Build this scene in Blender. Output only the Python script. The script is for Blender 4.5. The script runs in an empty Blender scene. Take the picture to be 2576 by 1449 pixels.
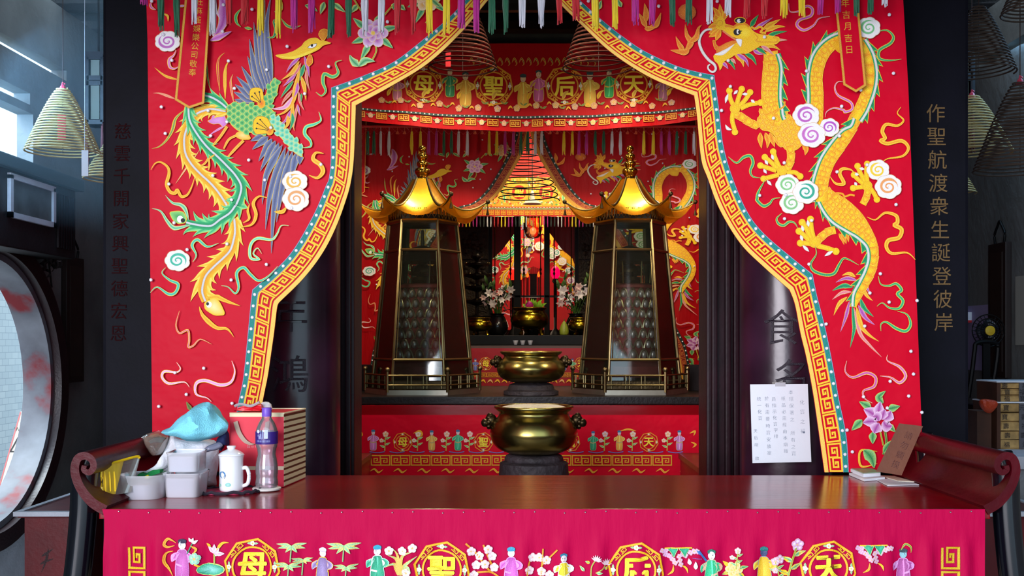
import bpy, bmesh, math, random
from mathutils import Vector, Matrix
from mathutils.geometry import tessellate_polygon
random.seed(7)
SC = bpy.context.scene
COL = SC.collection
PI = math.pi
# ------------------------------------------------------------------ camera
F, U0, V0, CH = 2600.0, 1322.0, 855.0, 1.558     # pixel focal length, principal axis, eye height
cd = bpy.data.cameras.new('camera'); cam = bpy.data.objects.new('camera', cd); COL.objects.link(cam)
cam.location = (0, 0, CH); cam.rotation_euler = (PI/2, 0, 0)
cd.sensor_width = 36; cd.lens = F/2576*36
cd.shift_x = -(U0-1288)/2576; cd.shift_y = (V0-724.5)/2576
cd.clip_start = 0.05
SC.camera = cam
# ------------------------------------------------------------------ world, daylight and hall fills
w = bpy.data.worlds.new('sky'); SC.world = w; w.use_nodes = True
bg = w.node_tree.nodes['Background']; bg.inputs[0].default_value = (0.6, 0.84, 1.0, 1); bg.inputs[1].default_value = 1.5
def lamp(name, kind, loc, target, energy, color=(1, 1, 1), size=1, sy=None, spot=None, rad=None):
    l = bpy.data.lights.new(name, kind); l.energy = energy; l.color = color
    if kind == 'AREA':
        l.size = size
        if sy: l.shape = 'RECTANGLE'; l.size_y = sy
    if spot: l.spot_size = spot; l.spot_blend = .6
    if rad is not None: l.shadow_soft_size = rad
    o = bpy.data.objects.new(name, l); COL.objects.link(o); o.location = loc
    d = Vector(target)-Vector(loc); o.rotation_euler = d.to_track_quat('-Z', 'Y').to_euler()
    return o
lamp('courtyard_daylight', 'AREA', (-3.6, -4.2, 2.6), (.0, 3.5, .9), 560, (1.0, .93, 1.0), 4.6, 3.4)
lamp('slit_daylight_left', 'AREA', (-2.98, 5.4, 2.85), (-1.9, 6.6, 2.0), 34, (.3, .62, 1.0), 1.6, .5)
lamp('slit_daylight_right', 'AREA', (2.98, 5.7, 3.3), (1.9, 5.9, 2.0), 16, (.3, .62, 1.0), 1.6, .3)
lamp('hall_fill_left', 'AREA', (-2.3, 6.0, 3.62), (-2.75, 6.4, 0), 8, (.62, .82, 1.0), .8, 2.2)  # added fill to lift the left hall wall; the ceiling has no opening here
lamp('hall_fill_right', 'AREA', (2.35, 5.9, 3.62), (2.75, 6.2, 0), 4.5, (.7, .86, 1.0), .8, 2.2)  # matching fill added for the right hall, under a closed ceiling
lamp('alley_daylight', 'AREA', (-4.1, 5.8, 4.6), (-4.4, 5.8, 0), 650, (.85, .95, 1.0), 1.3, 6)
SC.view_settings.view_transform = 'Standard'; SC.view_settings.look = 'None'
SC.view_settings.exposure = 0.45; SC.view_settings.gamma = 1
try: SC.view_settings.use_curve_mapping = False
except Exception: pass
# ------------------------------------------------------------------ helpers
def P(u, v, Y): return Vector(((u-U0)*Y/F, Y, CH-(v-V0)*Y/F))
def px(n, Y): return n*Y/F
def lin(c):
    out = []
    for x in c[:3]:
        x = x/255.0
        out.append(x/12.92 if x <= .04045 else ((x+.055)/1.055)**2.4)
    return (out[0], out[1], out[2], 1.0)
def S(t): return [tuple(float(k) for k in p.split(',')) for p in t.split()]
def Z(ox, oy, s): return lambda t: [(ox+x/s, oy+y/s) for x, y in S(t)]
def lerp(a, b, t): return a+(b-a)*t
def l2(p, q, t): return (p[0]+(q[0]-p[0])*t, p[1]+(q[1]-p[1])*t)
# materials
MATS = {}
def mat(name, rgb, rough=.5, metal=0, spec=.5, bump=0, bscale=60, var=0, vscale=8, coat=0, emit=0, sheen=0, stretch=None, bd=.02):
    if name in MATS: return MATS[name]
    m = bpy.data.materials.new(name); m.use_nodes = True; nt = m.node_tree; b = nt.nodes['Principled BSDF']
    c = lin(rgb); b.inputs['Base Color'].default_value = c; b.inputs['Roughness'].default_value = rough
    b.inputs['Metallic'].default_value = metal; b.inputs['Specular IOR Level'].default_value = spec
    if coat: b.inputs['Coat Weight'].default_value = coat; b.inputs['Coat Roughness'].default_value = .15
    if sheen: b.inputs['Sheen Weight'].default_value = sheen
    if emit: b.inputs['Emission Color'].default_value = c; b.inputs['Emission Strength'].default_value = emit
    tc = nt.nodes.new('ShaderNodeTexCoord'); mp = nt.nodes.new('ShaderNodeMapping'); nt.links.new(tc.outputs['Object'], mp.inputs[0])
    if stretch: mp.inputs['Scale'].default_value = stretch
    if var:
        n = nt.nodes.new('ShaderNodeTexNoise'); n.inputs['Scale'].default_value = vscale; n.inputs['Detail'].default_value = 5
        nt.links.new(mp.outputs[0], n.inputs['Vector'])
        r = nt.nodes.new('ShaderNodeValToRGB'); r.color_ramp.elements[0].position = .3; r.color_ramp.elements[1].position = .72
        r.color_ramp.elements[0].color = tuple(x*(1-var) for x in c[:3])+(1,); r.color_ramp.elements[1].color = tuple(min(1, x*(1+var)) for x in c[:3])+(1,)
        nt.links.new(n.outputs['Fac'], r.inputs[0]); nt.links.new(r.outputs[0], b.inputs['Base Color'])
    if bump:
        n2 = nt.nodes.new('ShaderNodeTexNoise'); n2.inputs['Scale'].default_value = bscale; n2.inputs['Detail'].default_value = 4
        nt.links.new(mp.outputs[0], n2.inputs['Vector'])
        bp = nt.nodes.new('ShaderNodeBump'); bp.inputs['Strength'].default_value = bump; bp.inputs['Distance'].default_value = bd
        nt.links.new(n2.outputs['Fac'], bp.inputs['Height']); nt.links.new(bp.outputs[0], b.inputs['Normal'])
    MATS[name] = m; return m
def glassmat(name, rgb, gloss=.12, rough=.03, tint=1.0, haze=0, hcol=(235, 235, 240)):
    if name in MATS: return MATS[name]
    m = bpy.data.materials.new(name); m.use_nodes = True; nt = m.node_tree; nt.nodes.clear()
    o = nt.nodes.new('ShaderNodeOutputMaterial'); t = nt.nodes.new('ShaderNodeBsdfTransparent'); g = nt.nodes.new('ShaderNodeBsdfGlossy')
    t.inputs[0].default_value = tuple(x*tint for x in lin(rgb)[:3])+(1,); g.inputs['Roughness'].default_value = rough; g.inputs[0].default_value = (1, 1, 1, 1)
    d = nt.nodes.new('ShaderNodeBsdfDiffuse'); d.inputs[0].default_value = lin(hcol); hz = nt.nodes.new('ShaderNodeMixShader'); hz.inputs[0].default_value = haze
    nt.links.new(t.outputs[0], hz.inputs[1]); nt.links.new(d.outputs[0], hz.inputs[2])
    f = nt.nodes.new('ShaderNodeFresnel'); f.inputs[0].default_value = 1.45
    a = nt.nodes.new('ShaderNodeMath'); a.operation = 'ADD'; a.inputs[1].default_value = gloss
    mx = nt.nodes.new('ShaderNodeMixShader'); nt.links.new(f.outputs[0], a.inputs[0]); nt.links.new(a.outputs[0], mx.inputs[0])
    nt.links.new(hz.outputs[0], mx.inputs[1]); nt.links.new(g.outputs[0], mx.inputs[2]); nt.links.new(mx.outputs[0], o.inputs[0])
    MATS[name] = m; return m
def embmat():
    m = bpy.data.materials.new('silk_embroidery'); m.use_nodes = True; nt = m.node_tree; b = nt.nodes['Principled BSDF']
    at = nt.nodes.new('ShaderNodeAttribute'); at.attribute_name = 'Col'
    nt.links.new(at.outputs['Color'], b.inputs['Base Color']); b.inputs['Roughness'].default_value = .42; b.inputs['Specular IOR Level'].default_value = .45
    tc = nt.nodes.new('ShaderNodeTexCoord'); n = nt.nodes.new('ShaderNodeTexNoise'); n.inputs['Scale'].default_value = 420; n.inputs['Detail'].default_value = 3
    nt.links.new(tc.outputs['Object'], n.inputs['Vector'])
    bp = nt.nodes.new('ShaderNodeBump'); bp.inputs['Strength'].default_value = .5; bp.inputs['Distance'].default_value = .004
    nt.links.new(n.outputs['Fac'], bp.inputs['Height']); nt.links.new(bp.outputs[0], b.inputs['Normal'])
    return m
EMB = embmat()
# objects
def thing(name, label, cat, loc=(0, 0, 0), group=None):
    o = bpy.data.objects.new(name, None); COL.objects.link(o); o.location = loc; o.empty_display_size = .05
    return tag(o, label, cat, group)
def tag(o, label, cat, group=None):
    o['label'] = label; o['category'] = cat
    if group: o['group'] = group
    return o
def adopt(o, parent):
    if parent is not None:
        o.parent = parent
        m = Matrix.Identity(4); p = parent
        while p is not None: m = Matrix.Translation(p.location) @ m; p = p.parent
        # everything is modelled in place: cancel the parents' offsets
        o.location = -Vector(m.translation)
    return o
def obj(name, me, m, parent=None, smooth=False):
    if isinstance(me, bmesh.types.BMesh):
        bm = me; me = bpy.data.meshes.new(name); bm.normal_update(); bm.to_mesh(me); bm.free()
    if isinstance(m, (list, tuple)):
        for k in m: me.materials.append(k)
    elif m: me.materials.append(m)
    if smooth:
        me.polygons.foreach_set('use_smooth', [True]*len(me.polygons))
        try: me.set_sharp_from_angle(angle=math.radians(40))
        except Exception: pass
    o = bpy.data.objects.new(name, me); COL.objects.link(o)
    return adopt(o, parent)
def struct(name, me, m):
    o = obj(name, me, m); o['kind'] = 'structure'; return o
BM = bmesh.new
def bx(bm, x0, x1, y0, y1, z0, z1, bev=0, M=None):
    v = [bm.verts.new(p) for p in ((x0, y0, z0), (x1, y0, z0), (x1, y1, z0), (x0, y1, z0), (x0, y0, z1), (x1, y0, z1), (x1, y1, z1), (x0, y1, z1))]
    fs = [bm.faces.new([v[i] for i in q]) for q in ((0, 3, 2, 1), (4, 5, 6, 7), (0, 1, 5, 4), (1, 2, 6, 5), (2, 3, 7, 6), (3, 0, 4, 7))]
    if bev:
        es = {e for f in fs for e in f.edges}
        r = bmesh.ops.bevel(bm, geom=list(es), offset=bev, segments=2, affect='EDGES', profile=.7)
        v = list({k for f in r['faces'] for k in f.verts} | {k for k in v if k.is_valid})
    if M is not None: bmesh.ops.transform(bm, matrix=M, verts=v)
    return bm
def box(*a, **k): return bx(BM(), *a, **k)
def tube(bm, pts, r, n=6, cap=True, closed=False):
    pts = [Vector(p) for p in pts]; N = len(pts); rings = []
    rr = r if isinstance(r, (list, tuple)) else [r]*N
    up = Vector((0, 0, 1))
    for i in range(N):
        a = pts[(i-1) % N] if (closed or i) else pts[0]; b = pts[(i+1) % N] if (closed or i < N-1) else pts[-1]
        t = (b-a)
        if t.length < 1e-9: t = Vector((0, 0, 1))
        t.normalize()
        s = t.cross(up)
        if s.length < 1e-3: s = t.cross(Vector((1, 0, 0)))
        s.normalize(); q = s.cross(t)
        rings.append([bm.verts.new(pts[i]+(s*math.cos(2*PI*k/n)+q*math.sin(2*PI*k/n))*rr[i]) for k in range(n)])
    for i in range(N if closed else N-1):
        A, B = rings[i], rings[(i+1) % N]
        for k in range(n): bm.faces.new((A[k], A[(k+1) % n], B[(k+1) % n], B[k]))
    if cap and not closed:
        bm.faces.new(rings[0][::-1]); bm.faces.new(rings[-1])
    return bm
def lathe(bm, prof, c, n=32, cap=True, sx=1, sy=1, a0=0):
    rings = []
    for r, z in prof:
        rings.append([bm.verts.new((c[0]+sx*r*math.cos(a0+2*PI*k/n), c[1]+sy*r*math.sin(a0+2*PI*k/n), c[2]+z)) for k in range(n)])
    for A, B in zip(rings, rings[1:]):
        for k in range(n): bm.faces.new((A[k], A[(k+1) % n], B[(k+1) % n], B[k]))
    if cap:
        bm.faces.new(rings[0][::-1]); bm.faces.new(rings[-1])
    return bm
def ball(bm, c, r, n=12, sq=(1, 1, 1)):
    m = Matrix.Translation(c) @ Matrix.Diagonal((r*sq[0], r*sq[1], r*sq[2], 1))
    bmesh.ops.create_uvsphere(bm, u_segments=n, v_segments=max(6, n//2+2), radius=1, matrix=m); return bm
def cr(pts, closed=False, n=6):
    """Catmull-Rom through the points"""
    N = len(pts); out = []
    if N < 3: return [l2(pts[0], pts[-1], i/n) for i in range(n+1)] if not closed else list(pts)
    for i in range(N if closed else N-1):
        p0 = pts[(i-1) % N] if (closed or i) else pts[0]; p1 = pts[i]; p2 = pts[(i+1) % N]
        p3 = pts[(i+2) % N] if (closed or i+2 < N) else pts[-1]
        for k in range(n):
            t = k/n; t2 = t*t; t3 = t2*t
            out.append(tuple(.5*((2*p1[d])+(-p0[d]+p2[d])*t+(2*p0[d]-5*p1[d]+4*p2[d]-p3[d])*t2+(-p0[d]+3*p1[d]-3*p2[d]+p3[d])*t3) for d in range(len(p1))))
    if not closed: out.append(tuple(pts[-1]))
    return out
def prism(bm, loops, fn, d0, d1):
    """polygon with holes in 2D (first loop outer), fn(x,y,d)->3D, extruded between d0 and d1"""
    vl = [[Vector((p[0], p[1], 0)) for p in lp] for lp in loops]
    tri = tessellate_polygon(vl); flat = [p for lp in loops for p in lp]
    A = [bm.verts.new(fn(p[0], p[1], d0)) for p in flat]; B = [bm.verts.new(fn(p[0], p[1], d1)) for p in flat]
    for t in tri:
        try: bm.faces.new([A[i] for i in t]); bm.faces.new([B[i] for i in t][::-1])
        except ValueError: pass
    o = 0
    for lp in loops:
        n = len(lp)
        for k in range(n):
            i, j = o+k, o+(k+1) % n
            try: bm.faces.new((A[i], A[j], B[j], B[i]))
            except ValueError: pass
        o += n
    bmesh.ops.recalc_face_normals(bm, faces=bm.faces[:])
    return bm
def thick(b, d):
    """give a cloth sheet its thickness"""
    r = bmesh.ops.extrude_face_region(b, geom=b.faces[:], use_keep_orig=True)
    bmesh.ops.translate(b, vec=d, verts=[v for v in r['geom'] if isinstance(v, bmesh.types.BMVert)])
    bmesh.ops.recalc_face_normals(b, faces=b.faces[:]); return b
def inside(p, poly):
    x, y = p; c = False; n = len(poly); j = n-1
    for i in range(n):
        xi, yi = poly[i]; xj, yj = poly[j]
        if (yi > y) != (yj > y) and x < (xj-xi)*(y-yi)/(yj-yi)+xi: c = not c
        j = i
    return c
GLY = {}
def glyph(ch, off=.0):
    k = (ch, off)
    if k not in GLY:
        c = bpy.data.curves.new('t', 'FONT'); c.body = ch; c.size = 1; c.align_x = 'CENTER'; c.fill_mode = 'FRONT'; c.offset = off; c.resolution_u = 3
        o = bpy.data.objects.new('t', c); COL.objects.link(o)
        dg = bpy.context.evaluated_depsgraph_get(); dg.update(); e = o.evaluated_get(dg); me = e.to_mesh()
        vs = [(v.co.x, v.co.y) for v in me.vertices]; fs = [tuple(f.vertices) for f in me.polygons]; e.to_mesh_clear()
        bpy.data.objects.remove(o); bpy.data.curves.remove(c)
        if vs:
            cx = (min(v[0] for v in vs)+max(v[0] for v in vs))/2; cy = (min(v[1] for v in vs)+max(v[1] for v in vs))/2
            vs = [(v[0]-cx, v[1]-cy) for v in vs]
        GLY[k] = (vs, fs)
    return GLY[k]
# ------------------------------------------------------------------ embroidery drawing on a hanging cloth
def chaikin(p, it=2):
    for _ in range(it):
        q = []
        for i in range(len(p)): a, b = p[i], p[(i+1) % len(p)]; q += [l2(a, b, .18), l2(a, b, .82)]
        p = q
    return p
class Art:
    def __init__(s, Y, base=.0015, xf=None, clip=None, pt=None, split=False):
        s.Y = Y; s.off = base; s.xf = xf; s.clip = clip; s.v = []; s.f = []; s.c = []; s.pt = pt; s.split = split; s.depth = 0; s.parts = []
    def begin(s, name): s.keep = (s.v, s.f, s.c); s.v, s.f, s.c = [], [], []; s.depth = 1; s.nm = name
    def end(s):
        if s.f: s.parts.append((s.nm, s.v, s.f, s.c))
        s.v, s.f, s.c = s.keep; s.depth = 0
    def add(s, verts, faces, cols):
        s.off += .0000014
        if s.xf: verts = [s.xf(*p) for p in verts]
        if s.clip:
            ok = [inside(p, s.clip) for p in verts]; faces = [f for f in faces if all(ok[i] for i in f)]
            if not faces: return
        b = len(s.v); k = 6e-7 if len(verts) > 36 else 0; s.v += [(p[0], p[1], s.off+i*k) for i, p in enumerate(verts)]; s.off += k*len(verts)
        s.f += [tuple(i+b for i in f) for f in faces]; s.c += cols
    def fill(s, pts, col, edge=None, ew=2.0, sm=True, cc=None):
        p = chaikin(pts) if sm else list(pts)
        c = (sum(q[0] for q in p)/len(p), sum(q[1] for q in p)/len(p)); n = len(p)
        sg = [(p[i][0]-c[0])*(p[(i+1) % n][1]-c[1])-(p[i][1]-c[1])*(p[(i+1) % n][0]-c[0]) for i in range(n)]
        if cc is not None and not (all(x > -1e-6 for x in sg) or all(x < 1e-6 for x in sg)): col = tuple((x+y*2)/3 for x, y in zip(col, cc)); cc = None
        if cc is not None:
            s.add(p+[c], [(i, (i+1) % n, n) for i in range(n)], [lin(col)]*n+[lin(cc)])
        else:
            t = tessellate_polygon([[Vector((q[0], q[1], 0)) for q in p]]); s.add(p, [tuple(k) for k in t], [lin(col)]*len(p))
        if edge: s.stroke(p+[p[0]], ew, edge, sm=False)
    def stroke(s, pts, w, col, ec=None, t0=1, t1=1, sm=True, prof=None, n=5):
        p = cr(pts, False, n) if sm else list(pts)
        q = [p[0]]
        for k in p[1:]:
            if abs(k[0]-q[-1][0])+abs(k[1]-q[-1][1]) > 1e-4: q.append(k)
        p = q; N = len(p)
        if N < 2: return
        d = [0]
        for a, b in zip(p, p[1:]): d.append(d[-1]+math.hypot(b[0]-a[0], b[1]-a[1]))
        V = []; C = []; ci = lin(col); ce = lin(ec or col)
        for i in range(N):
            a = p[max(0, i-1)]; b = p[min(N-1, i+1)]; m = p[i]
            d1 = (m[0]-a[0], m[1]-a[1]); d2 = (b[0]-m[0], b[1]-m[1]); L1 = math.hypot(*d1); L2 = math.hypot(*d2)
            if L1 < 1e-9: d1, L1 = d2, L2
            if L2 < 1e-9: d2, L2 = d1, L1
            n1 = (-d1[1]/L1, d1[0]/L1); n2 = (-d2[1]/L2, d2[0]/L2); nn = (n1[0]+n2[0], n1[1]+n2[1]); L = math.hypot(*nn)
            if L < .3: nn = n1; k = 1
            else: nn = (nn[0]/L, nn[1]/L); k = min(1.6, 1/max(.3, nn[0]*n1[0]+nn[1]*n1[1]))
            t = d[i]/d[-1]
            h = w/2*k*(prof(t) if prof else (lerp(t0, 1, min(1, t/.35)) * lerp(t1, 1, min(1, (1-t)/.35))))
            V += [(m[0]+nn[0]*h, m[1]+nn[1]*h), m, (m[0]-nn[0]*h, m[1]-nn[1]*h)]; C += [ce, ci, ce]
        s.add(V, [(3*i+k, 3*i+k+1, 3*i+k+4, 3*i+k+3) for i in range(N-1) for k in (0, 1)], C)
    def leaf(s, pts, w, *k, **q):
        if s.split != 'leaves' or s.depth: return s.leaf_(pts, w, *k, **q)
        s.begin('leaf_motif'); s.leaf_(pts, w, *k, **q); s.end()
    def leaf_(s, pts, w, col, ec=None, edge=None, ew=1.6, back=.35, sm=True):
        p = cr(pts, False, 5) if len(pts) > 2 else [l2(pts[0], pts[-1], i/7) for i in range(8)]
        pr = lambda t: max(.04, (min(1, t/back)**.6 if t < back else (max(0, (1-t)/(1-back)))**.75))
        if edge: s.stroke(p, w+2*ew, edge, sm=False, prof=pr)
        s.stroke(p, w, col, ec, sm=False, prof=pr)
    def ell(s, u, v, rx, ry, col, cc=None, edge=None, ew=2, rot=0, n=14):
        c, q = math.cos(rot), math.sin(rot); P_ = []
        for k in range(n):
            a = 2*PI*k/n; x, y = rx*math.cos(a), ry*math.sin(a); P_.append((u+x*c-y*q, v+x*q+y*c))
        s.fill(P_, col, edge, ew, sm=False, cc=cc if cc is not None else col)
    def cloud(s, *k, **q):
        if not s.split or s.depth: return s.cloud_(*k, **q)
        s.begin('cloud_motif'); s.cloud_(*k, **q); s.end()
    def cloud_(s, u, v, r, c1, rot=0, ec=(245, 240, 240), lobes=7, sq=.9, turns=1.75, flip=1):
        pts = []
        for k in range(lobes*6):
            a = 2*PI*k/(lobes*6); rr = r*(1+.09*abs(math.sin(a*lobes/2))-.05); pts.append((u+rr*math.cos(a), v+rr*sq*math.sin(a)))
        n = len(pts); R = [[l2((u, v), q, f) for q in pts] for f in (.02, .35, .7, 1)]
        s.add([q for r_ in R for q in r_], [(j*n+i, j*n+(i+1) % n, (j+1)*n+(i+1) % n, (j+1)*n+i) for j in range(3) for i in range(n)], [lin(ec)]*4*n); s.stroke(pts+[pts[0]], 1.2, (225, 190, 150), sm=False)
        sp = []
        N = 40
        for k in range(N+1):
            t = k/N; a = rot+flip*2*PI*turns*t; rr = r*(.10+.62*t); sp.append((u+rr*math.cos(a), v+rr*sq*math.sin(a)))
        s.stroke(sp, r*.215, c1, tuple(min(255, int(x*.75+60)) for x in c1), sm=False, prof=lambda t: .45+.75*t if t < .8 else max(.05, 1.05*(1-t)/.2))
    def text(s, ch, u, v, size, col, off=.0, sx=1.0, rot=0):
        if off > .015:
            for k in range(6): s.text(ch, u+off*size*.9*math.cos(k*PI/3), v+off*size*.9*math.sin(k*PI/3), size, col, 0, sx, rot)
        vs, fs = glyph(ch, min(off, 0))
        c, q = math.cos(rot), math.sin(rot)
        s.add([(u+(x*c-y*q)*size*sx, v-(x*q+y*c)*size) for x, y in vs], fs, [lin(col)]*len(vs))
    def build(s, name, parent, material=None):
        for nm, v, f, c in s.parts:
            k = Art(s.Y, pt=s.pt); k.v, k.f, k.c = v, f, c; k.build(nm, parent, material)
        if s.parts and not s.f: return None
        me = bpy.data.meshes.new(name); f = s.pt or (lambda u, v, o: P(u, v, s.Y)-Vector((0, o, 0)))
        me.from_pydata([f(*k) for k in s.v], [], s.f)
        at = me.color_attributes.new('Col', 'FLOAT_COLOR', 'POINT')
        at.data.foreach_set('color', [x for c in s.c for x in c]); me.update()
        # front faces look towards the hall
        bm = BM(); bm.from_mesh(me)
        for fa in bm.faces:
            fa.normal_update()
            if fa.normal.y > 0: fa.normal_flip()
        bm.to_mesh(me); bm.free()
        return obj(name, me, material or EMB, parent)
GOLD = (248, 198, 30); DGOLD = (215, 155, 20); YEL = (255, 215, 15); ORA = (245, 145, 15); GRN = (10, 150, 85); LGRN = (130, 220, 160); PALE = (205, 235, 190)
TEAL = (0, 135, 125); PUR = (190, 75, 175); LPUR = (225, 160, 220); PINK = (235, 130, 140); WHT = (245, 242, 240); GREY = (98, 108, 138); BLK = (20, 15, 18); RED = (200, 10, 40)
# ------------------------------------------------------------------ embroidered motifs (drawn in the cloth's own flat layout)
def motifpart(name):
    """a motif becomes a part of its own on cloths seen large"""
    def deco(fn):
        def w_(a, *k, **q):
            if not a.split or a.depth: return fn(a, *k, **q)
            a.begin(name); fn(a, *k, **q); a.end()
        return w_
    return deco
def arcpts(p):
    d = [0]
    for a, b in zip(p, p[1:]): d.append(d[-1]+math.hypot(b[0]-a[0], b[1]-a[1]))
    return d
def resample(p, n):
    d = arcpts(p); out = []; j = 0
    for i in range(n+1):
        s = d[-1]*i/n
        while j < len(p)-2 and d[j+1] < s: j += 1
        L = d[j+1]-d[j]; out.append(l2(p[j], p[j+1], (s-d[j])/L if L else 0))
    return out
def normals(p):
    o = []
    for i in range(len(p)):
        a = p[max(0, i-1)]; b = p[min(len(p)-1, i+1)]; L = math.hypot(b[0]-a[0], b[1]-a[1]) or 1
        o.append(((b[1]-a[1])/L, -(b[0]-a[0])/L, (b[0]-a[0])/L, (b[1]-a[1])/L))
    return o
def plume(a, pts, hw, col, mid, edge, stem=(225, 222, 225), step=None, taper=(.7, 1)):
    """flame-edged tail feather: barbs sweep towards the end of the path"""
    p = resample(cr(pts, False, 8), 80); d = arcpts(p); L = d[-1]; nb = max(3, int(L/(step or hw*1.12)))
    def at(s, o):
        s = max(0, min(L*.9999, s)); j = min(79, int(s/L*80)); k = s/L*80-j; q = l2(p[j], p[j+1], k); b, c = p[j+1], p[j]; m = math.hypot(b[0]-c[0], b[1]-c[1]) or 1
        return (q[0]+(b[1]-c[1])/m*o, q[1]-(b[0]-c[0])/m*o)
    st = L/nb
    for ps in (0, 1):
        for sd in (1, -1):
            for k in range(nb-1, -1, -1):
                s0 = st*(k+(.45 if sd < 0 else 0)); w = hw*lerp(taper[0], taper[1], k/nb)
                if s0+st*1.0 > L: continue
                path = cr([at(s0-.5*st, sd*w*.12), at(s0+.35*st, sd*w*.55), at(s0+.78*st, sd*w*.98), at(s0+1.1*st, sd*w*1.5)], False, 4)
                pr = lambda t: max(.03, 1-.25*t if t < .3 else .92*(1-((t-.3)/.7))**.95)
                if ps == 0: a.stroke(path, w*.82+3, GOLD, sm=False, prof=pr)
                else: a.stroke(path, w*.82, mid, edge, sm=False, prof=pr)
    a.stroke(p, hw*1.05, col, mid, sm=False, t0=.5, t1=.7); a.stroke(p, 5, stem, (190, 200, 205), sm=False)
@motifpart('ribbon_scroll')
def ribbon(a, pts, w=7, c=GRN, e=GOLD): a.stroke(pts, w+2.4, e, t0=.15, t1=.15); a.stroke(pts, w, c, tuple(min(255, x+50) for x in c), t0=.1, t1=.1)
@motifpart('peony_motif')
def peony(a, u, v, r, c=PUR, e=(245, 215, 235), leaves=True, stem=True, rot=0):
    if stem: a.stroke([(u, v+r*.5), (u+r*.25, v+r*1.3), (u-r*.1, v+r*2.1)], r*.12, (60, 160, 80), GOLD)
    if leaves:
        for an, L in ((-2.6, 1.9), (-.35, 2.0), (.55, 1.9), (2.6, 1.8), (-1.3, 1.6), (1.9, 2.3)):
            b = (u+r*.7*math.cos(an), v+r*.7*math.sin(an)); t = (u+r*L*math.cos(an+.1), v+r*L*math.sin(an+.1))
            a.leaf([b, t], r*.5, (20, 140, 80), (150, 215, 150), GOLD, 1.2)
    for ring, (rr, n, sz) in enumerate(((.62, 6, .55), (.3, 5, .4))):
        for k in range(n):
            an = rot+2*PI*k/n+ring*.5; a.ell(u+r*rr*math.cos(an), v+r*rr*math.sin(an), r*sz, r*sz*.8, e, c, (240, 190, 140), 1, an)
    a.ell(u, v, r*.16, r*.16, (250, 220, 120), GOLD)
def scales(a, poly, sz, c1, c2, ang=0, edge=GOLD, sq=1.0):
    us = [p[0] for p in poly]; vs = [p[1] for p in poly]; c, s = math.cos(ang), math.sin(ang)
    cx, cy = sum(us)/len(us), sum(vs)/len(vs); R = max(max(us)-min(us), max(vs)-min(vs))
    n = int(R/sz)+2
    for j in range(n, -n-1, -1):
        for i in range(-n, n+1):
            x, y = (i+.5*(j % 2))*sz, j*sz*.72*sq
            q = (cx+x*c-y*s, cy+x*s+y*c)
            if not inside(q, poly): continue
            sc = [(-.5, -.45), (-.5, .05), (-.32, .38), (0, .55), (.32, .38), (.5, .05), (.5, -.45)]
            pts = [(q[0]+(m*c-k*s)*sz, q[1]+(m*s+k*c)*sz) for m, k in sc]
            a.fill(pts, c2, None, sm=False, cc=c1); a.stroke(pts, max(.8, sz*.07), edge, sm=False)
def bodypoly(path):
    """outline of a tapering body from (u,v,halfwidth) stations"""
    p = cr(path, False, 8); n = normals(p); L = [(q[0]+m[0]*q[2], q[1]+m[1]*q[2]) for q, m in zip(p, n)]; R = [(q[0]-m[0]*q[2], q[1]-m[1]*q[2]) for q, m in zip(p, n)]
    return p, L, R
def dbody(a, path, fin, sz=15, fw=15):
    p, L, R = bodypoly(path); N = len(p)
    V = []; C = []
    for l, m, r in zip(L, p, R): V += [l, (m[0], m[1]), r]; C += [lin((240, 165, 8)), lin((255, 215, 15)), lin((240, 165, 8))]
    a.add(V, [(3*i+k, 3*i+k+1, 3*i+k+4, 3*i+k+3) for i in range(N-1) for k in (0, 1)], C)
    d = arcpts(p); j = 0; s = 0
    # scale rows follow the body
    row = 0
    while s < d[-1]-sz*.5:
        while j < N-2 and d[j+1] < s: j += 1
        q = p[j]; nx = normals(p[max(0, j-1):j+2])[min(1, j)]; h = q[2]; k = max(1, int(2*h/sz)); t0 = -(k-1)/2+(.5 if row % 2 else 0)
        for i in range(k if not row % 2 else k-1):
            o = (t0+i)*2*h/k*.96; c = (q[0]+nx[0]*o, q[1]+nx[1]*o); w = h/k
            pts = [(c[0]+nx[0]*x*w+nx[2]*y*w, c[1]+nx[1]*x*w+nx[3]*y*w) for x, y in ((-1, -.9), (-.95, .1), (-.6, .8), (0, 1.1), (.6, .8), (.95, .1), (1, -.9))]
            a.fill(pts, (240, 145, 8), None, sm=False, cc=(255, 220, 25)); a.stroke(pts, 1.1, (252, 212, 60), sm=False)
        s += sz*.8; row += 1
    if fin:
        E = L if fin > 0 else R; n = normals(p); ed = arcpts(E); k0 = 0; tl = fw*2.5
        a.stroke(E, fw*.9, (10, 130, 75), (30, 170, 100), sm=False)
        for i in range(1, len(E)):
            if ed[i]-ed[k0] < tl and i < len(E)-1: continue
            b0, b1 = E[k0], E[i]; m = n[i]; h = fw*min(1, (ed[i]-ed[k0])/tl); mid_ = l2(b0, b1, .5)
            tip = (b1[0]+fin*m[0]*h*1.25+m[2]*h*.35, b1[1]+fin*m[1]*h*1.25+m[3]*h*.35); bl = (mid_[0]+fin*m[0]*h*.62, mid_[1]+fin*m[1]*h*.62); inn = (b1[0]+fin*m[0]*h*.45-m[2]*h*.1, b1[1]+fin*m[1]*h*.45-m[3]*h*.1)
            a.fill([b0, bl, tip, inn, b1], (20, 165, 95), None, sm=False, cc=(0, 120, 70)); a.stroke([b0, bl, tip, inn], 1.7, GOLD, sm=False); k0 = i
        a.stroke(E, 6, (230, 228, 222), (195, 195, 190), sm=False)
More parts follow.
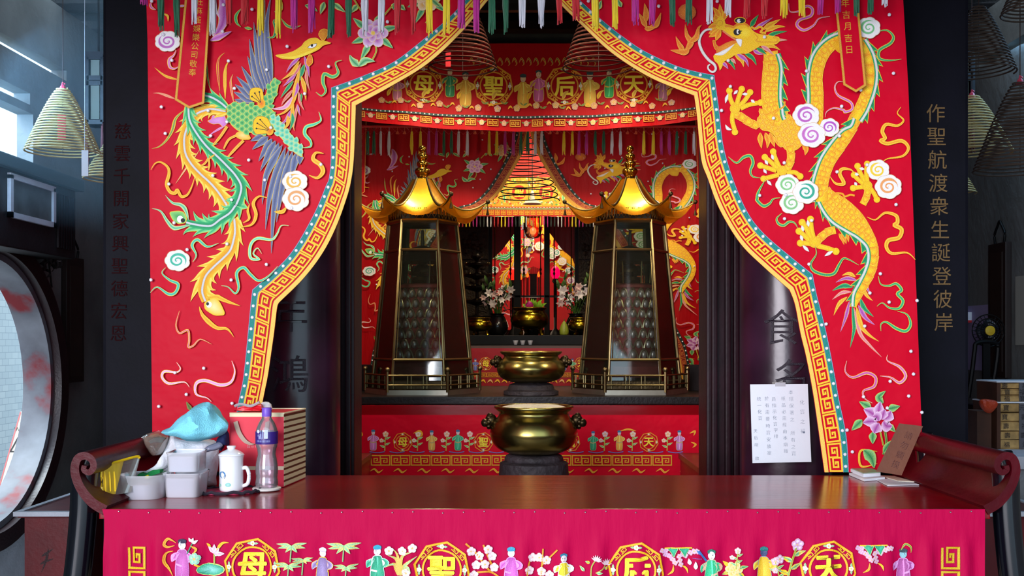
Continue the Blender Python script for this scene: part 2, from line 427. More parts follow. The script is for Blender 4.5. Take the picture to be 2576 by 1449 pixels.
@motifpart('dragon_claw')
def hand(a, z, palm, fingers, nails, w=11.5):
    for f in fingers:
        q = z(f); a.stroke(q, w, (255, 212, 10), (238, 178, 8)); e = q[-1]; a.ell(e[0], e[1], w*.72, w*.72, (245, 192, 8), (255, 218, 18))
    q = z(palm)[0]; a.ell(q[0], q[1], w*1.15, w*1.15, (240, 185, 10), (250, 205, 15))
    for n in nails: a.leaf(z(n), w*.75, WHT, (215, 210, 200), back=.5)
def arm(a, pts, w, sz=12):
    p, L, R = bodypoly([(q[0], q[1], w/2) for q in pts]); dbody(a, [(q[0], q[1], w/2) for q in pts], 0, sz)

@motifpart('tail_plumes')
def phoenix_tail(a):
    z1 = Z(0, 0, 2.862); z3 = Z(370, 220, 4.829); z4 = Z(370, 470, 4.996); z5 = Z(370, 0, 5.174); r2 = Z(0, 450, 2.862)
    a.leaf(z5('410,1040 240,990 100,880'), 7, (238, 165, 25), (250, 200, 60)); a.leaf(z5('370,1290 180,1220 80,1215'), 7, (235, 140, 110), (245, 180, 130))
    for t, w, c in (('950,1190 920,900 940,760 1010,690', 4, (200, 60, 40)), ('1020,1290 1015,1000 1030,870 1070,790', 6, (240, 165, 20)), ('1130,1340 1090,1080 1120,970', 4, (225, 90, 90)), ('830,1180 790,1000 775,760', 3, (30, 90, 60))):
        ribbon(a, z5(t), w, c)
    a.leaf(z3('450,280 350,380 310,520 240,640 150,720 60,745'), 7, (50, 150, 90), (240, 200, 60), GOLD, 1.2)
    a.leaf(z3('960,460 820,540 740,600'), 6, (225, 130, 180), LPUR); ribbon(a, z3('640,760 580,850 480,980 350,1170'), 2, (225, 130, 150))
    a.fill(z3('930,300 870,370 800,330 780,390 730,410 800,450 880,440 930,490 980,440'), (215, 120, 205), GOLD, 1, cc=LPUR)
    # yellow tail feathers
    Y_ = ((225, 140, 10), (250, 190, 20), (255, 235, 110)); G_ = ((0, 120, 70), (30, 180, 110), (150, 230, 150))
    plume(a, z3('960,290 900,282 780,265 680,290 600,330 520,430 480,520 455,640 470,800 540,930 650,1050 780,1170 880,1290 970,1430 1020,1530'), 22, *Y_)
    plume(a, z4('1100,400 1110,560 1090,680 1050,800 960,900 850,1000 750,1110 710,1220 700,1330 740,1440'), 25, *Y_)
    plume(a, z3('970,250 900,190 800,130 690,95'), 19, *G_)
    plume(a, z3('510,240 520,380 560,480 650,620 750,740 870,850 980,960 1080,1070 1150,1200 1130,1330 1080,1449')+z4('1130,220 1050,330 930,410 820,490 700,490 580,470 500,450'), 22, *G_)
    for t in ('530,420 490,290 430,230 330,205 240,110', '560,480 400,520 330,510 260,430 180,310 70,275'): a.leaf(z4(t), 9, (60, 190, 140), PALE, (230, 205, 90), 1.2)
    a.fill(z4('285,320 400,305 470,320 510,400 490,460 400,470 330,420'), (150, 220, 120), GOLD, 1.5, cc=(0, 150, 85)); q = z4('425,410 460,425')
    a.ell(q[0][0], q[0][1], 8, 9, WHT); a.ell(q[1][0], q[1][1], 5.5, 5.5, BLK)
    for t in ('1480,860 1560,850 1600,865 1660,890 1735,915', '1440,920 1470,990 1560,1070 1640,1080 1690,1140'): a.leaf(r2(t), 10, (238, 165, 20), (255, 210, 60), GOLD, 1.2)
    a.fill(r2('1475,890 1550,850 1590,890 1630,980 1550,985 1480,940'), (250, 205, 40), GOLD, 1.5, cc=(255, 240, 170)); q = r2('1510,905 1500,900'); a.ell(q[0][0], q[0][1], 7, 8, WHT); a.ell(q[1][0], q[1][1], 3.6, 4.2, BLK)
def phoenix(a):
    z1 = Z(0, 0, 2.862); z2 = Z(560, 60, 4.829); z3 = Z(370, 220, 4.829)
    for t, w in (('980,480 900,600 810,710', 7), ('1090,590 1000,640 940,750', 6), ('1180,650 1090,740 990,850', 7), ('750,870 710,930 660,955', 5), ('760,880 765,950 755,1010', 5), ('750,880 790,850 830,820', 4)): a.stroke(z3(t), w, (240, 165, 20), (250, 205, 80), t1=.6)
    a.fill(z3('1080,600 1090,560 1170,520 1230,560 1275,635 1150,640'), (245, 185, 40), GOLD, 1.4, cc=(250, 225, 140))
    # wings
    GE = (130, 140, 165)
    def wing(tips, r0, r1, w):
        n = len(tips)
        for i, (t, m) in enumerate(tips): 
            q = l2(r0, r1, i/(n-1)); a.leaf([q, l2(l2(q, t, .5), m, 1) if m else l2(q, t, .5), t], w, (78, 88, 125), (128, 140, 178), (235, 200, 70), 1.1, back=.3)
    T = [((592, 252), None), ((590, 233), None), ((593, 214), None), ((597, 194), None), ((609, 168), None), ((624, 143), None), ((629, 100), (641, 165)), ((640, 58), (650, 140)), ((655, 18), (657, 110)), ((668, 0), (664, 100)), ((683, -8), (672, 80))]
    wing(T, (632, 262), (686, 214), 19)
    T = [((626, 312), None), ((626, 330), None), ((632, 356), None), ((636, 377), None), ((652, 407), None), ((656, 432), None), ((664, 466), None), ((661, 515), (672, 440)), ((669, 578), (683, 480)), ((684, 638), (694, 500)), ((697, 560), (712, 470)), ((733, 455), None), ((755, 415), None)]
    wing(T, (650, 330), (756, 390), 18)
    sh = z2('640,650 690,720 670,850 610,960 600,1040 520,1090 470,1040 500,950 535,860 580,740'); a.fill(sh, (120, 205, 120), GOLD, 1.6); scales(a, sh, 14, (10, 140, 85), (120, 210, 120), .5, (225, 200, 90))
    bd = z2('60,1010 130,965 260,975 400,1000 560,1010 640,1080 660,1180 640,1280 520,1330 370,1330 200,1310 110,1230 60,1120'); a.fill(bd, (120, 210, 130), GOLD, 1.8); scales(a, bd, 15, (0, 140, 80), (130, 215, 120), 1.6, (225, 205, 90))
    lw = z1('1940,830 2010,860 2090,960 2170,1050 2185,1140 2120,1100 2050,1020 1985,950'); a.fill(lw, (130, 225, 190), GOLD, 1.6); scales(a, lw, 14, (20, 185, 150), (160, 230, 190), -.6, (225, 210, 110))
    for poly, lines in (('335,830 360,790 430,780 490,800 508,900 490,995 430,960 340,930', ('470,960 400,850', '472,955 455,835', '468,965 365,890')), ('385,1180 430,1130 500,1130 565,1160 620,1325 520,1340 410,1350 375,1280', ('570,1290 465,1170', '565,1295 430,1215', '560,1300 420,1278'))):
        pp = z2(poly); a.fill(pp, (248, 205, 10), (200, 130, 20), 1.2, cc=(246, 185, 15)); q = z2(lines[0])[0]; a.ell(q[0]+2, q[1]+3, 10, 12, (246, 185, 15), (235, 110, 15))
        for l in lines: m = z2(l); a.stroke(m, 1.4, (60, 25, 10)); a.ell(m[1][0], m[1][1], 2.2, 2.2, BLK)
    # neck feathers
    for t, w, c in (('940,560 900,760 860,950 760,1080 640,1120', 60, 'o'), ('950,410 850,500 780,600', 45, 'p'), ('940,460 850,600 720,690', 45, 'o'), ('960,480 900,600 780,700', 32, 'k'), ('900,620 830,690 740,770', 40, 'p'), ('870,700 790,800 710,910', 42, 'g'), ('1000,500 970,600 945,700', 52, 'g'), ('1000,400 1040,540 1060,660', 46, 'p'),
                    ('1020,560 1030,700 1065,820', 34, 'k'), ('960,640 1000,780 1020,940', 48, 'o'), ('920,720 910,820 870,900', 46, 'p'), ('860,810 760,930 720,1000', 40, 'k'), ('860,890 760,1020 600,1040', 56, 'P'), ('930,830 950,960 1000,1060', 30, 'k'), ('965,850 960,960', 26, 'g'), ('870,960 845,1150 880,1310', 46, 'o'), ('915,980 890,1120 870,1290', 28, 'k'), ('920,990 930,1060 950,1125', 28, 'p'), ('830,1060 790,1160 720,1230', 44, 'p'), ('850,1090 860,1180 820,1310', 44, 'g'), ('800,1120 800,1220 750,1290', 44, 'o')):
        c = {'o': ((238, 160, 15), (250, 200, 60)), 'p': ((175, 60, 170), (215, 140, 205)), 'k': ((215, 90, 100), (240, 160, 150)), 'g': ((0, 130, 80), (60, 185, 130)), 'P': ((225, 130, 190), (245, 200, 210))}[c]
        a.leaf(z2(t), w/4.829, c[0], c[1], (235, 190, 70), .9)
    # head
    q = z2('1170,140 1190,90 1240,68 1292,90 1280,145 1240,215 1205,200'); a.fill(q, (230, 135, 15), GOLD, 1.6, cc=(240, 160, 30))
    a.fill(z2('1055,380 1090,390 1105,480 1050,530 1020,480'), (225, 105, 20), GOLD, 1.5, cc=(240, 140, 30))
    a.fill(z2('640,390 720,430 850,440 960,410 1080,365 1180,315 1225,268 1330,243 1260,222 1190,212 1150,180 1070,185 1000,230 970,280 870,345 750,380'), (235, 165, 15), GOLD, 1.6, cc=(250, 215, 40))
    a.stroke(z2('700,405 850,420 960,395 1080,345 1180,290'), 6, (252, 225, 60), t0=.3, t1=.3)
    a.fill(z2('1035,300 1080,262 1155,245 1140,285 1090,308'), WHT, (80, 60, 40), 1, cc=(250, 250, 250)); e = z2('1092,272')[0]; a.ell(e[0], e[1], 3.2, 3.6, BLK)
@motifpart('flame_motif')
def flames(a, z, L, c): 
    for t, w in L: a.leaf(z(t), w, c, (240, 150, 40), (235, 180, 60), 1)
@motifpart('flower_motif')
def lowerflower(a, r8):
    a.stroke(r8('1380,480 1390,560 1370,640'), 6, (30, 110, 50), (160, 180, 80)); a.stroke(r8('1350,490 1370,580'), 4, (60, 150, 70), GOLD); ribbon(a, r8('1330,700 1230,720 1210,660 1230,610 1330,620'), 3, DGOLD)
    for t, w in (('1230,410 1160,480', 21), ('1290,330 1210,290', 20), ('1400,340 1480,320', 20), ('1370,300 1340,260 1385,220', 18), ('1300,490 1300,570', 20), ('1400,440 1450,490', 16), ('1240,610 1290,660 1310,730', 30), ('1370,630 1400,580 1440,540', 16)): a.leaf(r8(t), w, (20, 130, 70), (160, 215, 130), (215, 180, 60), 1.2)
    for t, w in (('1330,420 1300,370 1240,340', 30), ('1330,420 1290,420 1235,430', 27), ('1340,430 1320,470 1310,500', 34), ('1370,420 1390,450 1430,450', 30), ('1370,410 1400,390 1420,350', 30), ('1340,410 1340,350 1350,290', 28), ('1360,410 1370,370 1380,340', 26), ('1340,420 1330,390 1300,390', 26)): a.leaf(r8(t), w, (165, 50, 150), (240, 200, 235), (235, 200, 210), 1, back=.55)
def phoenix_extras(a, top=True):
    z3 = Z(370, 220, 4.829); z5 = Z(370, 0, 5.174); z4 = Z(370, 470, 4.996); r1 = Z(0, 0, 2.862); r2 = Z(0, 450, 2.862); r3 = Z(0, 900, 2.639); r4 = Z(800, 0, 3.623); z2 = Z(560, 60, 4.829)
    OR_ = (240, 160, 20)
    if top:
        a.leaf(z5('960,-60 1010,100 990,330 850,540'), 30, (165, 60, 160), LPUR, GOLD, 1.4); a.leaf(z5('830,540 950,490 1110,420'), 16, (190, 80, 180), LPUR, GOLD, 1.2); a.leaf(z5('900,-20 900,120 960,260'), 9, (230, 190, 225), WHT)
        ribbon(a, z5('130,140 70,110 60,60 85,40'), 5, (190, 80, 150)); ribbon(a, z5('215,185 280,220 285,290'), 3, DGOLD)
        ribbon(a, z5('410,95 520,85'), 5, (225, 150, 200)); ribbon(a, r1('2020,-20 2030,60 2010,90 1980,90'), 6, (40, 150, 80)); ribbon(a, r1('1740,70 1705,120 1710,170 1740,200'), 6, (50, 170, 90)); ribbon(a, r1('1765,205 1820,215'), 6, (90, 170, 80))
        ribbon(a, r1('2000,140 1975,160 1990,215 1975,270 1930,275'), 6, (30, 140, 90)); ribbon(a, r1('2030,140 2070,190 2120,205 2170,190'), 5, (60, 150, 80))
        ribbon(a, z5('390,660 360,730 300,790 310,880 370,905 430,870'), 6, (210, 110, 170)); a.cloud(424, 106, 31, (190, 95, 185), -.6, sq=.82, lobes=8)
        for t, c in (('2200,45 2250,60 2290,90', 0), ('2340,20 2310,110', 0), ('2400,30 2490,95', 0), ('2580,40 2530,100', 0)): a.leaf(r1(t), 14, (20, 130, 70), (190, 225, 150), GOLD, 1.2)
    ribbon(a, z3('60,1005 110,930 180,915 260,970 280,1050 250,1180 290,1270 350,1290 380,1255 430,1330 500,1310 550,1220 590,1100'), 6, OR_)
    ribbon(a, z4('740,690 800,760 900,770')[0:0]+r2('1395,600 1420,550 1390,480 1430,440 1500,490 1580,465'), 6, (70, 185, 145)); a.cloud(449, 656, 31, (50, 185, 150), 2.2, sq=.84, lobes=7)
    ribbon(a, r2('1200,640 1175,680 1230,730 1290,760 1270,820 1220,830 1140,780 1090,820'), 6, (60, 180, 145))
    ribbon(a, r2('1890,540 1860,500 1830,540 1870,580 1810,570 1810,480 1860,430 1960,440 2000,400 2030,340 2085,340'), 6, (120, 205, 160)); ribbon(a, r2('1600,770 1650,780 1700,825 1725,780 1710,680 1760,640 1810,690 1870,735 1940,700 2005,630'), 6, (60, 180, 145))
    ribbon(a, r2('1300,950 1275,1050 1300,1110 1360,1090 1370,1160 1365,1210 1400,1200 1450,1155 1530,1190'), 3, (215, 90, 120)); ribbon(a, r2('1740,350 1820,330 1850,260 1830,180 1870,130 1930,140'), 6, OR_); ribbon(a, r2('1755,320 1800,290 1790,230 1805,180'), 4, OR_)
    ribbon(a, r3('1180,30 1205,70 1180,95 1100,90 1085,130 1130,170 1230,160 1265,195'), 5, (240, 170, 205)); ribbon(a, r3('1545,20 1565,90 1540,160 1470,180 1370,150 1310,170 1310,240 1380,265 1410,290'), 7, (240, 160, 205))
    a.leaf(r3('1280,350 1260,320 1245,290'), 12, (60, 110, 50), (150, 150, 60)); a.leaf(r3('1290,400 1300,360 1285,330'), 14, (40, 120, 60), (190, 190, 90))
    ribbon(a, r1('2465,440 2420,460 2440,530 2400,560 2340,540 2330,600 2350,660 2320,695 2280,670'), 7, (60, 160, 90)); ribbon(a, r1('2300,810 2315,870 2270,900 2210,920 2200,970 2240,1020 2240,1060 2180,1070'), 7, (70, 190, 140))
    ribbon(a, r1('2335,1110 2280,1105 2260,1150 2310,1190 2330,1240 2290,1285 2230,1265'), 9, OR_)
    ribbon(a, r2('2070,200 2040,240 1980,240'), 7, OR_)
    a.cloud(744, 458, 31, (240, 180, 60), .5, sq=.85); a.cloud(746, 502, 33, (235, 160, 90), 2.0, sq=.9)
    peony(a, 940, 86, 33, (185, 75, 180), (240, 205, 235))
    if top:
        peony(a, 1075, -2, 30, (240, 170, 30), (250, 230, 190)); 
        for t in ('700,40 690,100', '750,60 800,105', '1040,10 1125,80'): a.leaf(r4(t), 13, (20, 130, 70), (190, 225, 150), GOLD, 1.2)
        a.stroke(r4('330,0 380,80 400,110'), 4, (60, 150, 70), GOLD); a.stroke(r4('690,60 650,100 610,150'), 4, (60, 150, 70), GOLD)
    for t in ('380,615 320,560 295,510', '380,615 440,560 525,570'): a.leaf(r4(t), 19, (30, 150, 90), (190, 230, 170), GOLD, 1.2)
@motifpart('tail_tuft')
def dragon_tail(a):
    z7 = Z(1700, 450, 2.8984)
    for t, w, c in (('1320,740 1240,725 1165,755', 28, 'p'), ('1310,715 1260,690 1210,705', 24, 'y'), ('1290,790 1220,780 1140,815', 34, 'g'), ('1280,825 1210,830 1140,880', 24, 'k'), ('1250,860 1190,910 1150,995', 26, 'y'), ('1265,890 1240,1000 1200,1115', 26, 'p'), ('1385,770 1400,810 1420,850', 16, 'p'), ('1370,800 1390,850 1435,890', 22, 'y'), ('1345,870 1370,940 1440,1005', 34, 'g'), ('1330,920 1380,1010 1450,1065', 34, 'p'),
                    ('1285,925 1300,1080 1270,1230', 30, 'g'), ('1300,940 1340,1120 1410,1210 1500,1300', 26, 'k'), ('1315,930 1350,1070 1410,1140 1480,1185', 32, 'y')):
        c = {'y': ((235, 165, 15), (250, 205, 60)), 'p': ((165, 60, 155), (215, 130, 205)), 'k': ((225, 120, 130), (245, 170, 170)), 'g': ((0, 125, 75), (50, 185, 120))}[c]
        a.leaf(z7(t), w/2.9, c[0], c[1], (230, 185, 60), 1)
def dragon(a):
    z6 = Z(1700, 0, 2.8984); z7 = Z(1700, 450, 2.8984); z8 = Z(1740, 10, 5.796); z9 = Z(1800, 190, 4.997); z10 = Z(1860, 360, 4.527)
    def st(z, t): return [(q[0], q[1], h/2.8984) for q, h in zip(z(' '.join(','.join(k.split(',')[:2]) for k in t.split())), [float(k.split(',')[2]) for k in t.split()])]
    dragon_tail(a)
    # hind part and tail, hoop, neck
    for t in ('1130,1030 1170,1090 1190,1160', '1190,1010 1230,1070 1240,1130', '1160,1030 1200,1100 1215,1150'): a.leaf(z10(t), 9, (235, 130, 15), (245, 170, 40), GOLD, 1)
    dbody(a, st(z7, '1050,60,40 1110,150,75 1190,230,98 1290,310,88 1370,390,62 1428,480,42 1440,580,37 1415,680,38 1370,770,36 1325,850,32 1300,935,14'), -1, 15, 13)
    a.stroke(z10('1040,640 1060,590 1110,572 1170,580 1200,610 1260,590 1310,600'), 5, (240, 170, 20), ORA)
    dbody(a, st(z6, '1320,280,44 1375,380,46 1410,480,46 1415,580,46 1395,680,46 1350,790,48 1300,880,46 1255,970,46 1180,1070,54 1110,1170,56 1070,1270,56 1050,1370,58 1055,1470,52'), 0, 16)
    dbody(a, st(z6, '1300,860,2 1290,930,20 1240,985,44 1180,1065,54 1110,1170,56 1070,1270,56 1050,1370,58 1055,1470,52'), -1, 16, 13)
    dbody(a, st(z6, '1340,310,44 1390,400,46 1415,500,46 1415,590,46 1395,680,46 1350,790,48 1310,870,40'), 1, 16, 13)
    dbody(a, st(z6, '1015,900,55 1020,700,56 1015,560,54 1045,430,56 1110,340,52 1200,290,48 1300,290,44'), 1, 16, 14)
    a.fill(z6('1130,320 1190,290 1280,320 1260,400 1180,390'), (238, 175, 15), None, cc=(250, 205, 20))
    # chest, shoulders, legs
    lump = z6('640,780 760,790 850,860 930,930 930,1050 870,1100 800,1100 745,1020 690,960 620,950 590,880'); 
    for t in ('560,720 560,820 575,920', '620,720 655,820 645,920', '680,720 710,820 742,905', '770,730 770,820 800,900', '1090,870 1135,930 1120,1005'): a.leaf(z9(t), 13, (235, 130, 12), (250, 180, 40), GOLD, 1.2)
    a.fill(lump, (240, 170, 12), GOLD, 1.8, cc=(250, 205, 20)); scales(a, lump, 16, (252, 208, 30), (238, 150, 15), .2, (248, 205, 70))
    arm(a, z9('250,490 330,530 420,590 530,640'), 20); arm(a, z9('935,930 945,1020 930,1100 890,1190'), 20)
    arm(a, z10('890,1110 940,1060 1010,1010 1090,990'), 20); arm(a, z10('1455,560 1440,620 1400,700'), 18)
    dbody(a, st(z6, '690,400,52 700,500,68 692,620,70 692,740,70 715,840,66 760,900,40'), 1, 16, 15)
    a.stroke(z9('865,330 855,390 800,430 740,480 735,560 720,640'), 4, (235, 130, 15), GOLD)
    hand(a, z9, '240,420', ('230,400 180,290 170,195', '255,390 290,270 325,175', '285,400 370,310 430,215', '310,420 420,370 560,345', '220,450 205,560 235,680 240,715'), ('155,235 135,290 120,355', '275,190 225,240', '400,235 330,240', '440,310 490,345', '200,685 150,670 120,620'))
    hand(a, z9, '830,1200', ('800,1160 750,1050 720,960', '770,1170 690,1090 615,1030', '760,1200 640,1160 560,1135', '790,1250 680,1280 600,1300', '890,1230 990,1220 1060,1270'), ('700,995 722,1065', '615,1065 655,1125', '598,1180 638,1235', '640,1320 700,1385'))
    hand(a, z10, '850,1130', ('840,1090 815,980 805,870', '810,1090 760,980 710,905', '790,1110 730,1050 675,1005', '820,1150 740,1140 690,1140', '880,1170 1000,1200 1095,1235'), ('770,880 785,955', '705,940 725,1010', '690,1050 718,1115', '715,1165 790,1238', '1060,1230 965,1288'), 12.5)
    hand(a, z10, '1450,490', ('1430,450 1370,340 1340,265', '1450,440 1440,330 1450,240', '1410,470 1340,410 1300,365', '1410,500 1320,510 1290,515', '1480,510 1530,580 1560,645'), ('1360,290 1420,300', '1305,350 1355,365', '1305,450 1335,485'), 11.5)
    # head
    for t, w, c in (('850,350 900,260 970,165', 62, 'g'), ('890,390 1040,290 1180,205', 50, 'p'), ('1030,380 1160,300 1290,230', 70, 'y'), ('1060,410 1230,340 1360,340', 60, 'y'), ('1070,500 1220,430 1385,405', 55, 'g'), ('1200,530 1390,532', 34, 'k'), ('1060,530 1180,520 1250,530', 40, 'p'), ('1000,610 1170,620 1290,680', 55, 'y'),
                    ('940,650 1020,690 1085,745', 56, 'g'), ('1000,610 1100,670 1190,750', 56, 'k'), ('890,670 960,720 1040,740', 50, 'p'), ('400,800 420,900 405,975', 66, 'y'), ('440,850 490,900 530,955', 48, 'p'), ('480,810 570,860 630,970', 50, 'g'), ('560,810 600,830 640,880', 40, 'k'), ('620,740 720,820 755,925', 64, 'y'), ('650,730 780,820 825,925', 58, 'p'), ('760,720 880,790 940,900', 62, 'g')):
        c = {'y': ((225, 150, 10), (250, 200, 40)), 'p': ((165, 60, 160), (210, 130, 205)), 'k': ((215, 115, 130), (240, 165, 165)), 'g': ((0, 125, 70), (30, 165, 95))}[c]
        a.leaf(z8(t), w/5.6, c[0], c[1], (235, 190, 60), 1)
    for t in ('430,300 420,150 405,5', '420,260 370,140 305,55', '450,260 490,150 525,55', '400,280 330,240 270,215', '400,320 310,330 235,355', '400,350 320,400 240,440', '410,360 330,440 245,490', '420,370 380,460 345,545', '420,280 350,200 320,160'): a.leaf(z8(t), 13, (235, 125, 10), (245, 175, 30), GOLD, 1.4, back=.5)
    a.fill(z8('300,530 340,540 350,600 400,640 360,690 320,640'), (225, 110, 20), GOLD, 1)
    a.fill(z8('360,640 430,610 500,570 600,535 700,560 640,600 580,650 520,700 400,740 350,720'), (225, 120, 15), None, cc=(240, 150, 30))
    a.fill(z8('690,560 780,600 800,720 640,735 560,790 480,830 430,890 410,965 385,880 330,830 315,770 330,745 420,755 500,710 570,650 620,590'), (240, 170, 15), GOLD, 1.6, cc=(252, 210, 20))
    a.leaf(z8('330,740 420,730 510,680 620,590'), 11, WHT, (225, 215, 205)); 
    a.fill(z8('350,350 365,230 420,185 470,235 485,305 545,315 615,340 650,300 760,275 830,325 890,410 970,450 1080,460 1180,480 1265,490 1280,540 1230,590 1120,605 1000,610 900,670 790,735 720,720 690,640 735,560 740,520 640,500 560,465 450,385 385,370'), (238, 165, 12), GOLD, 1.8, cc=(252, 208, 20))
    a.ell(*z8('770,430')[0], 15, 13, (250, 205, 20), (253, 222, 60)); a.stroke(z8('450,400 560,480 640,525 720,530'), 4.5, (225, 110, 90), (240, 160, 60)); a.stroke(z8('400,340 360,300 390,250 440,260 440,310 400,320'), 3, (225, 140, 15), GOLD)
    a.stroke(z8('480,330 540,330 600,350 640,320 760,295 830,340'), 5, (230, 140, 15), ORA); a.stroke(z8('900,430 960,500 930,540 1000,560 1120,560 1230,560 1250,510 1180,500'), 4, (225, 140, 15), GOLD); a.stroke(z8('860,340 930,370 980,340 1030,370 1000,420 1080,430'), 5, (235, 160, 15), GOLD)
    a.fill(z8('630,515 730,520 725,580 712,642 665,585'), WHT, (210, 180, 150), 1, cc=WHT)
    e = z8('655,418 668,412 700,250 682,255 735,400 720,440 745,240'); a.ell(*e[0], 9, 8.5, BLK); a.ell(*e[1], 3.2, 6, WHT); a.ell(*e[2], 14, 8, BLK, edge=GOLD); a.ell(*e[3], 5, 5, WHT)
    for k in (4, 5): a.leaf([e[1], e[k]], 5, BLK)
    a.leaf(z8('690,250 780,235'), 5, BLK)
    a.stroke(z8('290,378 210,385 140,450 105,560 150,700 240,820 325,890 345,960 300,1000 240,960 235,910 265,890'), 7, (235, 230, 220), (200, 195, 185), t0=.7, t1=.5)
def dragon_extras(a, top=True):
    z6 = Z(1700, 0, 2.8984); z7 = Z(1700, 450, 2.8984); z9 = Z(1800, 190, 4.997); z10 = Z(1860, 360, 4.527); r5 = Z(1300, 0, 3.623); r8 = Z(1700, 900, 2.639)
    OR_ = (238, 160, 15)
    ribbon(a, z6('380,1145 440,1190 490,1150 540,1140 560,1190 540,1250 560,1290 620,1300'), 6, (30, 150, 85)); ribbon(a, z6('650,1310 600,1400 590,1449')+z10('200,660 270,720 340,690 380,640 460,625'), 6, (30, 150, 85))
    ribbon(a, z10('480,800 420,860 440,920 500,940 560,900 620,910 660,970'), 5, (40, 150, 85)); ribbon(a, z7('1010,490 1020,550 980,620 1000,670 1080,700 1150,690 1190,620 1230,580 1330,630'), 6, (30, 140, 80))
    ribbon(a, z9('1370,530 1390,460 1480,415 1600,440')+z6('1230,820 1280,800 1270,750 1180,700 1155,640 1180,600 1230,605'), 5, (190, 90, 170)); ribbon(a, z6('820,30 830,90 900,85 950,50 990,70 980,120 900,150 880,190 930,225 1000,190 1040,140 1120,125'), 6, (190, 80, 170))
    ribbon(a, z6('1450,240 1530,225 1580,270 1560,320 1480,370 1480,430 1550,445 1640,435'), 6, (50, 150, 80)); ribbon(a, z6('1635,785 1610,830 1655,880 1610,920 1530,910 1500,960 1520,1010 1490,1030 1540,1050 1640,1030 1690,1080 1650,1140 1540,1160 1495,1190'), 7, OR_)
    ribbon(a, z6('1120,1290 1160,1340 1220,1340 1190,1270 1210,1235 1270,1240 1300,1270'), 7, OR_); ribbon(a, z7('1390,280 1450,300 1520,250 1600,270 1610,320 1590,340 1640,370 1620,430 1545,450 1530,500 1570,545 1680,540 1740,590'), 8, OR_)
    ribbon(a, z7('1470,710 1490,770 1550,780 1600,765 1640,810 1610,840 1650,890 1620,945 1550,940 1500,905 1460,930'), 6, (40, 160, 90)); ribbon(a, z7('1610,965 1680,990 1705,1060 1670,1110 1600,1090 1530,1045 1490,1060 1490,1110'), 6, (40, 160, 90))
    ribbon(a, r8('1130,20 1120,90 1170,130 1260,100 1320,130 1310,190 1240,220 1250,270 1300,300'), 6, (190, 80, 150)); ribbon(a, r8('1400,-20 1400,20 1480,60 1520,120 1480,165 1420,130 1350,120'), 6, (205, 110, 165))
    a.cloud(2026, 292, 33, (190, 85, 185), 1.2); a.cloud(2084, 322, 25, (180, 70, 190), 2.4); a.cloud(2040, 341, 34, (200, 100, 190), .2); a.cloud(2183, 72, 29, (110, 190, 120), .5)
    a.cloud(1979, 466, 29, (130, 200, 120), 1.8); a.cloud(1990, 512, 30, (130, 195, 120), .6); a.cloud(2025, 484, 32, (30, 165, 130), 2.6, flip=-1); a.cloud(2206, 429, 28, (248, 205, 30), .4); a.cloud(2232, 471, 33, (240, 155, 80), 1.6)
    # pearl and flames
    FL = (225, 115, 15)
    a.ell(1727, 33, 23, 21, (205, 95, 30), (235, 140, 20)); a.stroke(r5('1540,55 1545,190'), 2, (225, 170, 60))
    flames(a, r5, (('1180,260 1150,200 1110,130', 13), ('1200,260 1270,230 1310,125', 13), ('1175,210 1175,120 1160,40', 15), ('1160,270 1250,270', 12)), FL); flames(a, r5, (('1520,490 1580,400 1545,330 1530,230', 14), ('1560,400 1630,350 1650,270 1680,235', 13), ('1530,490 1480,420 1445,340', 12), ('1560,440 1540,480 1480,480 1395,465', 14)), FL)
    for t in ('740,100 770,10', '950,75 915,0'): a.leaf(r5(t), 12, (20, 130, 70), (190, 225, 150), GOLD, 1.2)
    lowerflower(a, r8)
def key_units(a, mp, n, t0=.2, t1=.78, w=4.6, ca=(255, 214, 50), cb=(244, 178, 18), gap=.07, start=0):
    """meander: pairs of square spirals along s; mp(s,t) maps unit lengths to the cloth"""
    sp = [(0, 0), (1, 0), (1, 1), (0, 1), (0, .3), (.7, .3), (.7, .7), (.32, .7), (.32, .5), (.5, .5)]
    for k in range(start, n):
        o = k*1.0; m = k % 2
        if m: path = [(o+gap*.4+(1-1.6*gap)*x, y) for x, y in sp]
        else: path = [(o+1-gap*.4-(1-1.6*gap)*x, 1-y) for x, y in sp]
        q = []
        for (x0, y0), (x1, y1) in zip(path, path[1:]):
            mth = max(1, int(abs(x1-x0)*6+.5))
            q += [(lerp(x0, x1, i/mth), lerp(y0, y1, i/mth)) for i in range(mth)]
        q.append(path[-1])
        a.stroke([mp(x, lerp(t0, t1, y)) for x, y in q], w, ca, cb, sm=False)
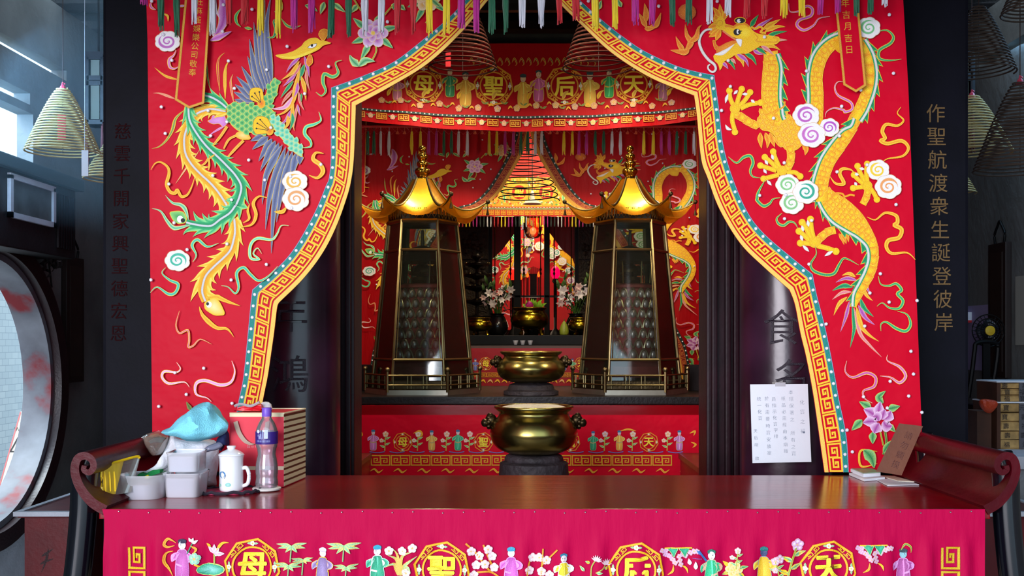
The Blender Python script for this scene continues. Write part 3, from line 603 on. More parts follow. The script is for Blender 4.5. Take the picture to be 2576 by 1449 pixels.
@motifpart('robed_figure')
def figure(a, u, v, h, robe, trim=GOLD, hat=(40, 60, 90), face=(235, 220, 215), lean=0, arms=1):
    """small embroidered robed person; v is the feet line"""
    x = lambda dx, dy: (u+dx*h+lean*dy*h*.2, v-dy*h)
    a.fill([x(-.15, 0), x(.15, 0), x(.17, .3), x(.13, .55), x(.1, .76), x(-.1, .76), x(-.14, .55), x(-.17, .3)], robe, trim, h*.018, cc=tuple(min(255, k+40) for k in robe))
    a.stroke([x(0, .74), x(.02, .4), x(-.01, .05)], h*.06, tuple(min(255, k+90) for k in robe), robe); a.stroke([x(-.14, .42), x(0, .38), x(.14, .43)], h*.045, trim)
    for s in (-1, 1): a.leaf([x(s*.06, .7), x(s*.2, .58), x(s*(.1 if s*arms > 0 else .26), .46)], h*.15, robe, tuple(min(255, k+70) for k in robe), trim, h*.012, back=.6)
    a.ell(*x(0, .86), h*.085, h*.1, face, tuple(min(255, k+10) for k in face)); a.fill([x(-.09, .9), x(.09, .9), x(.1, .98), x(0, 1.02), x(-.1, .98)], hat, None); a.stroke([x(-.02, .8), x(.02, .8)], h*.015, (190, 90, 90)); 
    for s in (-1, 1): a.ell(*x(s*.03, .87), h*.012, h*.012, BLK, n=6)
@motifpart('character_roundel')
def roundel(a, u, v, r, ch, ring=(246, 196, 20), bold=.035, fr=True, k=1.0):
    N = 16; a.stroke([(u+r*(1+.04*(-1)**i)*math.cos(2*PI*i/N+PI/16), v+r*(1+.04*(-1)**i)*math.sin(2*PI*i/N+PI/16)) for i in range(N+1)], r*.085, ring, (225, 150, 20), sm=False)
    a.stroke([(u+r*.72*math.cos(2*PI*i/32), v+r*.72*math.sin(2*PI*i/32)) for i in range(33)], r*.075, ring, (225, 150, 20), sm=False)
    for i in range(8):
        an = PI/8*(2*i)+PI/2; c, s = math.cos(an), math.sin(an); q = (u+r*.86*c, v+r*.86*s)
        if i % 2 == 0:
            for j in range(5): a.ell(q[0]+r*.05*math.cos(j*1.257), q[1]+r*.05*math.sin(j*1.257), r*.05, r*.05, (245, 225, 220), WHT, n=8)
            for sg in (-1, 1): a.leaf([(q[0]+sg*s*-r*.07, q[1]+sg*c*r*.07), (q[0]-sg*s*r*.22, q[1]+sg*c*r*.22)], r*.09, (120, 190, 120), PALE)
            a.ell(q[0], q[1], r*.035, r*.035, GOLD, n=6)
        elif fr:
            for sg in (-1, 1):
                pts = [(-.13, -.06), (.13, -.06), (.13, .06), (-.05, .06), (-.05, -.01), (.04, -.01)]
                a.stroke([(q[0]-s*(sg*.16+x)*r+c*y*r, q[1]+c*(sg*.16+x)*r+s*y*r) for x, y in pts], r*.035, (238, 180, 30), sm=False)
    a.text(ch, u, v, r*1.12, (248, 225, 60), bold)
def blossom(a, u, v, r, c=(245, 210, 225), cc=(250, 240, 240), n=5):
    for j in range(n): a.ell(u+r*.55*math.cos(j*2*PI/n-.3), v+r*.55*math.sin(j*2*PI/n-.3), r*.5, r*.5, c, cc, (235, 200, 190), .7, n=9)
    a.ell(u, v, r*.25, r*.25, (240, 190, 60), n=7)
@motifpart('flower_sprig')
def sprig(a, u, v, h, c=PUR, leafc=(60, 170, 100), lean=.1):
    a.stroke([(u, v), (u+lean*h*.4, v-h*.5), (u+lean*h, v-h)], h*.06, leafc, GOLD)
    for k, (t, s) in enumerate(((.2, -1), (.35, 1), (.55, -1), (.7, 1))): a.leaf([(u+lean*h*t, v-h*t), (u+lean*h*t+s*h*.32, v-h*(t+.14))], h*.13, leafc, PALE, GOLD, h*.012)
    blossom(a, u+lean*h, v-h, h*.17, c, WHT); blossom(a, u-h*.2, v-h*.62, h*.12, c, WHT)
# ------------------------------------------------------------------ materials
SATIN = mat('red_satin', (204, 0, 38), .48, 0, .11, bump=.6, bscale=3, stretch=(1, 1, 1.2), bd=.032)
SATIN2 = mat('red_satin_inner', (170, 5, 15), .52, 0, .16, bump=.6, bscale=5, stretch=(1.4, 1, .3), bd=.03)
PINKCLOTH = mat('crimson_table_cloth', (178, 0, 64), .6, 0, .1, bump=.25, bscale=16, stretch=(1.5, 1, .3))
YELSAT = mat('yellow_satin_edging', (250, 205, 90), .45, bump=.15, bscale=80)
TEALSAT = mat('teal_satin', (0, 128, 122), .4, bump=.2, bscale=60)
CRYSTAL = mat('rhinestone', (240, 240, 250), .22, .15, 1.0)
DARKWOOD = mat('dark_lacquered_wood', (20, 7, 10), .45, 0, .25, bump=.12, bscale=14, var=.35, vscale=6)
COLWOOD = mat('column_lacquer', (48, 22, 40), .3, 0, .5, bump=.14, bscale=7, var=.5, vscale=5, coat=.25)
MAROON = mat('maroon_lacquer_wood', (132, 3, 16), .2, 0, .4, bump=.05, bscale=12, var=.25, vscale=5, coat=.12, stretch=(.3, 2, 1))
REDWOOD = mat('brown_red_wood', (92, 30, 22), .35, 0, .5, bump=.1, bscale=12, var=.25)
REDPAINT = mat('red_painted_board', (120, 6, 14), .4, bump=.08, var=.2)
BLACKP = mat('black_paint', (7, 6, 8), .5, 0, .2, var=.2)
WALLM = mat('grey_plaster', (104, 106, 104), .85, 0, .3, bump=.3, bscale=22, var=.3, vscale=2.2)
STONE = mat('grey_granite', (128, 130, 134), .75, 0, .3, bump=.4, bscale=60, var=.25, vscale=10)
DSTONE = mat('dark_granite', (62, 54, 58), .6, 0, .4, bump=.5, bscale=40, var=.45, vscale=12)
CONC = mat('pale_stone', (190, 195, 205), .7, bump=.2, var=.15, vscale=6)
BRASS = mat('polished_brass', (158, 142, 80), .26, 1, bump=.05, bscale=6, var=.18, vscale=5)
OLDBRASS = mat('antique_brass', (128, 112, 76), .36, 1, bump=.06, bscale=14, var=.3, vscale=6)
GOLDM = mat('gilt_metal', (255, 204, 56), .27, 1, bump=.04, bscale=5)
DARKBR = mat('darkened_bronze', (70, 56, 36), .35, .9, bump=.1, var=.3)
ASH = mat('incense_ash', (205, 195, 180), .95, bump=.5, bscale=90, var=.1)
COILT = mat('incense_tan', (196, 176, 120), .8, bump=.2, bscale=200)
COILD = mat('incense_dark', (72, 58, 48), .85)
COILR = mat('incense_brown', (58, 24, 16), .9, 0, .2)
PAPER = mat('white_paper', (232, 236, 244), .6, bump=.05)
REDCARD = mat('red_card', (205, 30, 40), .6)
def brickmat():
    m = bpy.data.materials.new('whitewashed_brick'); m.use_nodes = True; nt = m.node_tree; b = nt.nodes['Principled BSDF']
    tc = nt.nodes.new('ShaderNodeTexCoord'); mp = nt.nodes.new('ShaderNodeMapping'); mp.inputs['Rotation'].default_value = (PI/2, 0, PI/2)
    sx = nt.nodes.new('ShaderNodeSeparateXYZ'); cx = nt.nodes.new('ShaderNodeCombineXYZ'); nt.links.new(tc.outputs['Object'], sx.inputs[0])
    nt.links.new(sx.outputs['Y'], cx.inputs[0]); nt.links.new(sx.outputs['Z'], cx.inputs[1])
    k = nt.nodes.new('ShaderNodeTexBrick'); k.inputs['Scale'].default_value = 4; k.inputs['Color1'].default_value = lin((226, 232, 236)); k.inputs['Color2'].default_value = lin((214, 222, 228)); k.inputs['Mortar'].default_value = lin((186, 196, 206)); k.inputs['Mortar Size'].default_value = .012
    nt.links.new(cx.outputs[0], k.inputs['Vector']); nt.links.new(k.outputs[0], b.inputs['Base Color']); b.inputs['Roughness'].default_value = .85
    return m
BRICK = brickmat()
def floormat():
    m = bpy.data.materials.new('granite_paving'); m.use_nodes = True; nt = m.node_tree; b = nt.nodes['Principled BSDF']
    tc = nt.nodes.new('ShaderNodeTexCoord'); k = nt.nodes.new('ShaderNodeTexBrick'); k.inputs['Scale'].default_value = 1.6
    k.inputs['Color1'].default_value = lin((150, 150, 152)); k.inputs['Color2'].default_value = lin((128, 128, 132)); k.inputs['Mortar'].default_value = lin((70, 70, 72)); k.inputs['Mortar Size'].default_value = .008
    nt.links.new(tc.outputs['Object'], k.inputs['Vector']); nt.links.new(k.outputs[0], b.inputs['Base Color']); b.inputs['Roughness'].default_value = .5
    return m
# ------------------------------------------------------------------ room shell
XW = 3.02
struct('floor', box(-5.2, 5.2, -9, 11.6, -.1, 0), floormat())
bm = box(-3.4, 3.4, -.6, 11.3, 3.9, 4.05)
for k in range(12): tube(bm, [(-3.3, 4.6+k*.55, 3.8), (3.3, 4.6+k*.55, 3.8)], .085, 10)
struct('ceiling', bm, mat('sooty_roof_timber', (22, 22, 28), .7, bump=.3, var=.3))
# side walls: the left one has a round moon gate and narrow daylight slits under the roof
GY, GZ, GR = 5.72, 1.27, .80
def wallfn(x0): return lambda y, z, d: Vector((x0+d, y, z))
circ = [(GY+GR*math.cos(2*PI*k/64), GZ+GR*math.sin(2*PI*k/64)) for k in range(64)]
def slot(y0, y1, z0, z1): return [(y0, z0), (y1, z0), (y1, z1), (y0, z1)]
slits = [slot(4.4, 6.34, 2.56, 2.94), slot(4.4, 6.3, 2.99, 3.06), slot(4.4, 6.8, 3.26, 3.33)]
wl = BM(); prism(wl, [slot(-.6, 11.2, 0, 3.72), circ]+slits, wallfn(-XW-.1), 0, .1); struct('wall_left', wl, WALLM)
wr = BM(); prism(wr, [slot(-.6, 11.2, 0, 3.72), slot(4.6, 6.9, 3.36, 3.41)], wallfn(XW), 0, .2); struct('wall_right', wr, WALLM)
struct('shade_beam', box(-3.0, 3.0, 2.1, 2.34, 2.72, 3.1), DARKWOOD)  # unseen beam added to shade the tops of the front curtains
struct('wall_back', box(-XW-.2, XW+.2, 11.0, 11.2, 0, 3.9), WALLM)
# sill under the moon gate
# moon gate frame: thick worn ring in the wall
def worn():
    m = bpy.data.materials.new('worn_gate_paint'); m.use_nodes = True; nt = m.node_tree; b = nt.nodes['Principled BSDF']
    tc = nt.nodes.new('ShaderNodeTexCoord'); n = nt.nodes.new('ShaderNodeTexNoise'); n.inputs['Scale'].default_value = 2.6; n.inputs['Detail'].default_value = 8
    nt.links.new(tc.outputs['Object'], n.inputs['Vector']); r = nt.nodes.new('ShaderNodeValToRGB')
    e = r.color_ramp.elements; e[0].position = .36; e[0].color = lin((120, 8, 22)); e[1].position = .43; e[1].color = lin((96, 96, 104))
    x = r.color_ramp.elements.new(.8); x.color = lin((150, 156, 164))
    nt.links.new(n.outputs['Fac'], r.inputs[0]); nt.links.new(r.outputs[0], b.inputs['Base Color']); b.inputs['Roughness'].default_value = .55
    return m
t = thing('moon_gate', 'round moon gate with worn red paint in the left wall', 'gate', (-XW-.05, GY, GZ-GR))
def ringprof(r0, r1, x0, x1, n=72):
    b = BM(); R = []
    for k in range(n):
        a = 2*PI*k/n; c, s = math.cos(a), math.sin(a)
        R.append([b.verts.new((x, GY+r*c, GZ+r*s)) for r, x in ((r0, x0), (r1, x0), (r1, x1), (r0, x1))])
    for k in range(n):
        A, B = R[k], R[(k+1) % n]
        for i in range(4): b.faces.new((A[i], A[(i+1) % 4], B[(i+1) % 4], B[i]))
    bmesh.ops.recalc_face_normals(b, faces=b.faces[:]); return b
obj('reveal', ringprof(GR-.05, GR-.004, -XW-.125, -XW+.05), worn(), t, True)
obj('frame', ringprof(GR-.012, GR+.09, -XW+.005, -XW+.1), mat('gate_frame_dark', (34, 10, 16), .4, var=.3, bump=.1), t, True)
struct('wall_alley', box(-5.2, -5.0, 2, 10.5, 0, 2.42), BRICK)
# wet floor board outside the gate
def aboard():
    t = thing('warning_board', 'white folding wet floor board standing outside the moon gate', 'sign', P(60, 1262, 7.4))
    Y = 7.4; m = mat('pale_plastic', (236, 228, 214), .5)
    q = [P(52, 1035, Y), P(96, 1035, Y), P(84, 1262, Y), P(-30, 1262, Y)]
    b = BM(); prism(b, [[(52, 1035), (96, 1035), (74, 1262), (-14, 1262)], [(64, 1043), (84, 1043), (82, 1056), (62, 1056)]], lambda u, v, d: P(u, v, Y+d), -.012, .012); obj('panel', b, m, t)
    b = BM(); prism(b, [[(60, 1040), (100, 1040), (110, 1262), (30, 1262)]], lambda u, v, d: P(u, v, Y+.25+d-(1262-v)/227*.22), -.01, .01); obj('rear_panel', b, m, t)
    a = Art(Y-.0135, .001); a.stroke([(46, 1100), (66, 1136), (26, 1136), (46, 1100)], 4, (60, 60, 60), sm=False); a.stroke(S('46,1110 46,1124'), 3, (60, 60, 60)); a.text('WET', 52, 1080, 15, (90, 80, 70)); a.stroke(S('52,1036 -12,1260'), 3, (225, 120, 120), sm=False); a.build('warning_print', t)
aboard()
# inner chamber walls (behind the front curtains)
tw = BM(); bx(tw, -1.72, -.86, 4.42, 4.52, 0, 3.85); bx(tw, .9, 1.72, 4.42, 4.52, 0, 3.85); bx(tw, -.86, .9, 4.42, 4.52, 3.2, 3.85); struct('wall_front', tw, DARKWOOD)
struct('wall_chamber_left', box(-1.72, -1.62, 4.52, 11.0, 0, 3.88), REDPAINT); struct('wall_chamber_right', box(1.62, 1.72, 4.52, 11.0, 0, 3.88), REDPAINT)
# jambs beside the opening, with stepped mouldings
for nm, u0, u1, s in (('left', 818, 886, 1), ('right', 1783, 1872, -1)):
    Y = 4.15; x0, x1 = P(u0, 0, Y).x, P(u1, 0, Y).x
    b = box(x0, x1, 4.2, 4.4, 0, 3.7, .01)
    for k in (.18, .42, .8): c = x0+(x1-x0)*(k if s > 0 else 1-k); bx(b, c-.011, c+.011, 4.17, 4.25, 0, 3.7, .006)
    o = struct('trim_1' if s > 0 else 'trim_2', b, mat('purple_brown_lacquer', (34, 8, 18), .45, 0, .2, bump=.05, var=.3))
# inner round columns with carved dark characters, on stone bases
def carved(cx, cy, r, chars, name, label, uc, dv):
    t = thing(name, label, 'column', (cx, cy, 0))
    b = lathe(BM(), [(r, .3), (r, 3.7)], (cx, cy, 0), 48); sh = obj('shaft', b, COLWOOD, t, True)
    b = lathe(BM(), [(r*1.25, 0), (r*1.38, .12), (r*1.2, .26), (r*1.04, .3)], (cx, cy, 0), 40); obj('base', b, DSTONE, t, True)
    a = Art(cy); 
    def pt(u, v, o):
        x = (u-U0)*(cy-r)/F; z = CH-(v-V0)*(cy-r)/F; an = (x-cx)/r; an = max(-1.4, min(1.4, an)); k = r+o*3
        return Vector((cx+k*math.sin(an), cy-k*math.cos(an), z))
    a.pt = pt
    for (ch, u, v, sz) in chars:
        a.text(ch, u, v, sz, (10, 6, 12), .012)
        a.off += .0005; a.text(ch, u, v, sz, (34, 22, 38), -.004)
    a.build('carved_characters', sh, None)
carved(P(745, 0, 4.02).x, 4.02, .17, [('年', 728, 790, 96), ('鴻', 728, 940, 100), ('時', 730, 650, 96)], 'round_column', 'glossy dark round column with carved characters behind the left curtain', 0, 0)
carved(P(1976, 0, 4.02).x, 4.02, .175, [('食', 1968, 822, 96), ('名', 1988, 945, 90)], 'round_column', 'dark round column behind the right curtain with the handwritten notice', 0, 0)
# outer square columns with gilt couplets
def couplet(u0, u1, txt, col, label, uc, v0, dv, sz, lean):
    Y = 3.74; x0, x1 = P(u0, 0, Y).x, P(u1, 0, Y).x
    t = thing('couplet_column', label, 'column', ((x0+x1)/2, Y+.14, 0))
    sh = obj('shaft', box(x0, x1, Y, Y+.26, .22, 3.88, .012), mat('black_blue_lacquer', (10, 10, 20), .6, 0, .12, bump=.04, var=.4, vscale=4), t); obj('base', box(x0-.05, x1+.05, Y-.05, Y+.31, 0, .22, .02), DSTONE, t)
    a = Art(Y, .002)
    for k, ch in enumerate(txt): a.text(ch, uc+lean*(k-4), v0+dv*k, sz, col, -.012 if sum(col) > 250 else .0)
    a.build('couplet_characters', sh, mat('faded_red_paint', (40, 13, 16), .85, 0, .05) if sum(col) < 120 else None)
couplet(258, 402, '慈雲千開家興聖德宏恩', (30, 11, 14), 'dark square column with faint red characters left of the phoenix curtain', 304, 330, 56.5, 44, -1.2)
couplet(2262, 2437, '作聖航渡衆生誕登彼岸', (112, 84, 40), 'dark square column with gilt couplet right of the dragon curtain', 2362, 285, 58.4, 50, 2.2)
struct('baseboard_left', box(-XW, -XW+.03, -.6, 11, 0, .46), CONC)
# ------------------------------------------------------------------ front pair of embroidered curtains
def dense(pts, n=5, corner=()):
    """smooth between corner indices"""
    out = []; seg = []
    for i, p in enumerate(pts):
        seg.append(p)
        if i in corner:
            out += cr(seg, False, n)[:-1]; seg = [p]
    return out+cr(seg, False, n)
def border(ci, co, nper):
    """inner / outer border lines matched corner by corner; returns map (s 0..1, t 0 inner .. 1 outer)"""
    I, O, W = [], [], []
    for a, b, n in zip(ci, co, nper):
        n *= 8; I += resample(cr(a, False, 6), n)[(1 if I else 0):]; O += resample(cr(b, False, 6), n)[(1 if O else 0):]
    N = len(I)-1
    def mp(s, t):
        s = max(0, min(N-1e-6, s*N)); k = int(s); f = s-k
        return l2(l2(I[k], I[k+1], f), l2(O[k], O[k+1], f), t)
    return mp, N
def band(a, mp, N, t0, t1, c, e=None):
    V = []
    for i in range(N+1): V += [mp(i/N, t0), mp(i/N, t1)]
    a.add(V, [(2*i, 2*i+1, 2*i+3, 2*i+2) for i in range(N)], [lin(c)]*len(V))
def sheet(poly, Y, th=.004):
    b = BM(); prism(b, [poly], lambda u, v, d: P(u, v, Y)+Vector((0, d, 0)), 0, th); return b
def stones(pos, Y, r, off=.004):
    b = BM()
    for u, v in pos:
        c = P(u, v, Y)+Vector((0, -off, 0)); n = 6; R = []
        for rr, d in ((r, .001), (r*.95, -.002), (r*.5, -.004)): R.append([b.verts.new(c+Vector((rr*math.cos(2*PI*k/n+.3), d, rr*math.sin(2*PI*k/n+.3)))) for k in range(n)])
        for A, B in zip(R, R[1:]):
            for k in range(n): b.faces.new((A[k], A[(k+1) % n], B[(k+1) % n], B[k]))
        b.faces.new(R[-1])
    return b
def stoneparts(pos, Y, r, off, t, nm='rhinestone', m=None):
    """each rhinestone a part of its own, sharing one mesh"""
    me = None; org = P(U0, V0, Y)
    for u, v in pos:
        if me is None:
            o = obj(nm, stones([(U0, V0)], Y, r, off), m or CRYSTAL, None); me = o.data; me.transform(Matrix.Translation(-org))
        else: o = bpy.data.objects.new(nm, me); COL.objects.link(o)
        adopt(o, t); o.location = o.location+P(u, v, Y)
def trimset(t, mp, N, Y, units, cols=None, sz=1.0, nst=60, key=True, hs=1.0, r=.0065):
    a = Art(Y, .002*hs); band(a, mp, N, 0, .165, (250, 205, 90)); a.build('yellow_edging', t, EMB)
    a = Art(Y, .0015*hs); band(a, mp, N, .79, 1.0, TEAL); band(a, mp, N, .775, .80, (150, 150, 190)); band(a, mp, N, .985, 1.01, (150, 150, 190)); a.build('teal_trim', t, EMB)
    if key:
        a = Art(Y, .002*hs); key_units(a, lambda s, t_: mp(s/units, t_), units, .255, .74, 4.5*sz); a.build('key_fret_trim', t, EMB)
    return [mp((k+.5)/nst, .895) for k in range(nst)]
def scatter(poly, avoid, n, dmin, seed):
    rnd = random.Random(seed); us = [p[0] for p in poly]; vs = [p[1] for p in poly]; out = []
    for _ in range(6000):
        q = (rnd.uniform(min(us), max(us)), rnd.uniform(min(vs), max(vs)))
        if inside(q, poly) and all(math.hypot(q[0]-o[0], q[1]-o[1]) > dmin for o in out): out.append(q)
        if len(out) >= n: break
    return out
YC = 3.52
TOP = -70
LI = [S('1290,-70 1228,0 1159,83 1076,160 982,218 895,265'), S('895,265 894,304 890,400 884,450 873,495 845,572 810,639 762,702 702,761'), S('702,761 697,775 690,834 680,904 673,950 661,1010 646,1100 634,1185')]
LO = [S('1240,-70 1172,0 1135,40 1076,91 993,155 910,193 834,221'), S('834,221 833,300 833,400 828,450 821,467 793,534 744,621 699,674 636,729'), S('636,729 632,760 625,834 613,950 600,1015 587,1100 577,1185')]
RI = [S('1345,-70 1400,0 1457,57 1535,130 1626,190 1708,226 1746,240'), S('1746,240 1753,290 1764,400 1781,450 1810,526 1862,612 1924,674 1986,729'), S('1986,729 2000,767 2014,840 2028,898 2045,987 2060,1089 2074,1188')]
RO = [S('1385,-70 1457,0 1515,52 1568,94 1626,132 1714,171 1796,190'), S('1796,190 1808,276 1819,367 1843,450 1879,533 1921,588 1993,650 2043,690'), S('2043,690 2055,747 2076,829 2100,950 2109,1002 2128,1097 2134,1188')]
def fcurtain(name, label, I, O, outer, Y, units, motif, extras, seed, nper, motifname):
    mp, N = border(I, O, nper)
    inner = [mp(k/160, 0) for k in range(161)]; outr = [mp(k/160, 1) for k in range(161)]
    t = thing(name, label, 'curtain', P(sum(p[0] for p in outer)/len(outer), 1188, Y))
    obj('panel', sheet(inner+outer, Y), SATIN, t)
    pos = trimset(t, mp, N, Y, units, nst=54)
    a = Art(Y, .0022, split=True); motif(a); off = a.off; a.build(motifname, t)
    a = Art(Y, off+.0002, split='leaves'); extras(a); off = a.off; a.build('leaf_embroidery', t)
    stoneparts(pos, Y, .0062, .0025, t); stoneparts(scatter(outr+outer, None, 46, 52, seed), Y, .0062, off, t)
    return t
fcurtain('embroidered_curtain', 'red satin curtain with embroidered phoenix, gathered to the left of the opening', LI, LO, S('383,1188 383,1060 377,600 371,100 366,-70'), YC, 40, lambda a: (phoenix_tail(a), phoenix(a)), phoenix_extras, 3, (12, 17, 12), 'phoenix_embroidery')
fcurtain('embroidered_curtain', 'red satin curtain with embroidered golden dragon, gathered to the right of the opening', RI, RO, S('2322,1188 2318,1060 2300,600 2285,220 2268,-70'), YC, 42, dragon, dragon_extras, 11, (12, 17, 13), 'dragon_embroidery')
# header pole and tassel fringe above
YF = 3.40
b = BM(); tube(b, [P(230, -170, YC)+Vector((0, .02, 0)), P(2440, -170, YC)+Vector((0, .02, 0))], .03, 12)
t = thing('curtain_pole', 'dark wooden pole above carrying the front curtains', 'pole', P(1322, -170, YC)); obj('pole', b, DARKWOOD, t)
b = BM()
for k in range(30): u = 300+k*70; tube(b, [P(u, -158, YC)+Vector((0, .02, 0)), P(u, -70, YC)], .004, 5)
obj('hanging_cord', b, REDCARD, t)
def tassel(b, top, L, r, rnd, strands=10):
    ball(b, top+Vector((0, 0, r*.9)), r*.9, 8)
    for k in range(strands):
        a = 2*PI*k/strands; q = r*(.75 if k % 2 else .45); e = L*rnd.uniform(.93, 1.03); p0 = top+Vector((q*.6*math.cos(a), q*.6*math.sin(a), 0))
        p1 = top+Vector((q*1.1*math.cos(a)+rnd.uniform(-.2, .2)*r, q*1.1*math.sin(a), -e*.6)); p2 = top+Vector((q*1.3*math.cos(a)+rnd.uniform(-.5, .5)*r, q*1.2*math.sin(a), -e))
        tube(b, [p0, p1, p2], [r*.62, r*.6, r*.22], 5)
TC = {k: mat('tassel_'+k, c, .55, bump=.3, bscale=300, stretch=(1, 1, .05), sheen=.3) for k, c in (('green', (0, 92, 58)), ('yellow', (228, 200, 10)), ('white', (205, 205, 215)), ('magenta', (176, 10, 130)), ('red', (190, 8, 26)), ('orange', (220, 90, 40)), ('dark', (24, 40, 40)))}
t = thing('tassel_fringe', 'netted fringe of green, yellow, magenta and white tassels over the front curtains', 'fringe', P(1322, -110, YF))
b = BM()
for k in range(56):
    u = 360+k*34.5
    for s in (-1, 1): tube(b, [P(u, -150, YF), P(u+17*s, -120, YF), P(u, -95, YF)], .002, 4)
tube(b, [P(340, -150, YF), P(2310, -150, YF)], .008, 6); obj('netting', b, TC['red'], t)
rnd = random.Random(5)
for k, u, v in [('magenta', 362, 12), ('green', 404, 72), ('green', 444, 88), ('white', 490, 60), ('white', 534, 85), ('red', 575, 60), ('red', 616, 62), ('yellow', 656, 88), ('yellow', 700, 92), ('magenta', 739, 78), ('magenta', 784, 80), ('green', 834, 92), ('green', 878, 92), ('white', 918, 88), ('white', 961, 85), ('red', 1000, 84), ('red', 1040, 84), ('yellow', 1080, 88), ('yellow', 1124, 90), ('magenta', 1161, 70), ('magenta', 1199, 80), ('green', 1238, 82), ('green', 1272, 82), ('white', 1314, 68), ('white', 1362, 68), ('red', 1407, 60), ('red', 1449, 52), ('yellow', 1498, 75), ('yellow', 1547, 72), ('magenta', 1598, 60), ('magenta', 1643, 62), ('green', 1691, 65), ('green', 1733, 65), ('white', 1786, 56), ('white', 1833, 42), ('red', 1880, 44), ('red', 1925, 44), ('yellow', 1973, 42), ('yellow', 2018, 42), ('magenta', 2065, 35), ('magenta', 2108, 36), ('green', 2155, 40), ('green', 2190, 35), ('white', 2226, 18)]:
    b = BM(); tp = P(u, -95, YF); tassel(b, tp, px(v+95, YF), .0085, rnd); obj('tassel', b, TC[k], t)
# two ribbon banners with gilt characters
def banner(label, quad, Y, txt, cu, cv, du, dv, sz, rot):
    t = thing('ribbon_banner', label, 'banner', P(*quad[2], Y))
    t = obj('strip', sheet(quad, Y, .003), SATIN, t)
    a = Art(Y, .001); c = (sum(p[0] for p in quad)/5, sum(p[1] for p in quad)/5)
    a.stroke(quad[:1]+quad[1:]+quad[:0], 6, (225, 165, 50), (205, 140, 40), sm=False); a.build('gold_braid', t)
    a = Art(Y, .001)
    for k, ch in enumerate(txt): a.text(ch, cu+du*k, cv+dv*k, sz, (225, 170, 40), .0, rot=rot)
    a.build('gilt_characters', t)
banner('red ribbon banner hanging over the phoenix curtain with a column of gilt characters', S('478,-100 443,250 476,270 511,258 534,-100'), YC-.03, '旺麻雀娛樂公司敬奉', 502, 5, -2.2, 22.2, 20, -.06)
banner('red ribbon banner hanging over the dragon curtain with four gilt characters', S('2092,-100 2124,212 2153,229 2176,214 2146,-100'), YC-.03, '年吉月吉日', 2126, 8, 2.6, 29.3, 22, .05)
# ------------------------------------------------------------------ front altar table with curled ends
YT0, YT1, ZT = 2.80, 3.50, 1.10
XL, XR = P(258, 0, YT0).x, P(2482, 0, YT0).x
t = thing('altar_table', 'long maroon lacquered altar table with curled scroll ends in front', 'table', ((XL+XR)/2, 3.15, 0))
obj('tabletop', box(XL-.01, XR+.01, YT0, YT1, ZT-.028, ZT, .004), MAROON, t)
def scroll(mir):
    c = cr([(266, 1283), (232, 1262), (203, 1225), (190, 1185), (196, 1155), (214, 1146), (232, 1155), (237, 1174), (226, 1188), (213, 1182), (214, 1171)], False, 6)
    if mir: c = [(2740-u+4, v) for u, v in c]
    n = normals(c); W = [lerp(13, 6, i/(len(c)-1)) for i in range(len(c))]
    A = [(p[0]+m[0]*h, p[1]+m[1]*h) for p, m, h in zip(c, n, W)]; B = [(p[0]-m[0]*h, p[1]-m[1]*h) for p, m, h in zip(c, n, W)]
    b = BM(); N = len(c); R = []
    for y in (YT0-.005, YT1):
        R.append([[b.verts.new(Vector((P(q[0], 0, YT0).x, y, P(0, q[1], YT0).z))) for q in L] for L in (A, B)])
    for i in range(N-1):
        for s in (0, 1): b.faces.new((R[0][s][i], R[0][s][i+1], R[1][s][i+1], R[1][s][i]))
        for y in (0, 1): b.faces.new((R[y][0][i], R[y][1][i], R[y][1][i+1], R[y][0][i+1]))
    for i in (0, N-1): b.faces.new((R[0][0][i], R[0][1][i], R[1][1][i], R[1][0][i]))
    bmesh.ops.recalc_face_normals(b, faces=b.faces[:]); return b
for mir in (0, 1): obj('scroll_end', scroll(mir), mat('dark_maroon_lacquer', (74, 2, 14), .34, 0, .18, bump=.06, var=.3), t, True)
for mir in (0, 1):
    for y in (2.86, 3.42):
        pts = cr([(205, 1150), (190, 1200), (186, 1300), (172, 1449), (150, 1600), (150, 1900), (120, 2100), (90, 2290)], False, 5)
        if mir: pts = [(2744-u, v) for u, v in pts]
        b = BM(); q = [Vector((P(u, 0, YT0).x, y, max(.03, P(0, v, YT0).z))) for u, v in pts]; tube(b, q, .036, 12); obj('leg', b, mat('black_gloss_lacquer', (8, 10, 18), .12, 0, .6, coat=.6), t, True)
obj('rear_apron', box(XL, XR, YT1-.03, YT1, .7, ZT-.028), DARKWOOD, t)
# table cloth with its embroidery
YCL = 2.785
def cl(u, v, o=0):
    g = max(0, min(1, (v-1340)/60)); y = YCL-o-.006*g*math.sin(u*.055+1.3*math.sin(u*.013))-.004*g*math.sin(u*.13); return Vector((P(u, 0, YCL).x, y, P(0, v, YCL).z))
b = BM(); nu, nv = 220, 16
vs = [1281+(k/nv)*(2150-1281) if k > 6 else 1281+k*20 for k in range(nv+1)]
G = [[b.verts.new(cl(lerp(260-(3 if v < 1300 else -2), 2478, i/nu), v)) for i in range(nu+1)] for v in vs]
for A, B in zip(G, G[1:]):
    for i in range(nu): b.faces.new((A[i], A[i+1], B[i+1], B[i]))
thick(b, (0, .003, 0))
t = thing('altar_cloth', 'crimson altar cloth with gold roundels hanging down the front of the altar table', 'cloth', P(1370, 2150, YCL))
t = obj('cloth', b, PINKCLOTH, t, True)
stoneparts([(300+k*61+(k*37 % 23), 1286+(k*13 % 5)) for k in range(36)], YCL, .0026, .001, t, 'staple', mat('staple_metal', (190, 180, 180), .3, .9))
a = Art(YCL, .004, pt=cl, split=True)
for u, v, ch in ((636, 1424, '母'), (1112, 1432, '聖'), (1600, 1434, '后'), (2083, 1430, '天')): roundel(a, u, v, 67, ch, bold=.04)
a.build('roundel_embroidery', t)
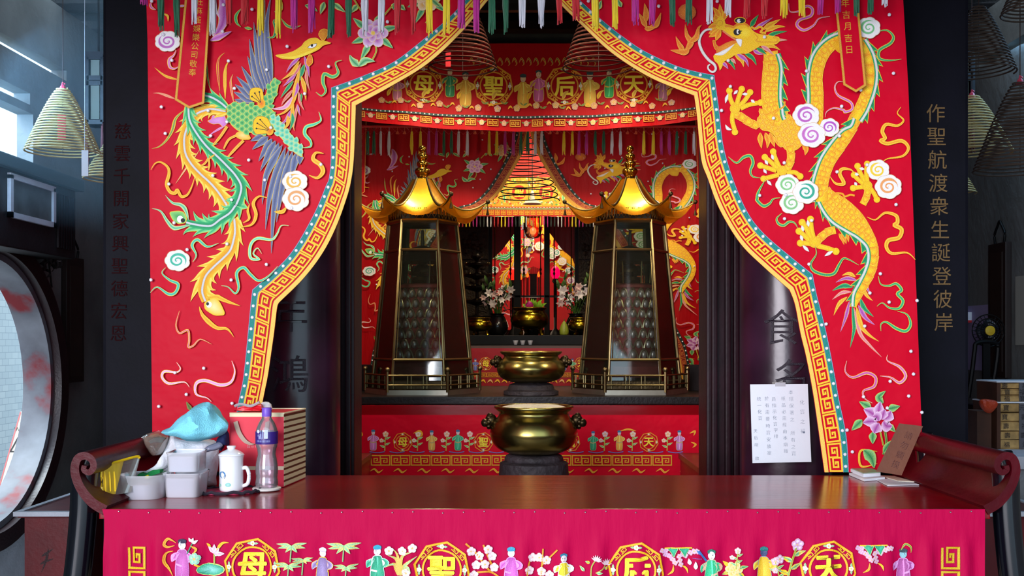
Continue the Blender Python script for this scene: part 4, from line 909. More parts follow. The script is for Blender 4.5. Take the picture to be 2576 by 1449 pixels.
a = Art(YCL, .004, pt=cl, split=True)
for u0 in (344, 2390):
    a.begin('key_fret_embroidery')
    mp = lambda s, t_, u0=u0: (u0-20+40*t_, 1318+s*58)
    key_units(a, mp, 5, 0, 1, 6, (240, 195, 20), (190, 140, 10), start=1) if u0 < 1000 else key_units(a, mp, 5, 0, 1, 6, (215, 180, 20), (180, 140, 10), start=1)
    a.end()
a.build('key_fret_embroidery', t)
a = Art(YCL, .004, pt=cl, split=True)
for u, h, c, tr, hat, f, v in ((459, 108, (180, 80, 160), LPUR, (40, 40, 70), (235, 235, 240), 1464), (812, 100, (130, 110, 160), GOLD, (220, 210, 235), (235, 215, 235), 1478), (950, 104, (30, 150, 110), WHT, (40, 160, 190), (240, 215, 230), 1475), (1286, 104, (190, 80, 175), LPUR, (60, 160, 195), (240, 235, 240), 1480), (1418, 92, (230, 200, 20), WHT, (50, 130, 160), (225, 215, 225), 1483), (1789, 104, (20, 170, 110), (240, 190, 160), (20, 110, 90), (215, 215, 225), 1486), (1922, 104, (215, 170, 30), (150, 150, 170), (20, 110, 110), (60, 70, 110), 1480), (2272, 100, (150, 60, 130), LPUR, (40, 60, 70), (130, 180, 190), 1480)):
    figure(a, u, v, h, c, tr, hat, f)
ribbon(a, S('444,1365 424,1355 414,1368 422,1376 440,1372'), 4, (215, 130, 20)); ribbon(a, S('436,1386 418,1392 414,1412 424,1430 434,1449'), 4, (215, 130, 20)); ribbon(a, S('480,1372 496,1380 488,1392'), 3, (215, 130, 20))
a.leaf(S('484,1364 488,1352'), 9, (240, 215, 240), WHT); a.leaf(S('482,1362 476,1352'), 8, (240, 215, 240), WHT); a.leaf(S('486,1366 500,1358'), 9, (240, 200, 235), WHT); a.stroke(S('486,1366 472,1392'), 3, (60, 150, 110))
# lotus
a.begin('lotus_motif')
a.ell(532, 1432, 34, 15, (20, 165, 120), (150, 220, 210), (205, 215, 120), 2.5); a.stroke(S('540,1420 540,1392'), 5, (60, 170, 110), GOLD)
for q in ((524, 1374), (540, 1368), (553, 1376), (566, 1392), (550, 1394)): a.leaf([(540, 1392), q], 12, (235, 160, 210), WHT, back=.5)
for q in ('546,1384 560,1366 578,1364', '530,1376 520,1366'): a.leaf(S(q), 8, (240, 170, 30), YEL)
a.end()
blossom(a, 492, 1404, 15, (100, 215, 190), PALE); a.stroke(S('492,1418 505,1424'), 4, GOLD)
# bamboo, narcissus, plum, grapes, peonies
for u, v, s in ((735, 1372, 1), (728, 1420, .9), (866, 1372, 1.15), (762, 1408, .7), (872, 1425, .8)):
    a.begin('bamboo_motif')
    for an in (-.1, .5, 1.2, 2.0, 2.7, 3.2): a.leaf([(u, v), (u+38*s*math.cos(an), v-4+32*s*math.sin(an)*(.7 if v else 1))], 9*s, (110, 200, 160), (215, 225, 140), (225, 205, 110), .8)
    a.stroke([(u, v), (u-3, v+40)], 3, (130, 190, 120)); a.end()
a.begin('narcissus_motif')
for q in ('1002,1449 998,1410 975,1395', '1004,1449 1012,1400 1040,1386', '1006,1449 1020,1420 1050,1398', '1000,1449 992,1420 970,1425', '1004,1449 1000,1400 988,1380', '1008,1449 1025,1425 1034,1440'): a.leaf(S(q), 9, (150, 215, 160), (225, 230, 160), (225, 190, 90), .8)
for u, v in ((979, 1385), (1012, 1386), (1038, 1378), (1022, 1440)): blossom(a, u, v, 11, WHT, (235, 225, 230), 5)
a.end()
a.begin('plum_branch_motif')
for q in ('1172,1366 1195,1388 1215,1415 1235,1440', '1216,1370 1228,1400 1240,1430', '1200,1440 1230,1438 1260,1455'): a.stroke(S(q), 5, (240, 165, 30), (200, 120, 20))
for u, v in ((1206, 1398), (1238, 1400), (1198, 1421), (1220, 1419), (1243, 1428), (1186, 1386), (1228, 1382), (1192, 1446)): blossom(a, u, v, 11, (245, 205, 215), WHT)
a.end()
a.begin('plum_branch_motif')
for q in ('1326,1449 1330,1420 1340,1392', '1360,1449 1364,1410 1366,1380', '1364,1420 1385,1400 1402,1382'): a.stroke(S(q), 4, (240, 175, 40), (200, 130, 20))
for u, v in ((1332, 1434), (1375, 1409), (1362, 1437), (1356, 1402), (1340, 1402), (1382, 1446)): blossom(a, u, v, 11, (240, 195, 205), WHT)
a.end()
a.begin('chrysanthemum_motif')
for u, v in ((1500, 1402), (1525, 1412)):
    for k in range(7): an = -2.6+k*.42; a.leaf([(u, v+8), (u+15*math.cos(an), v+8+16*math.sin(an))], 5, (235, 170, 200), WHT)
for q in ('1486,1449 1488,1425 1496,1410', '1498,1440 1515,1430 1522,1420'): a.stroke(S(q), 3, (60, 160, 110), GOLD)
for q in ('1484,1416 1472,1411', '1470,1436 1458,1422', '1522,1432 1528,1424', '1500,1440 1516,1440'): a.leaf(S(q), 8, (90, 180, 110), PALE, GOLD, .6)
a.end()
for (u, v, s) in ((1700, 1385, 1), (2190, 1378, .95)):
    a.begin('grape_motif')
    for i, j in ((-34, 0), (-24, 0), (-26, 10), (-16, 14), (-8, 22), (-2, 30), (16, 8), (24, 12), (8, 14), (10, 24), (12, 34), (44, 0), (36, 4), (52, 0)): blossom(a, u+i*s, v+j*s, 6.5, (200, 130, 190), (235, 200, 225), 4)
    for i in (-8, 20): a.fill([(u+i-14, v-6), (u+i, v-8), (u+i+14, v-6), (u+i+8, v+4), (u+i+3, v+18), (u+i-3, v+6)], (20, 150, 100), (190, 225, 150), 1.2, cc=(60, 190, 150))
    ribbon(a, [(u-6, v+36), (u-8, v+52), (u-20, v+62)], 2.5, (225, 130, 20)); ribbon(a, [(u+14, v+36), (u+26, v+44), (u+30, v+56)], 2.5, (225, 130, 20)); a.stroke([(u-28, v-6), (u+40, v-8)], 3, GOLD); a.end()
for u, v, c in ((1846, 1432, (248, 200, 30)),): peony(a, u, v, 18, (245, 180, 40), (250, 235, 170), True, False)
sprig(a, 1850, 1430, 46, (235, 170, 190)); sprig(a, 1978, 1462, 92, (200, 120, 190), (70, 160, 90), .3); sprig(a, 1960, 1470, 60, (200, 120, 190), (70, 160, 90), -.2)
a.leaf(S('1762,1394 1750,1382'), 6, (60, 120, 190)); a.leaf(S('1735,1420 1732,1404'), 11, WHT, (230, 215, 220)); a.leaf(S('1748,1430 1748,1410'), 11, WHT, (230, 215, 220)); a.stroke(S('1764,1404 1740,1402'), 1.5, (140, 90, 170)); a.stroke(S('1776,1410 1756,1384'), 5, (50, 110, 180))
ribbon(a, S('2266,1384 2276,1368 2290,1376 2290,1390'), 3, (70, 130, 60)); a.build('figure_and_flower_embroidery', t)
# ------------------------------------------------------------------ lamps of the inner chamber
LC = (1.0, .86, .62)
bulb = mat('lamp_diffuser', (255, 244, 220), .5, emit=6)
def ceiling_lamp(x, y, z, e, label, tgt=None, col=LC):
    t = thing('hanging_lamp', label, 'lamp', (x, y, z))
    b = lathe(BM(), [(.02, .1), (.06, .09), (.13, .0), (.125, -.005)], (x, y, z), 20, cap=False); obj('lamp_shade', b, DARKBR, t, True)
    obj('bulb', ball(BM(), (x, y, z+.02), .035, 10), bulb, t, True)
    obj('hanging_cord', tube(BM(), [(x, y, z+.09), (x, y, 3.9)], .004, 5), BLACKP, t)
    return lamp('lamp_light', 'SPOT', (x, y, z-.04), tgt or (x, y, 0), e, col, spot=2.5, rad=.07)
ceiling_lamp(-1.12, 4.95, 2.46, 19, 'hanging lamp out of view above the left side of the chamber', (-.2, 6.6, 2.1))
ceiling_lamp(.02, 4.8, 3.34, 60, 'hanging lamp out of view above the large brass urns', (.05, 5.2, 1.2))
for x_, l_ in ((-.585, 'left'), (.61, 'right')): ceiling_lamp(x_, 5.92, 3.42, 55, 'hanging lamp out of view directly above the %s pagoda lantern' % l_, (x_, 5.95, 1.2))
ceiling_lamp(1.14, 4.95, 2.46, 19, 'hanging lamp out of view above the right side of the chamber', (.25, 6.6, 2.1))
# ------------------------------------------------------------------ second altar with slab, board and cloth
t = thing('offering_table', 'wide offering table with dark slab top behind the front brass urn', 'table', (0, 6.2, 0))
obj('slab', box(-1.6, 1.6, 5.60, 6.94, 1.207, 1.25, .006), mat('dark_slab', (20, 15, 17), .4, 0, .3, bump=.1, var=.4), t)
obj('front_board', box(-1.6, 1.6, 5.575, 5.63, 1.145, 1.205, .004), MAROON, t); obj('body', box(-1.58, 1.58, 5.63, 6.92, 0, 1.207), DARKWOOD, t)
YB = 5.57
t = thing('altar_cloth', 'red altar cloth behind the front urn, embroidered with small figures and a gold fret', 'cloth', P(1330, 1250, YB))
t = obj('cloth', sheet(S('640,1044 640,1300 2020,1300 2020,1044'), YB, .004), SATIN, t)
a = Art(YB, .001, split=True)
for u, ch in ((1013, '母'), (1216, '聖'), (1435, '后'), (1632, '天')): roundel(a, u, 1112, 23, ch, (235, 150, 20), .03, fr=False)
a.build('roundel_embroidery', t)
a = Art(YB, .001); key_units(a, lambda s, t_: (932+s*25.3, 1146+24*t_), 30, 0, 1, 3.0, (240, 180, 40), (215, 140, 20)); a.build('key_fret_embroidery', t)
a = Art(YB, .001, split=True)
for u, c, h in ((939, (190, 100, 180), 52), (1086, (220, 160, 70), 50), (1152, (40, 160, 120), 52), (1492, (30, 140, 100), 48), (1558, (225, 160, 50), 50), (1709, (180, 110, 180), 50)): figure(a, u, 1133, h, c, (200, 170, 120), (50, 110, 160), (210, 200, 215))
for u, c in ((968, (240, 150, 60)), (1122, (225, 130, 120)), (1180, (235, 140, 150)), (1520, (190, 110, 180)), (1678, (240, 160, 70)), (1050, (235, 200, 190)), (1590, (210, 170, 140))): sprig(a, u, 1134, 42, c, (110, 170, 90), .05)
for k in range(16): a.stroke([(930+k*50, 1136), (950+k*50, 1139), (968+k*50, 1136)], 2.2, (110, 120, 200))
for q in ('890,1090 905,1085 910,1095 895,1100', '892,1120 905,1110 900,1128', '1735,1090 1748,1085 1745,1096', '1738,1112 1750,1118 1742,1126', '1040,1090 1056,1084 1062,1094 1052,1100', '1560,1084 1580,1080 1600,1084'): ribbon(a, S(q), 2, (230, 140, 20))
for i, j in ((0, 0), (7, 0), (3, 7), (10, 8), (4, 14), (7, 21)): blossom(a, 1764+i, 1104+j, 4, (200, 120, 190), LPUR, 4)
for u in range(930, 1760, 60): ribbon(a, [(u, 1186), (u+12, 1180), (u+22, 1188), (u+34, 1181)], 2.2, (215, 130, 30))
a.build('figure_embroidery', t)
# side ledges in front of the offering table
for s, x0, x1, l in ((-1, -1.6, -.826, 'left'), (1, .822, 1.6, 'right')):
    t = thing('side_ledge', 'low brown-red wooden ledge on the %s in front of the offering table' % l, 'ledge', ((x0+x1)/2, 5, 0))
    obj('top', box(x0, x1, 4.55, 5.56, .92, .95, .004), REDWOOD, t); obj('front_panel', box(x0+.01, x1-.01, 4.56, 5.555, 0, .92), REDPAINT, t)
# ------------------------------------------------------------------ brass urns
def urn(name, label, c, Rm, H, m, mats, foot=None, handles=True, ash=True, mound=.05):
    """squat round brass censer; c = centre of its underside, Rm = belly radius, H = height to the rim"""
    t = thing(name, label, 'urn', c)
    pr = [(.30, 0), (.55, .015), (.78, .09), (.93, .22), (1.0, .40), (.99, .52), (.93, .66), (.84, .76), (.80, .82), (.80, .87), (.88, .93), (.905, .965), (.895, 1.0), (.84, 1.0), (.81, .94), (.76, .86)]
    p = cr([(r*Rm, z*H) for r, z in pr], False, 4)
    bowl = obj('bowl', lathe(BM(), p, c, 56, cap=False), m, t, True)
    if ash: obj('ash', lathe(BM(), [(.80*Rm, .955*H), (.6*Rm, .955*H+mound*H*.7), (.3*Rm, .955*H+mound*H), (.01, .955*H+mound*H*1.05)], c, 40, cap=False), ASH, t, True)
    if handles:
        for s in (-1, 1):
            b = BM(); x = c[0]+s*Rm*.98; z = c[2]+H*.70
            ball(b, (x, c[1], z), Rm*.14, 12, (1, .9, 1.05)); ball(b, (x+s*Rm*.13, c[1]-.01, z-H*.05), Rm*.10, 10); ball(b, (x+s*Rm*.02, c[1]-.01, z+H*.1), Rm*.07, 8)
            for k in range(7): an = k*.9; ball(b, (x+s*Rm*.05, c[1]-Rm*.1*math.cos(an), z-H*.03+Rm*.13*math.sin(an)), Rm*.055, 7)
            obj('lion_handle', b, DARKBR, bowl, True)
    return t
c1 = P(1343, 1141, 4.6); R1 = px(110, 4.6)
urn('brass_urn', 'large polished brass incense urn on stone stand in front, heaped with ash', tuple(c1), R1, px(1141-1021, 4.6), BRASS, None, mound=.075)
t = thing('urn_stand', 'dark stone stand carrying the large front brass urn', 'stand', (c1.x, 4.6, 0))
r = px(90, 4.6); z = c1.z
obj('neck', lathe(BM(), cr([(r*.5, z-.001), (r*.74, z-.004), (r*.82, z-.02), (r*.8, z-.034)], False, 3), (c1.x, 4.6, 0), 40), DSTONE, t, True)
obj('pedestal', lathe(BM(), [(r*.8, z-.03), (r*.95, z-.04), (r*.98, z-.095), (r*1.0, z-.14), (r*.9, z-.16), (r*.9, .2), (r*1.2, .16), (r*1.2, 0)], (c1.x, 4.6, 0), 40), DSTONE, t, True)
c2 = P(1336, 962, 5.82); R2 = px(86, 5.82)
urn('brass_urn', 'smaller brass incense urn on the offering table between the two pagoda lanterns', tuple(c2), R2, px(962-884, 5.82), BRASS, None, mound=.03)
t = thing('urn_stand', 'low dark stand under the smaller brass urn on the offering table', 'stand', (c2.x, c2.y, 1.25)); r = R2*.8
obj('pedestal', lathe(BM(), [(r*1.0, 1.252), (r*1.0, 1.272), (r*.86, 1.28), (r*.8, c2.z-.012), (r*.6, c2.z-.001)], (c2.x, c2.y, 0), 40), DSTONE, t, True)
# ------------------------------------------------------------------ pagoda lanterns
PGLASS = glassmat('pagoda_glass', (222, 228, 224), .035, .05, 1, .03, (112, 116, 100))
def pagoda(u, label, flip):
    Yc = 6.04; cx = P(u, 0, Yc).x; zb = 1.25
    t = thing('pagoda_lantern', label, 'lantern', (cx, Yc, zb))
    A = [PI/3*k for k in range(6)]                       # corners: flat face towards the hall
    def hexa(R, z): return [Vector((cx+R*math.cos(a), Yc+R*math.sin(a), z)) for a in A]
    zv = lambda v: CH-(v-V0)*5.78/F
    zbase, zfl, ztop = zv(968), zv(955), zv(556)
    b = BM()
    lathe(b, [(.335, .002), (.335, .03), (.32, .034), (.32, .075), (.30, .08)], (cx, Yc, zb), 6); pbase = obj('base', b, DARKBR, t)
    b = BM()
    lathe(b, [(.338, 0), (.338, .028)], (cx, Yc, zb), 6, cap=False); obj('plinth_band', b, mat('pale_brass', (176, 166, 150), .3, .9, var=.2), pbase)
    # balustrade
    b = BM(); h0, h1 = zb+.035, zb+.118; C0, C1 = hexa(.335, h0), hexa(.335, h1)
    for k in range(6):
        tube(b, [C0[k]-Vector((0, 0, .02)), C1[k]+Vector((0, 0, .012))], .009, 8); ball(b, C1[k]+Vector((0, 0, .024)), .015, 10)
        for f in (.25, .9): tube(b, [C0[k].lerp(C1[k], f), C0[(k+1) % 6].lerp(C1[(k+1) % 6], f)], .0055, 6)
        for f in (.1, .34, .4, .6, .66, .9): tube(b, [C0[k].lerp(C0[(k+1) % 6], f), C1[k].lerp(C1[(k+1) % 6], f)-Vector((0, 0, .01))], .004, 5)
    obj('balustrade', b, OLDBRASS, pbase, True)
    Rb, Rt = .292, .203
    ring = lambda v: (lambda z: hexa(Rb+(Rt-Rb)*((z-zfl)/(ztop-zfl)), z))(zv(v))
    B0, T0 = ring(962), ring(548)
    for k in range(6):
        obj('corner_post', tube(BM(), [B0[k], T0[k]], .0085, 8), OLDBRASS, t, True)
    b = BM()
    for v, r in ((550, .013), (625, .008), (905, .009), (962, .008)):
        q = ring(v)
        for k in range(6): tube(b, [q[k], q[(k+1) % 6]], r, 6)
    # slim door stiles just inside each corner
    lo, hi = ring(905), ring(625)
    for k in range(6):
        for f in (.06, .94): tube(b, [lo[k].lerp(lo[(k+1) % 6], f), hi[k].lerp(hi[(k+1) % 6], f)], .003, 5)
    obj('glazing_bars', b, OLDBRASS, t, True)
    G0, G1 = ring(962), ring(550)
    for k in range(6):
        b = BM(); q = [G0[k], G0[(k+1) % 6], G1[(k+1) % 6], G1[k]]; cc = Vector((cx, Yc, 0)); n = ((q[0]+q[1])/2-cc); n.z = 0; n.normalize()
        f0 = [b.verts.new(p-n*.004) for p in q]; f1 = [b.verts.new(p-n*.007) for p in q]; b.faces.new(f0); b.faces.new(f1[::-1])
        for i in range(4): b.faces.new((f0[i], f0[(i+1) % 4], f1[(i+1) % 4], f1[i]))
        obj('glass_pane', b, PGLASS, t)
    # open scrolled cornice under the eaves
    b = BM(); q0, q1 = ring(548), [p+Vector((0, 0, .075)) for p in ring(548)]
    for k in range(6):
        for i in range(6):
            f = (i+.5)/6; m = q0[k].lerp(q0[(k+1) % 6], f); d = (q0[(k+1) % 6]-q0[k])*.06
            tube(b, [m+Vector((0, 0, .07))-d, m-d*.8+Vector((0, 0, .03)), m+Vector((0, 0, .012)), m+d*.8+Vector((0, 0, .03)), m+d+Vector((0, 0, .07))], .0035, 5)
    obj('cornice_scrolls', b, OLDBRASS, t, True)
    # curved roof: six gilt panels sweeping up to pointed corners
    z0, z1 = zv(547)+.01, P(0, 452, Yc).z; r_e, r_t = .335, .055
    def roofpt(k, f, g):
        """f across the panel 0..1, g from top (0) to eave (1)"""
        s = abs(2*f-1); R = r_t+(r_e-r_t)*(g**1.0)*(1+.0*s); zz = z1-(z1-z0)*(1-(1-g)**2.1); zz += (s**2.2)*(g**2.6)*.1
        R2 = R*(1+.10*s**2*g**2) ; a0, a1 = A[k], A[(k+1) % 6]
        p = Vector((cx+R2*math.cos(a0), Yc+R2*math.sin(a0), 0)).lerp(Vector((cx+R2*math.cos(a0+PI/3), Yc+R2*math.sin(a0+PI/3), 0)), f)
        bow = 1+.05*(1-s*s)*g*0; p.z = zz; return p
    for k in range(6):
        b = BM(); n, m = 10, 12
        g = [[b.verts.new(roofpt(k, i/n, j/m)) for i in range(n+1)] for j in range(m+1)]
        for j in range(m):
            for i in range(n): b.faces.new((g[j][i], g[j+1][i], g[j+1][i+1], g[j][i+1]))
        bmesh.ops.solidify(b, geom=b.faces[:], thickness=-.006)
        obj('roof_panel', b, GOLDM, t, True)
    b = BM()
    for k in range(6): tube(b, [roofpt(k, 0, j/12)+Vector((0, 0, .004)) for j in range(13)], .006, 6)
    obj('roof_ridges', b, OLDBRASS, t, True)
    b = BM(); lathe(b, [(.2, z0+.02), (.2, z0-.012), (.12, z0-.012)], (cx, Yc, 0), 6); obj('eave_soffit', b, BLACKP, t)
    for k in range(6):
        p = roofpt(k, 0, 1); d = Vector((math.cos(A[k]), math.sin(A[k]), 0))
        b = BM(); ball(b, p+d*.014+Vector((0, 0, .012)), .013, 10); tube(b, [p, p+d*.014+Vector((0, 0, .01))], .005, 6); tube(b, [p+d*.012, p+d*.012-Vector((0, 0, .04))], .002, 4); lathe(b, [(.003, -.035), (.008, -.055), (.01, -.068)], p+d*.012, 8)
        obj('corner_bell', b, DARKBR, t, True)
    zz = lambda v: P(0, v, Yc).z
    f = [(.062, zz(456)), (.066, zz(450)), (.05, zz(446)), (.05, zz(443)), (.07, zz(436)), (.074, zz(430)), (.06, zz(424)), (.038, zz(421)), (.052, zz(416)), (.054, zz(411)), (.044, zz(407)), (.028, zz(404)), (.044, zz(399)), (.048, zz(394)), (.04, zz(389)), (.02, zz(386)), (.016, zz(383)), (.03, zz(380)), (.033, zz(375)), (.024, zz(369)), (.004, zz(366))]
    obj('finial', lathe(BM(), [(r*.56+.004, z) for r, z in cr(f, False, 3)], (cx, Yc, 0), 24), mat('finial_brass', (176, 128, 44), .2, 1), t, True)
    # inner relief tower with rows of pointed niches
    b = BM(); zt0, zt1 = zv(905), zv(722)
    lathe(b, [(.235, zfl+.01), (.235, zt0-.04), (.2, zt0-.02), (.178, zt0), (.132, zt1), (.145, zt1+.004), (.145, zt1+.02), (.11, zt1+.03), (.0, zt1+.03)], (cx, Yc, 0), 36)
    itower = obj('inner_tower', b, mat('tower_crimson_metal', (150, 62, 62), .5, .2, bump=.1, var=.3), t, True)
    b = BM()
    for row in range(7):
        fz = (row+.08)/7; z = zt0+(zt1-zt0)*fz; hh = (zt1-zt0)/7*.92; R = .182-.046*fz
        for k in range(18):
            an = 2*PI*(k+.5*(row % 2))/18; wd = PI/18*.9
            pts = []
            for i in range(9):
                x = -1+i/4; y = .8*(1-abs(x)**3.2)+.2*(1-abs(x)); pts.append(Vector((cx+R*math.sin(an+wd*x), Yc-R*math.cos(an+wd*x), z+hh*(.02+.96*y))))
            tube(b, pts, .0052, 5)
    obj('niche_arches', b, mat('niche_brass', (214, 196, 164), .3, .9), itower, True)
    b = BM()
    for row in range(7):
        fz = (row+.08)/7; z = zt0+(zt1-zt0)*fz; hh = (zt1-zt0)/7; R = .184-.046*fz
        for k in range(18):
            an = 2*PI*(k+.5*(row % 2))/18; ball(b, (cx+R*math.sin(an), Yc-R*math.cos(an), z+hh*.38), .015, 8, (1, .4, 1.45))
    obj('niche_figures', b, mat('niche_mirror', (190, 172, 172), .3, .5), itower, True)
    # seated gilt statue, small inner roof and hanging drapes above
    b = BM(); zs = zt1+.03
    lathe(b, [(.06, 0), (.068, .02), (.06, .04)], (cx, Yc, zs), 16); ball(b, (cx, Yc, zs+.075), .05, 12, (1.1, .8, .9)); ball(b, (cx, Yc, zs+.135), .032, 10); ball(b, (cx, Yc, zs+.17), .016, 8)
    for s in (-1, 1): tube(b, [(cx+s*.045, Yc, zs+.1), (cx+s*.06, Yc-.03, zs+.06), (cx+s*.01, Yc-.05, zs+.055)], .014, 8)
    obj('statue', b, DARKBR, t, True)
    b = BM(); zr = zv(652); lathe(b, [(.16, zr), (.15, zr+.012), (.10, zr+.05), (.06, zr+.085), (.012, zr+.1), (.008, zr+.19)], (cx, Yc, 0), 24); obj('inner_roof', b, mat('soot_black', (20, 14, 18), .5), t, True)
    for s in (-1, 1):
        for k in (1, 2): tube_b = BM(); tube(tube_b, [(cx+s*.055*k, Yc-.12, zr), (cx+s*.05*k, Yc-.12, zs)], .004, 5); obj('inner_pillar', tube_b, OLDBRASS, t)
    return t
pagoda(1063, 'left pagoda lantern of brass and glass with gilt curved roof', 0)
pagoda(1585, 'right pagoda lantern of brass and glass with gilt curved roof', 1)
# dark tubs at the table ends, and papers
for u0, u1, v0, v1, l in ((872, 945, 918, 978, 'left'), (1728, 1800, 918, 982, 'right')):
    Y = 6.35; x0, x1 = P(u0, 0, Y).x, P(u1, 0, Y).x; t = thing('incense_trough', 'dark wooden trough beside the %s pagoda lantern' % l, 'trough', ((x0+x1)/2, Y, 1.25))
    b = BM(); h = P(0, v0, Y).z
    for q in ((x0, x1, Y-.1, Y-.08), (x0, x1, Y+.08, Y+.1), (x0, x0+.02, Y-.08, Y+.08), (x1-.02, x1, Y-.08, Y+.08)): bx(b, q[0], q[1], q[2], q[3], 1.251, h)
    bx(b, x0+.01, x1-.01, Y-.09, Y+.09, 1.251, 1.275); obj('box', b, DARKWOOD, t)
    obj('ash', box(x0+.02, x1-.02, Y-.08, Y+.08, 1.275, h-.02), ASH, t)
o = tag(obj('notice_card', box(P(1759, 0, 6.36).x, P(1786, 0, 6.36).x, 6.35, 6.353, 1.26, P(0, 886, 6.36).z), PAPER), 'small pale card standing at the right end of the offering table', 'card')
o = tag(obj('notice_card', box(P(878, 0, 6.36).x, P(889, 0, 6.36).x, 6.35, 6.353, 1.26, P(0, 945, 6.36).z), PAPER), 'narrow pale card at the left end of the offering table', 'card')
# ------------------------------------------------------------------ beams and roundel valance
t = thing('lintel_beam', 'soot-dark timber lintel above the roundel valance', 'beam', (0, 6.75, 0)); z0, z1 = P(0, 108, 6.65).z, P(0, 84, 6.65).z
obj('beam', box(-1.74, 1.74, 6.65, 6.85, z0, z1, .006), mat('mossy_timber', (38, 42, 34), .75, bump=.3, bscale=30, var=.4), t)
obj('red_board', box(-1.74, 1.74, 6.70, 6.80, P(0, 180, 6.7).z, z0), REDPAINT, t)
YV = 6.55
def vmap(u, v, o=0):
    sag = 34*(1-((u-1330)/480)**2); f = (v-150)/170.; w = .012*math.sin(u*.035)*max(0, f)
    return P(u, v+(sag-30)*f, YV)+Vector((0, w-o, 0))
b = BM(); G = [[b.verts.new(vmap(820+i*10, v)) for i in range(103)] for v in (110, 150, 190, 230, 270, 300, 312, 326)]
for A, B in zip(G, G[1:]):
    for i in range(102): b.faces.new((A[i], A[i+1], B[i+1], B[i]))
thick(b, (0, .003, 0))
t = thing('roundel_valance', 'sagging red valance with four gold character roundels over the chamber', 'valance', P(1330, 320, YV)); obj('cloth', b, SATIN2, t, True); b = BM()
for k in range(9): tube(b, [vmap(900+k*105, 112), vmap(900+k*105, 112)+Vector((0, .16, .02))], .004, 5)
obj('ties', b, SATIN2, t)
a = Art(YV, .006, pt=vmap, split=True)
for u, ch in ((1066, '母'), (1242, '聖'), (1420, '后'), (1594, '天')): roundel(a, u, 216, 47, ch, (215, 150, 25), .03, fr=True)
a.build('roundel_embroidery', t)
a = Art(YV, .006, pt=vmap, split=True)
for u, v, h, c in ((1132, 245, 72, (20, 120, 70)), (1171, 268, 86, (205, 150, 30)), (1316, 268, 82, (220, 165, 40)), (1355, 255, 78, (190, 80, 140)), (1484, 268, 88, (215, 170, 50)), (1532, 248, 72, (20, 150, 70)), (1000, 262, 70, (170, 90, 120)), (1668, 262, 70, (150, 80, 110))): figure(a, u, v, h, c, (220, 180, 60), (40, 60, 60), (215, 190, 150))
rnd = random.Random(4)
for k in range(46):
    u = 960+k*16.2; v = 262+rnd.uniform(-3, 12)
    if k % 3 == 0: blossom(a, u, v, 8, rnd.choice([(200, 120, 60), (190, 130, 130), (215, 160, 40)]), (230, 190, 130))
    elif k % 3 == 1: a.leaf([(u, v), (u+11, v-6)], 6, (80, 130, 60), (170, 170, 80)); a.leaf([(u, v), (u-9, v-8)], 5, (80, 130, 60), (200, 160, 60))
    else: ribbon(a, [(u-6, v+4), (u, v-3), (u+6, v+3)], 1.6, (215, 140, 30))
for k in range(18): u = 1180+k*18; ribbon(a, [(u, 158), (u+6, 148), (u+12, 160), (u+8, 166)], 1.8, rnd.choice([(30, 60, 45), (90, 50, 36), (80, 36, 56)]))
for k in range(9): u = 975+k*88; a.leaf([(u, 250), (u+6, 235), (u+16, 228)], 9, (215, 160, 40), (235, 200, 90), GOLD, .8)
a.build('figure_embroidery', t)
a = Art(YV, .006, pt=vmap); mp = lambda s, t_: (880+s, lerp(299, 314, t_))
for k in range(16):
    o_ = 890+k*56
    key_units(a, lambda s, t_: (o_+s*14, lerp(299, 314, t_)), 2, 0, 1, 2.2, (215, 155, 35), (190, 120, 20)); blossom(a, o_+42, 307, 6.5, rnd.choice([(190, 110, 110), (215, 160, 40)]), (215, 190, 140))
    for s in (-1, 1): a.leaf([(o_+42+s*5, 307), (o_+42+s*12, 303)], 4, (60, 110, 60), (120, 140, 70))
a.stroke([(860+k*12, 292) for k in range(80)], 6, (12, 62, 58), sm=False); a.build('fret_trim', t)
b = BM()
for k in range(82):
    p = vmap(880+k*11.1, 292, .008); ball(b, p, .0052, 6)
obj('bead_trim', b, CRYSTAL, t, True)
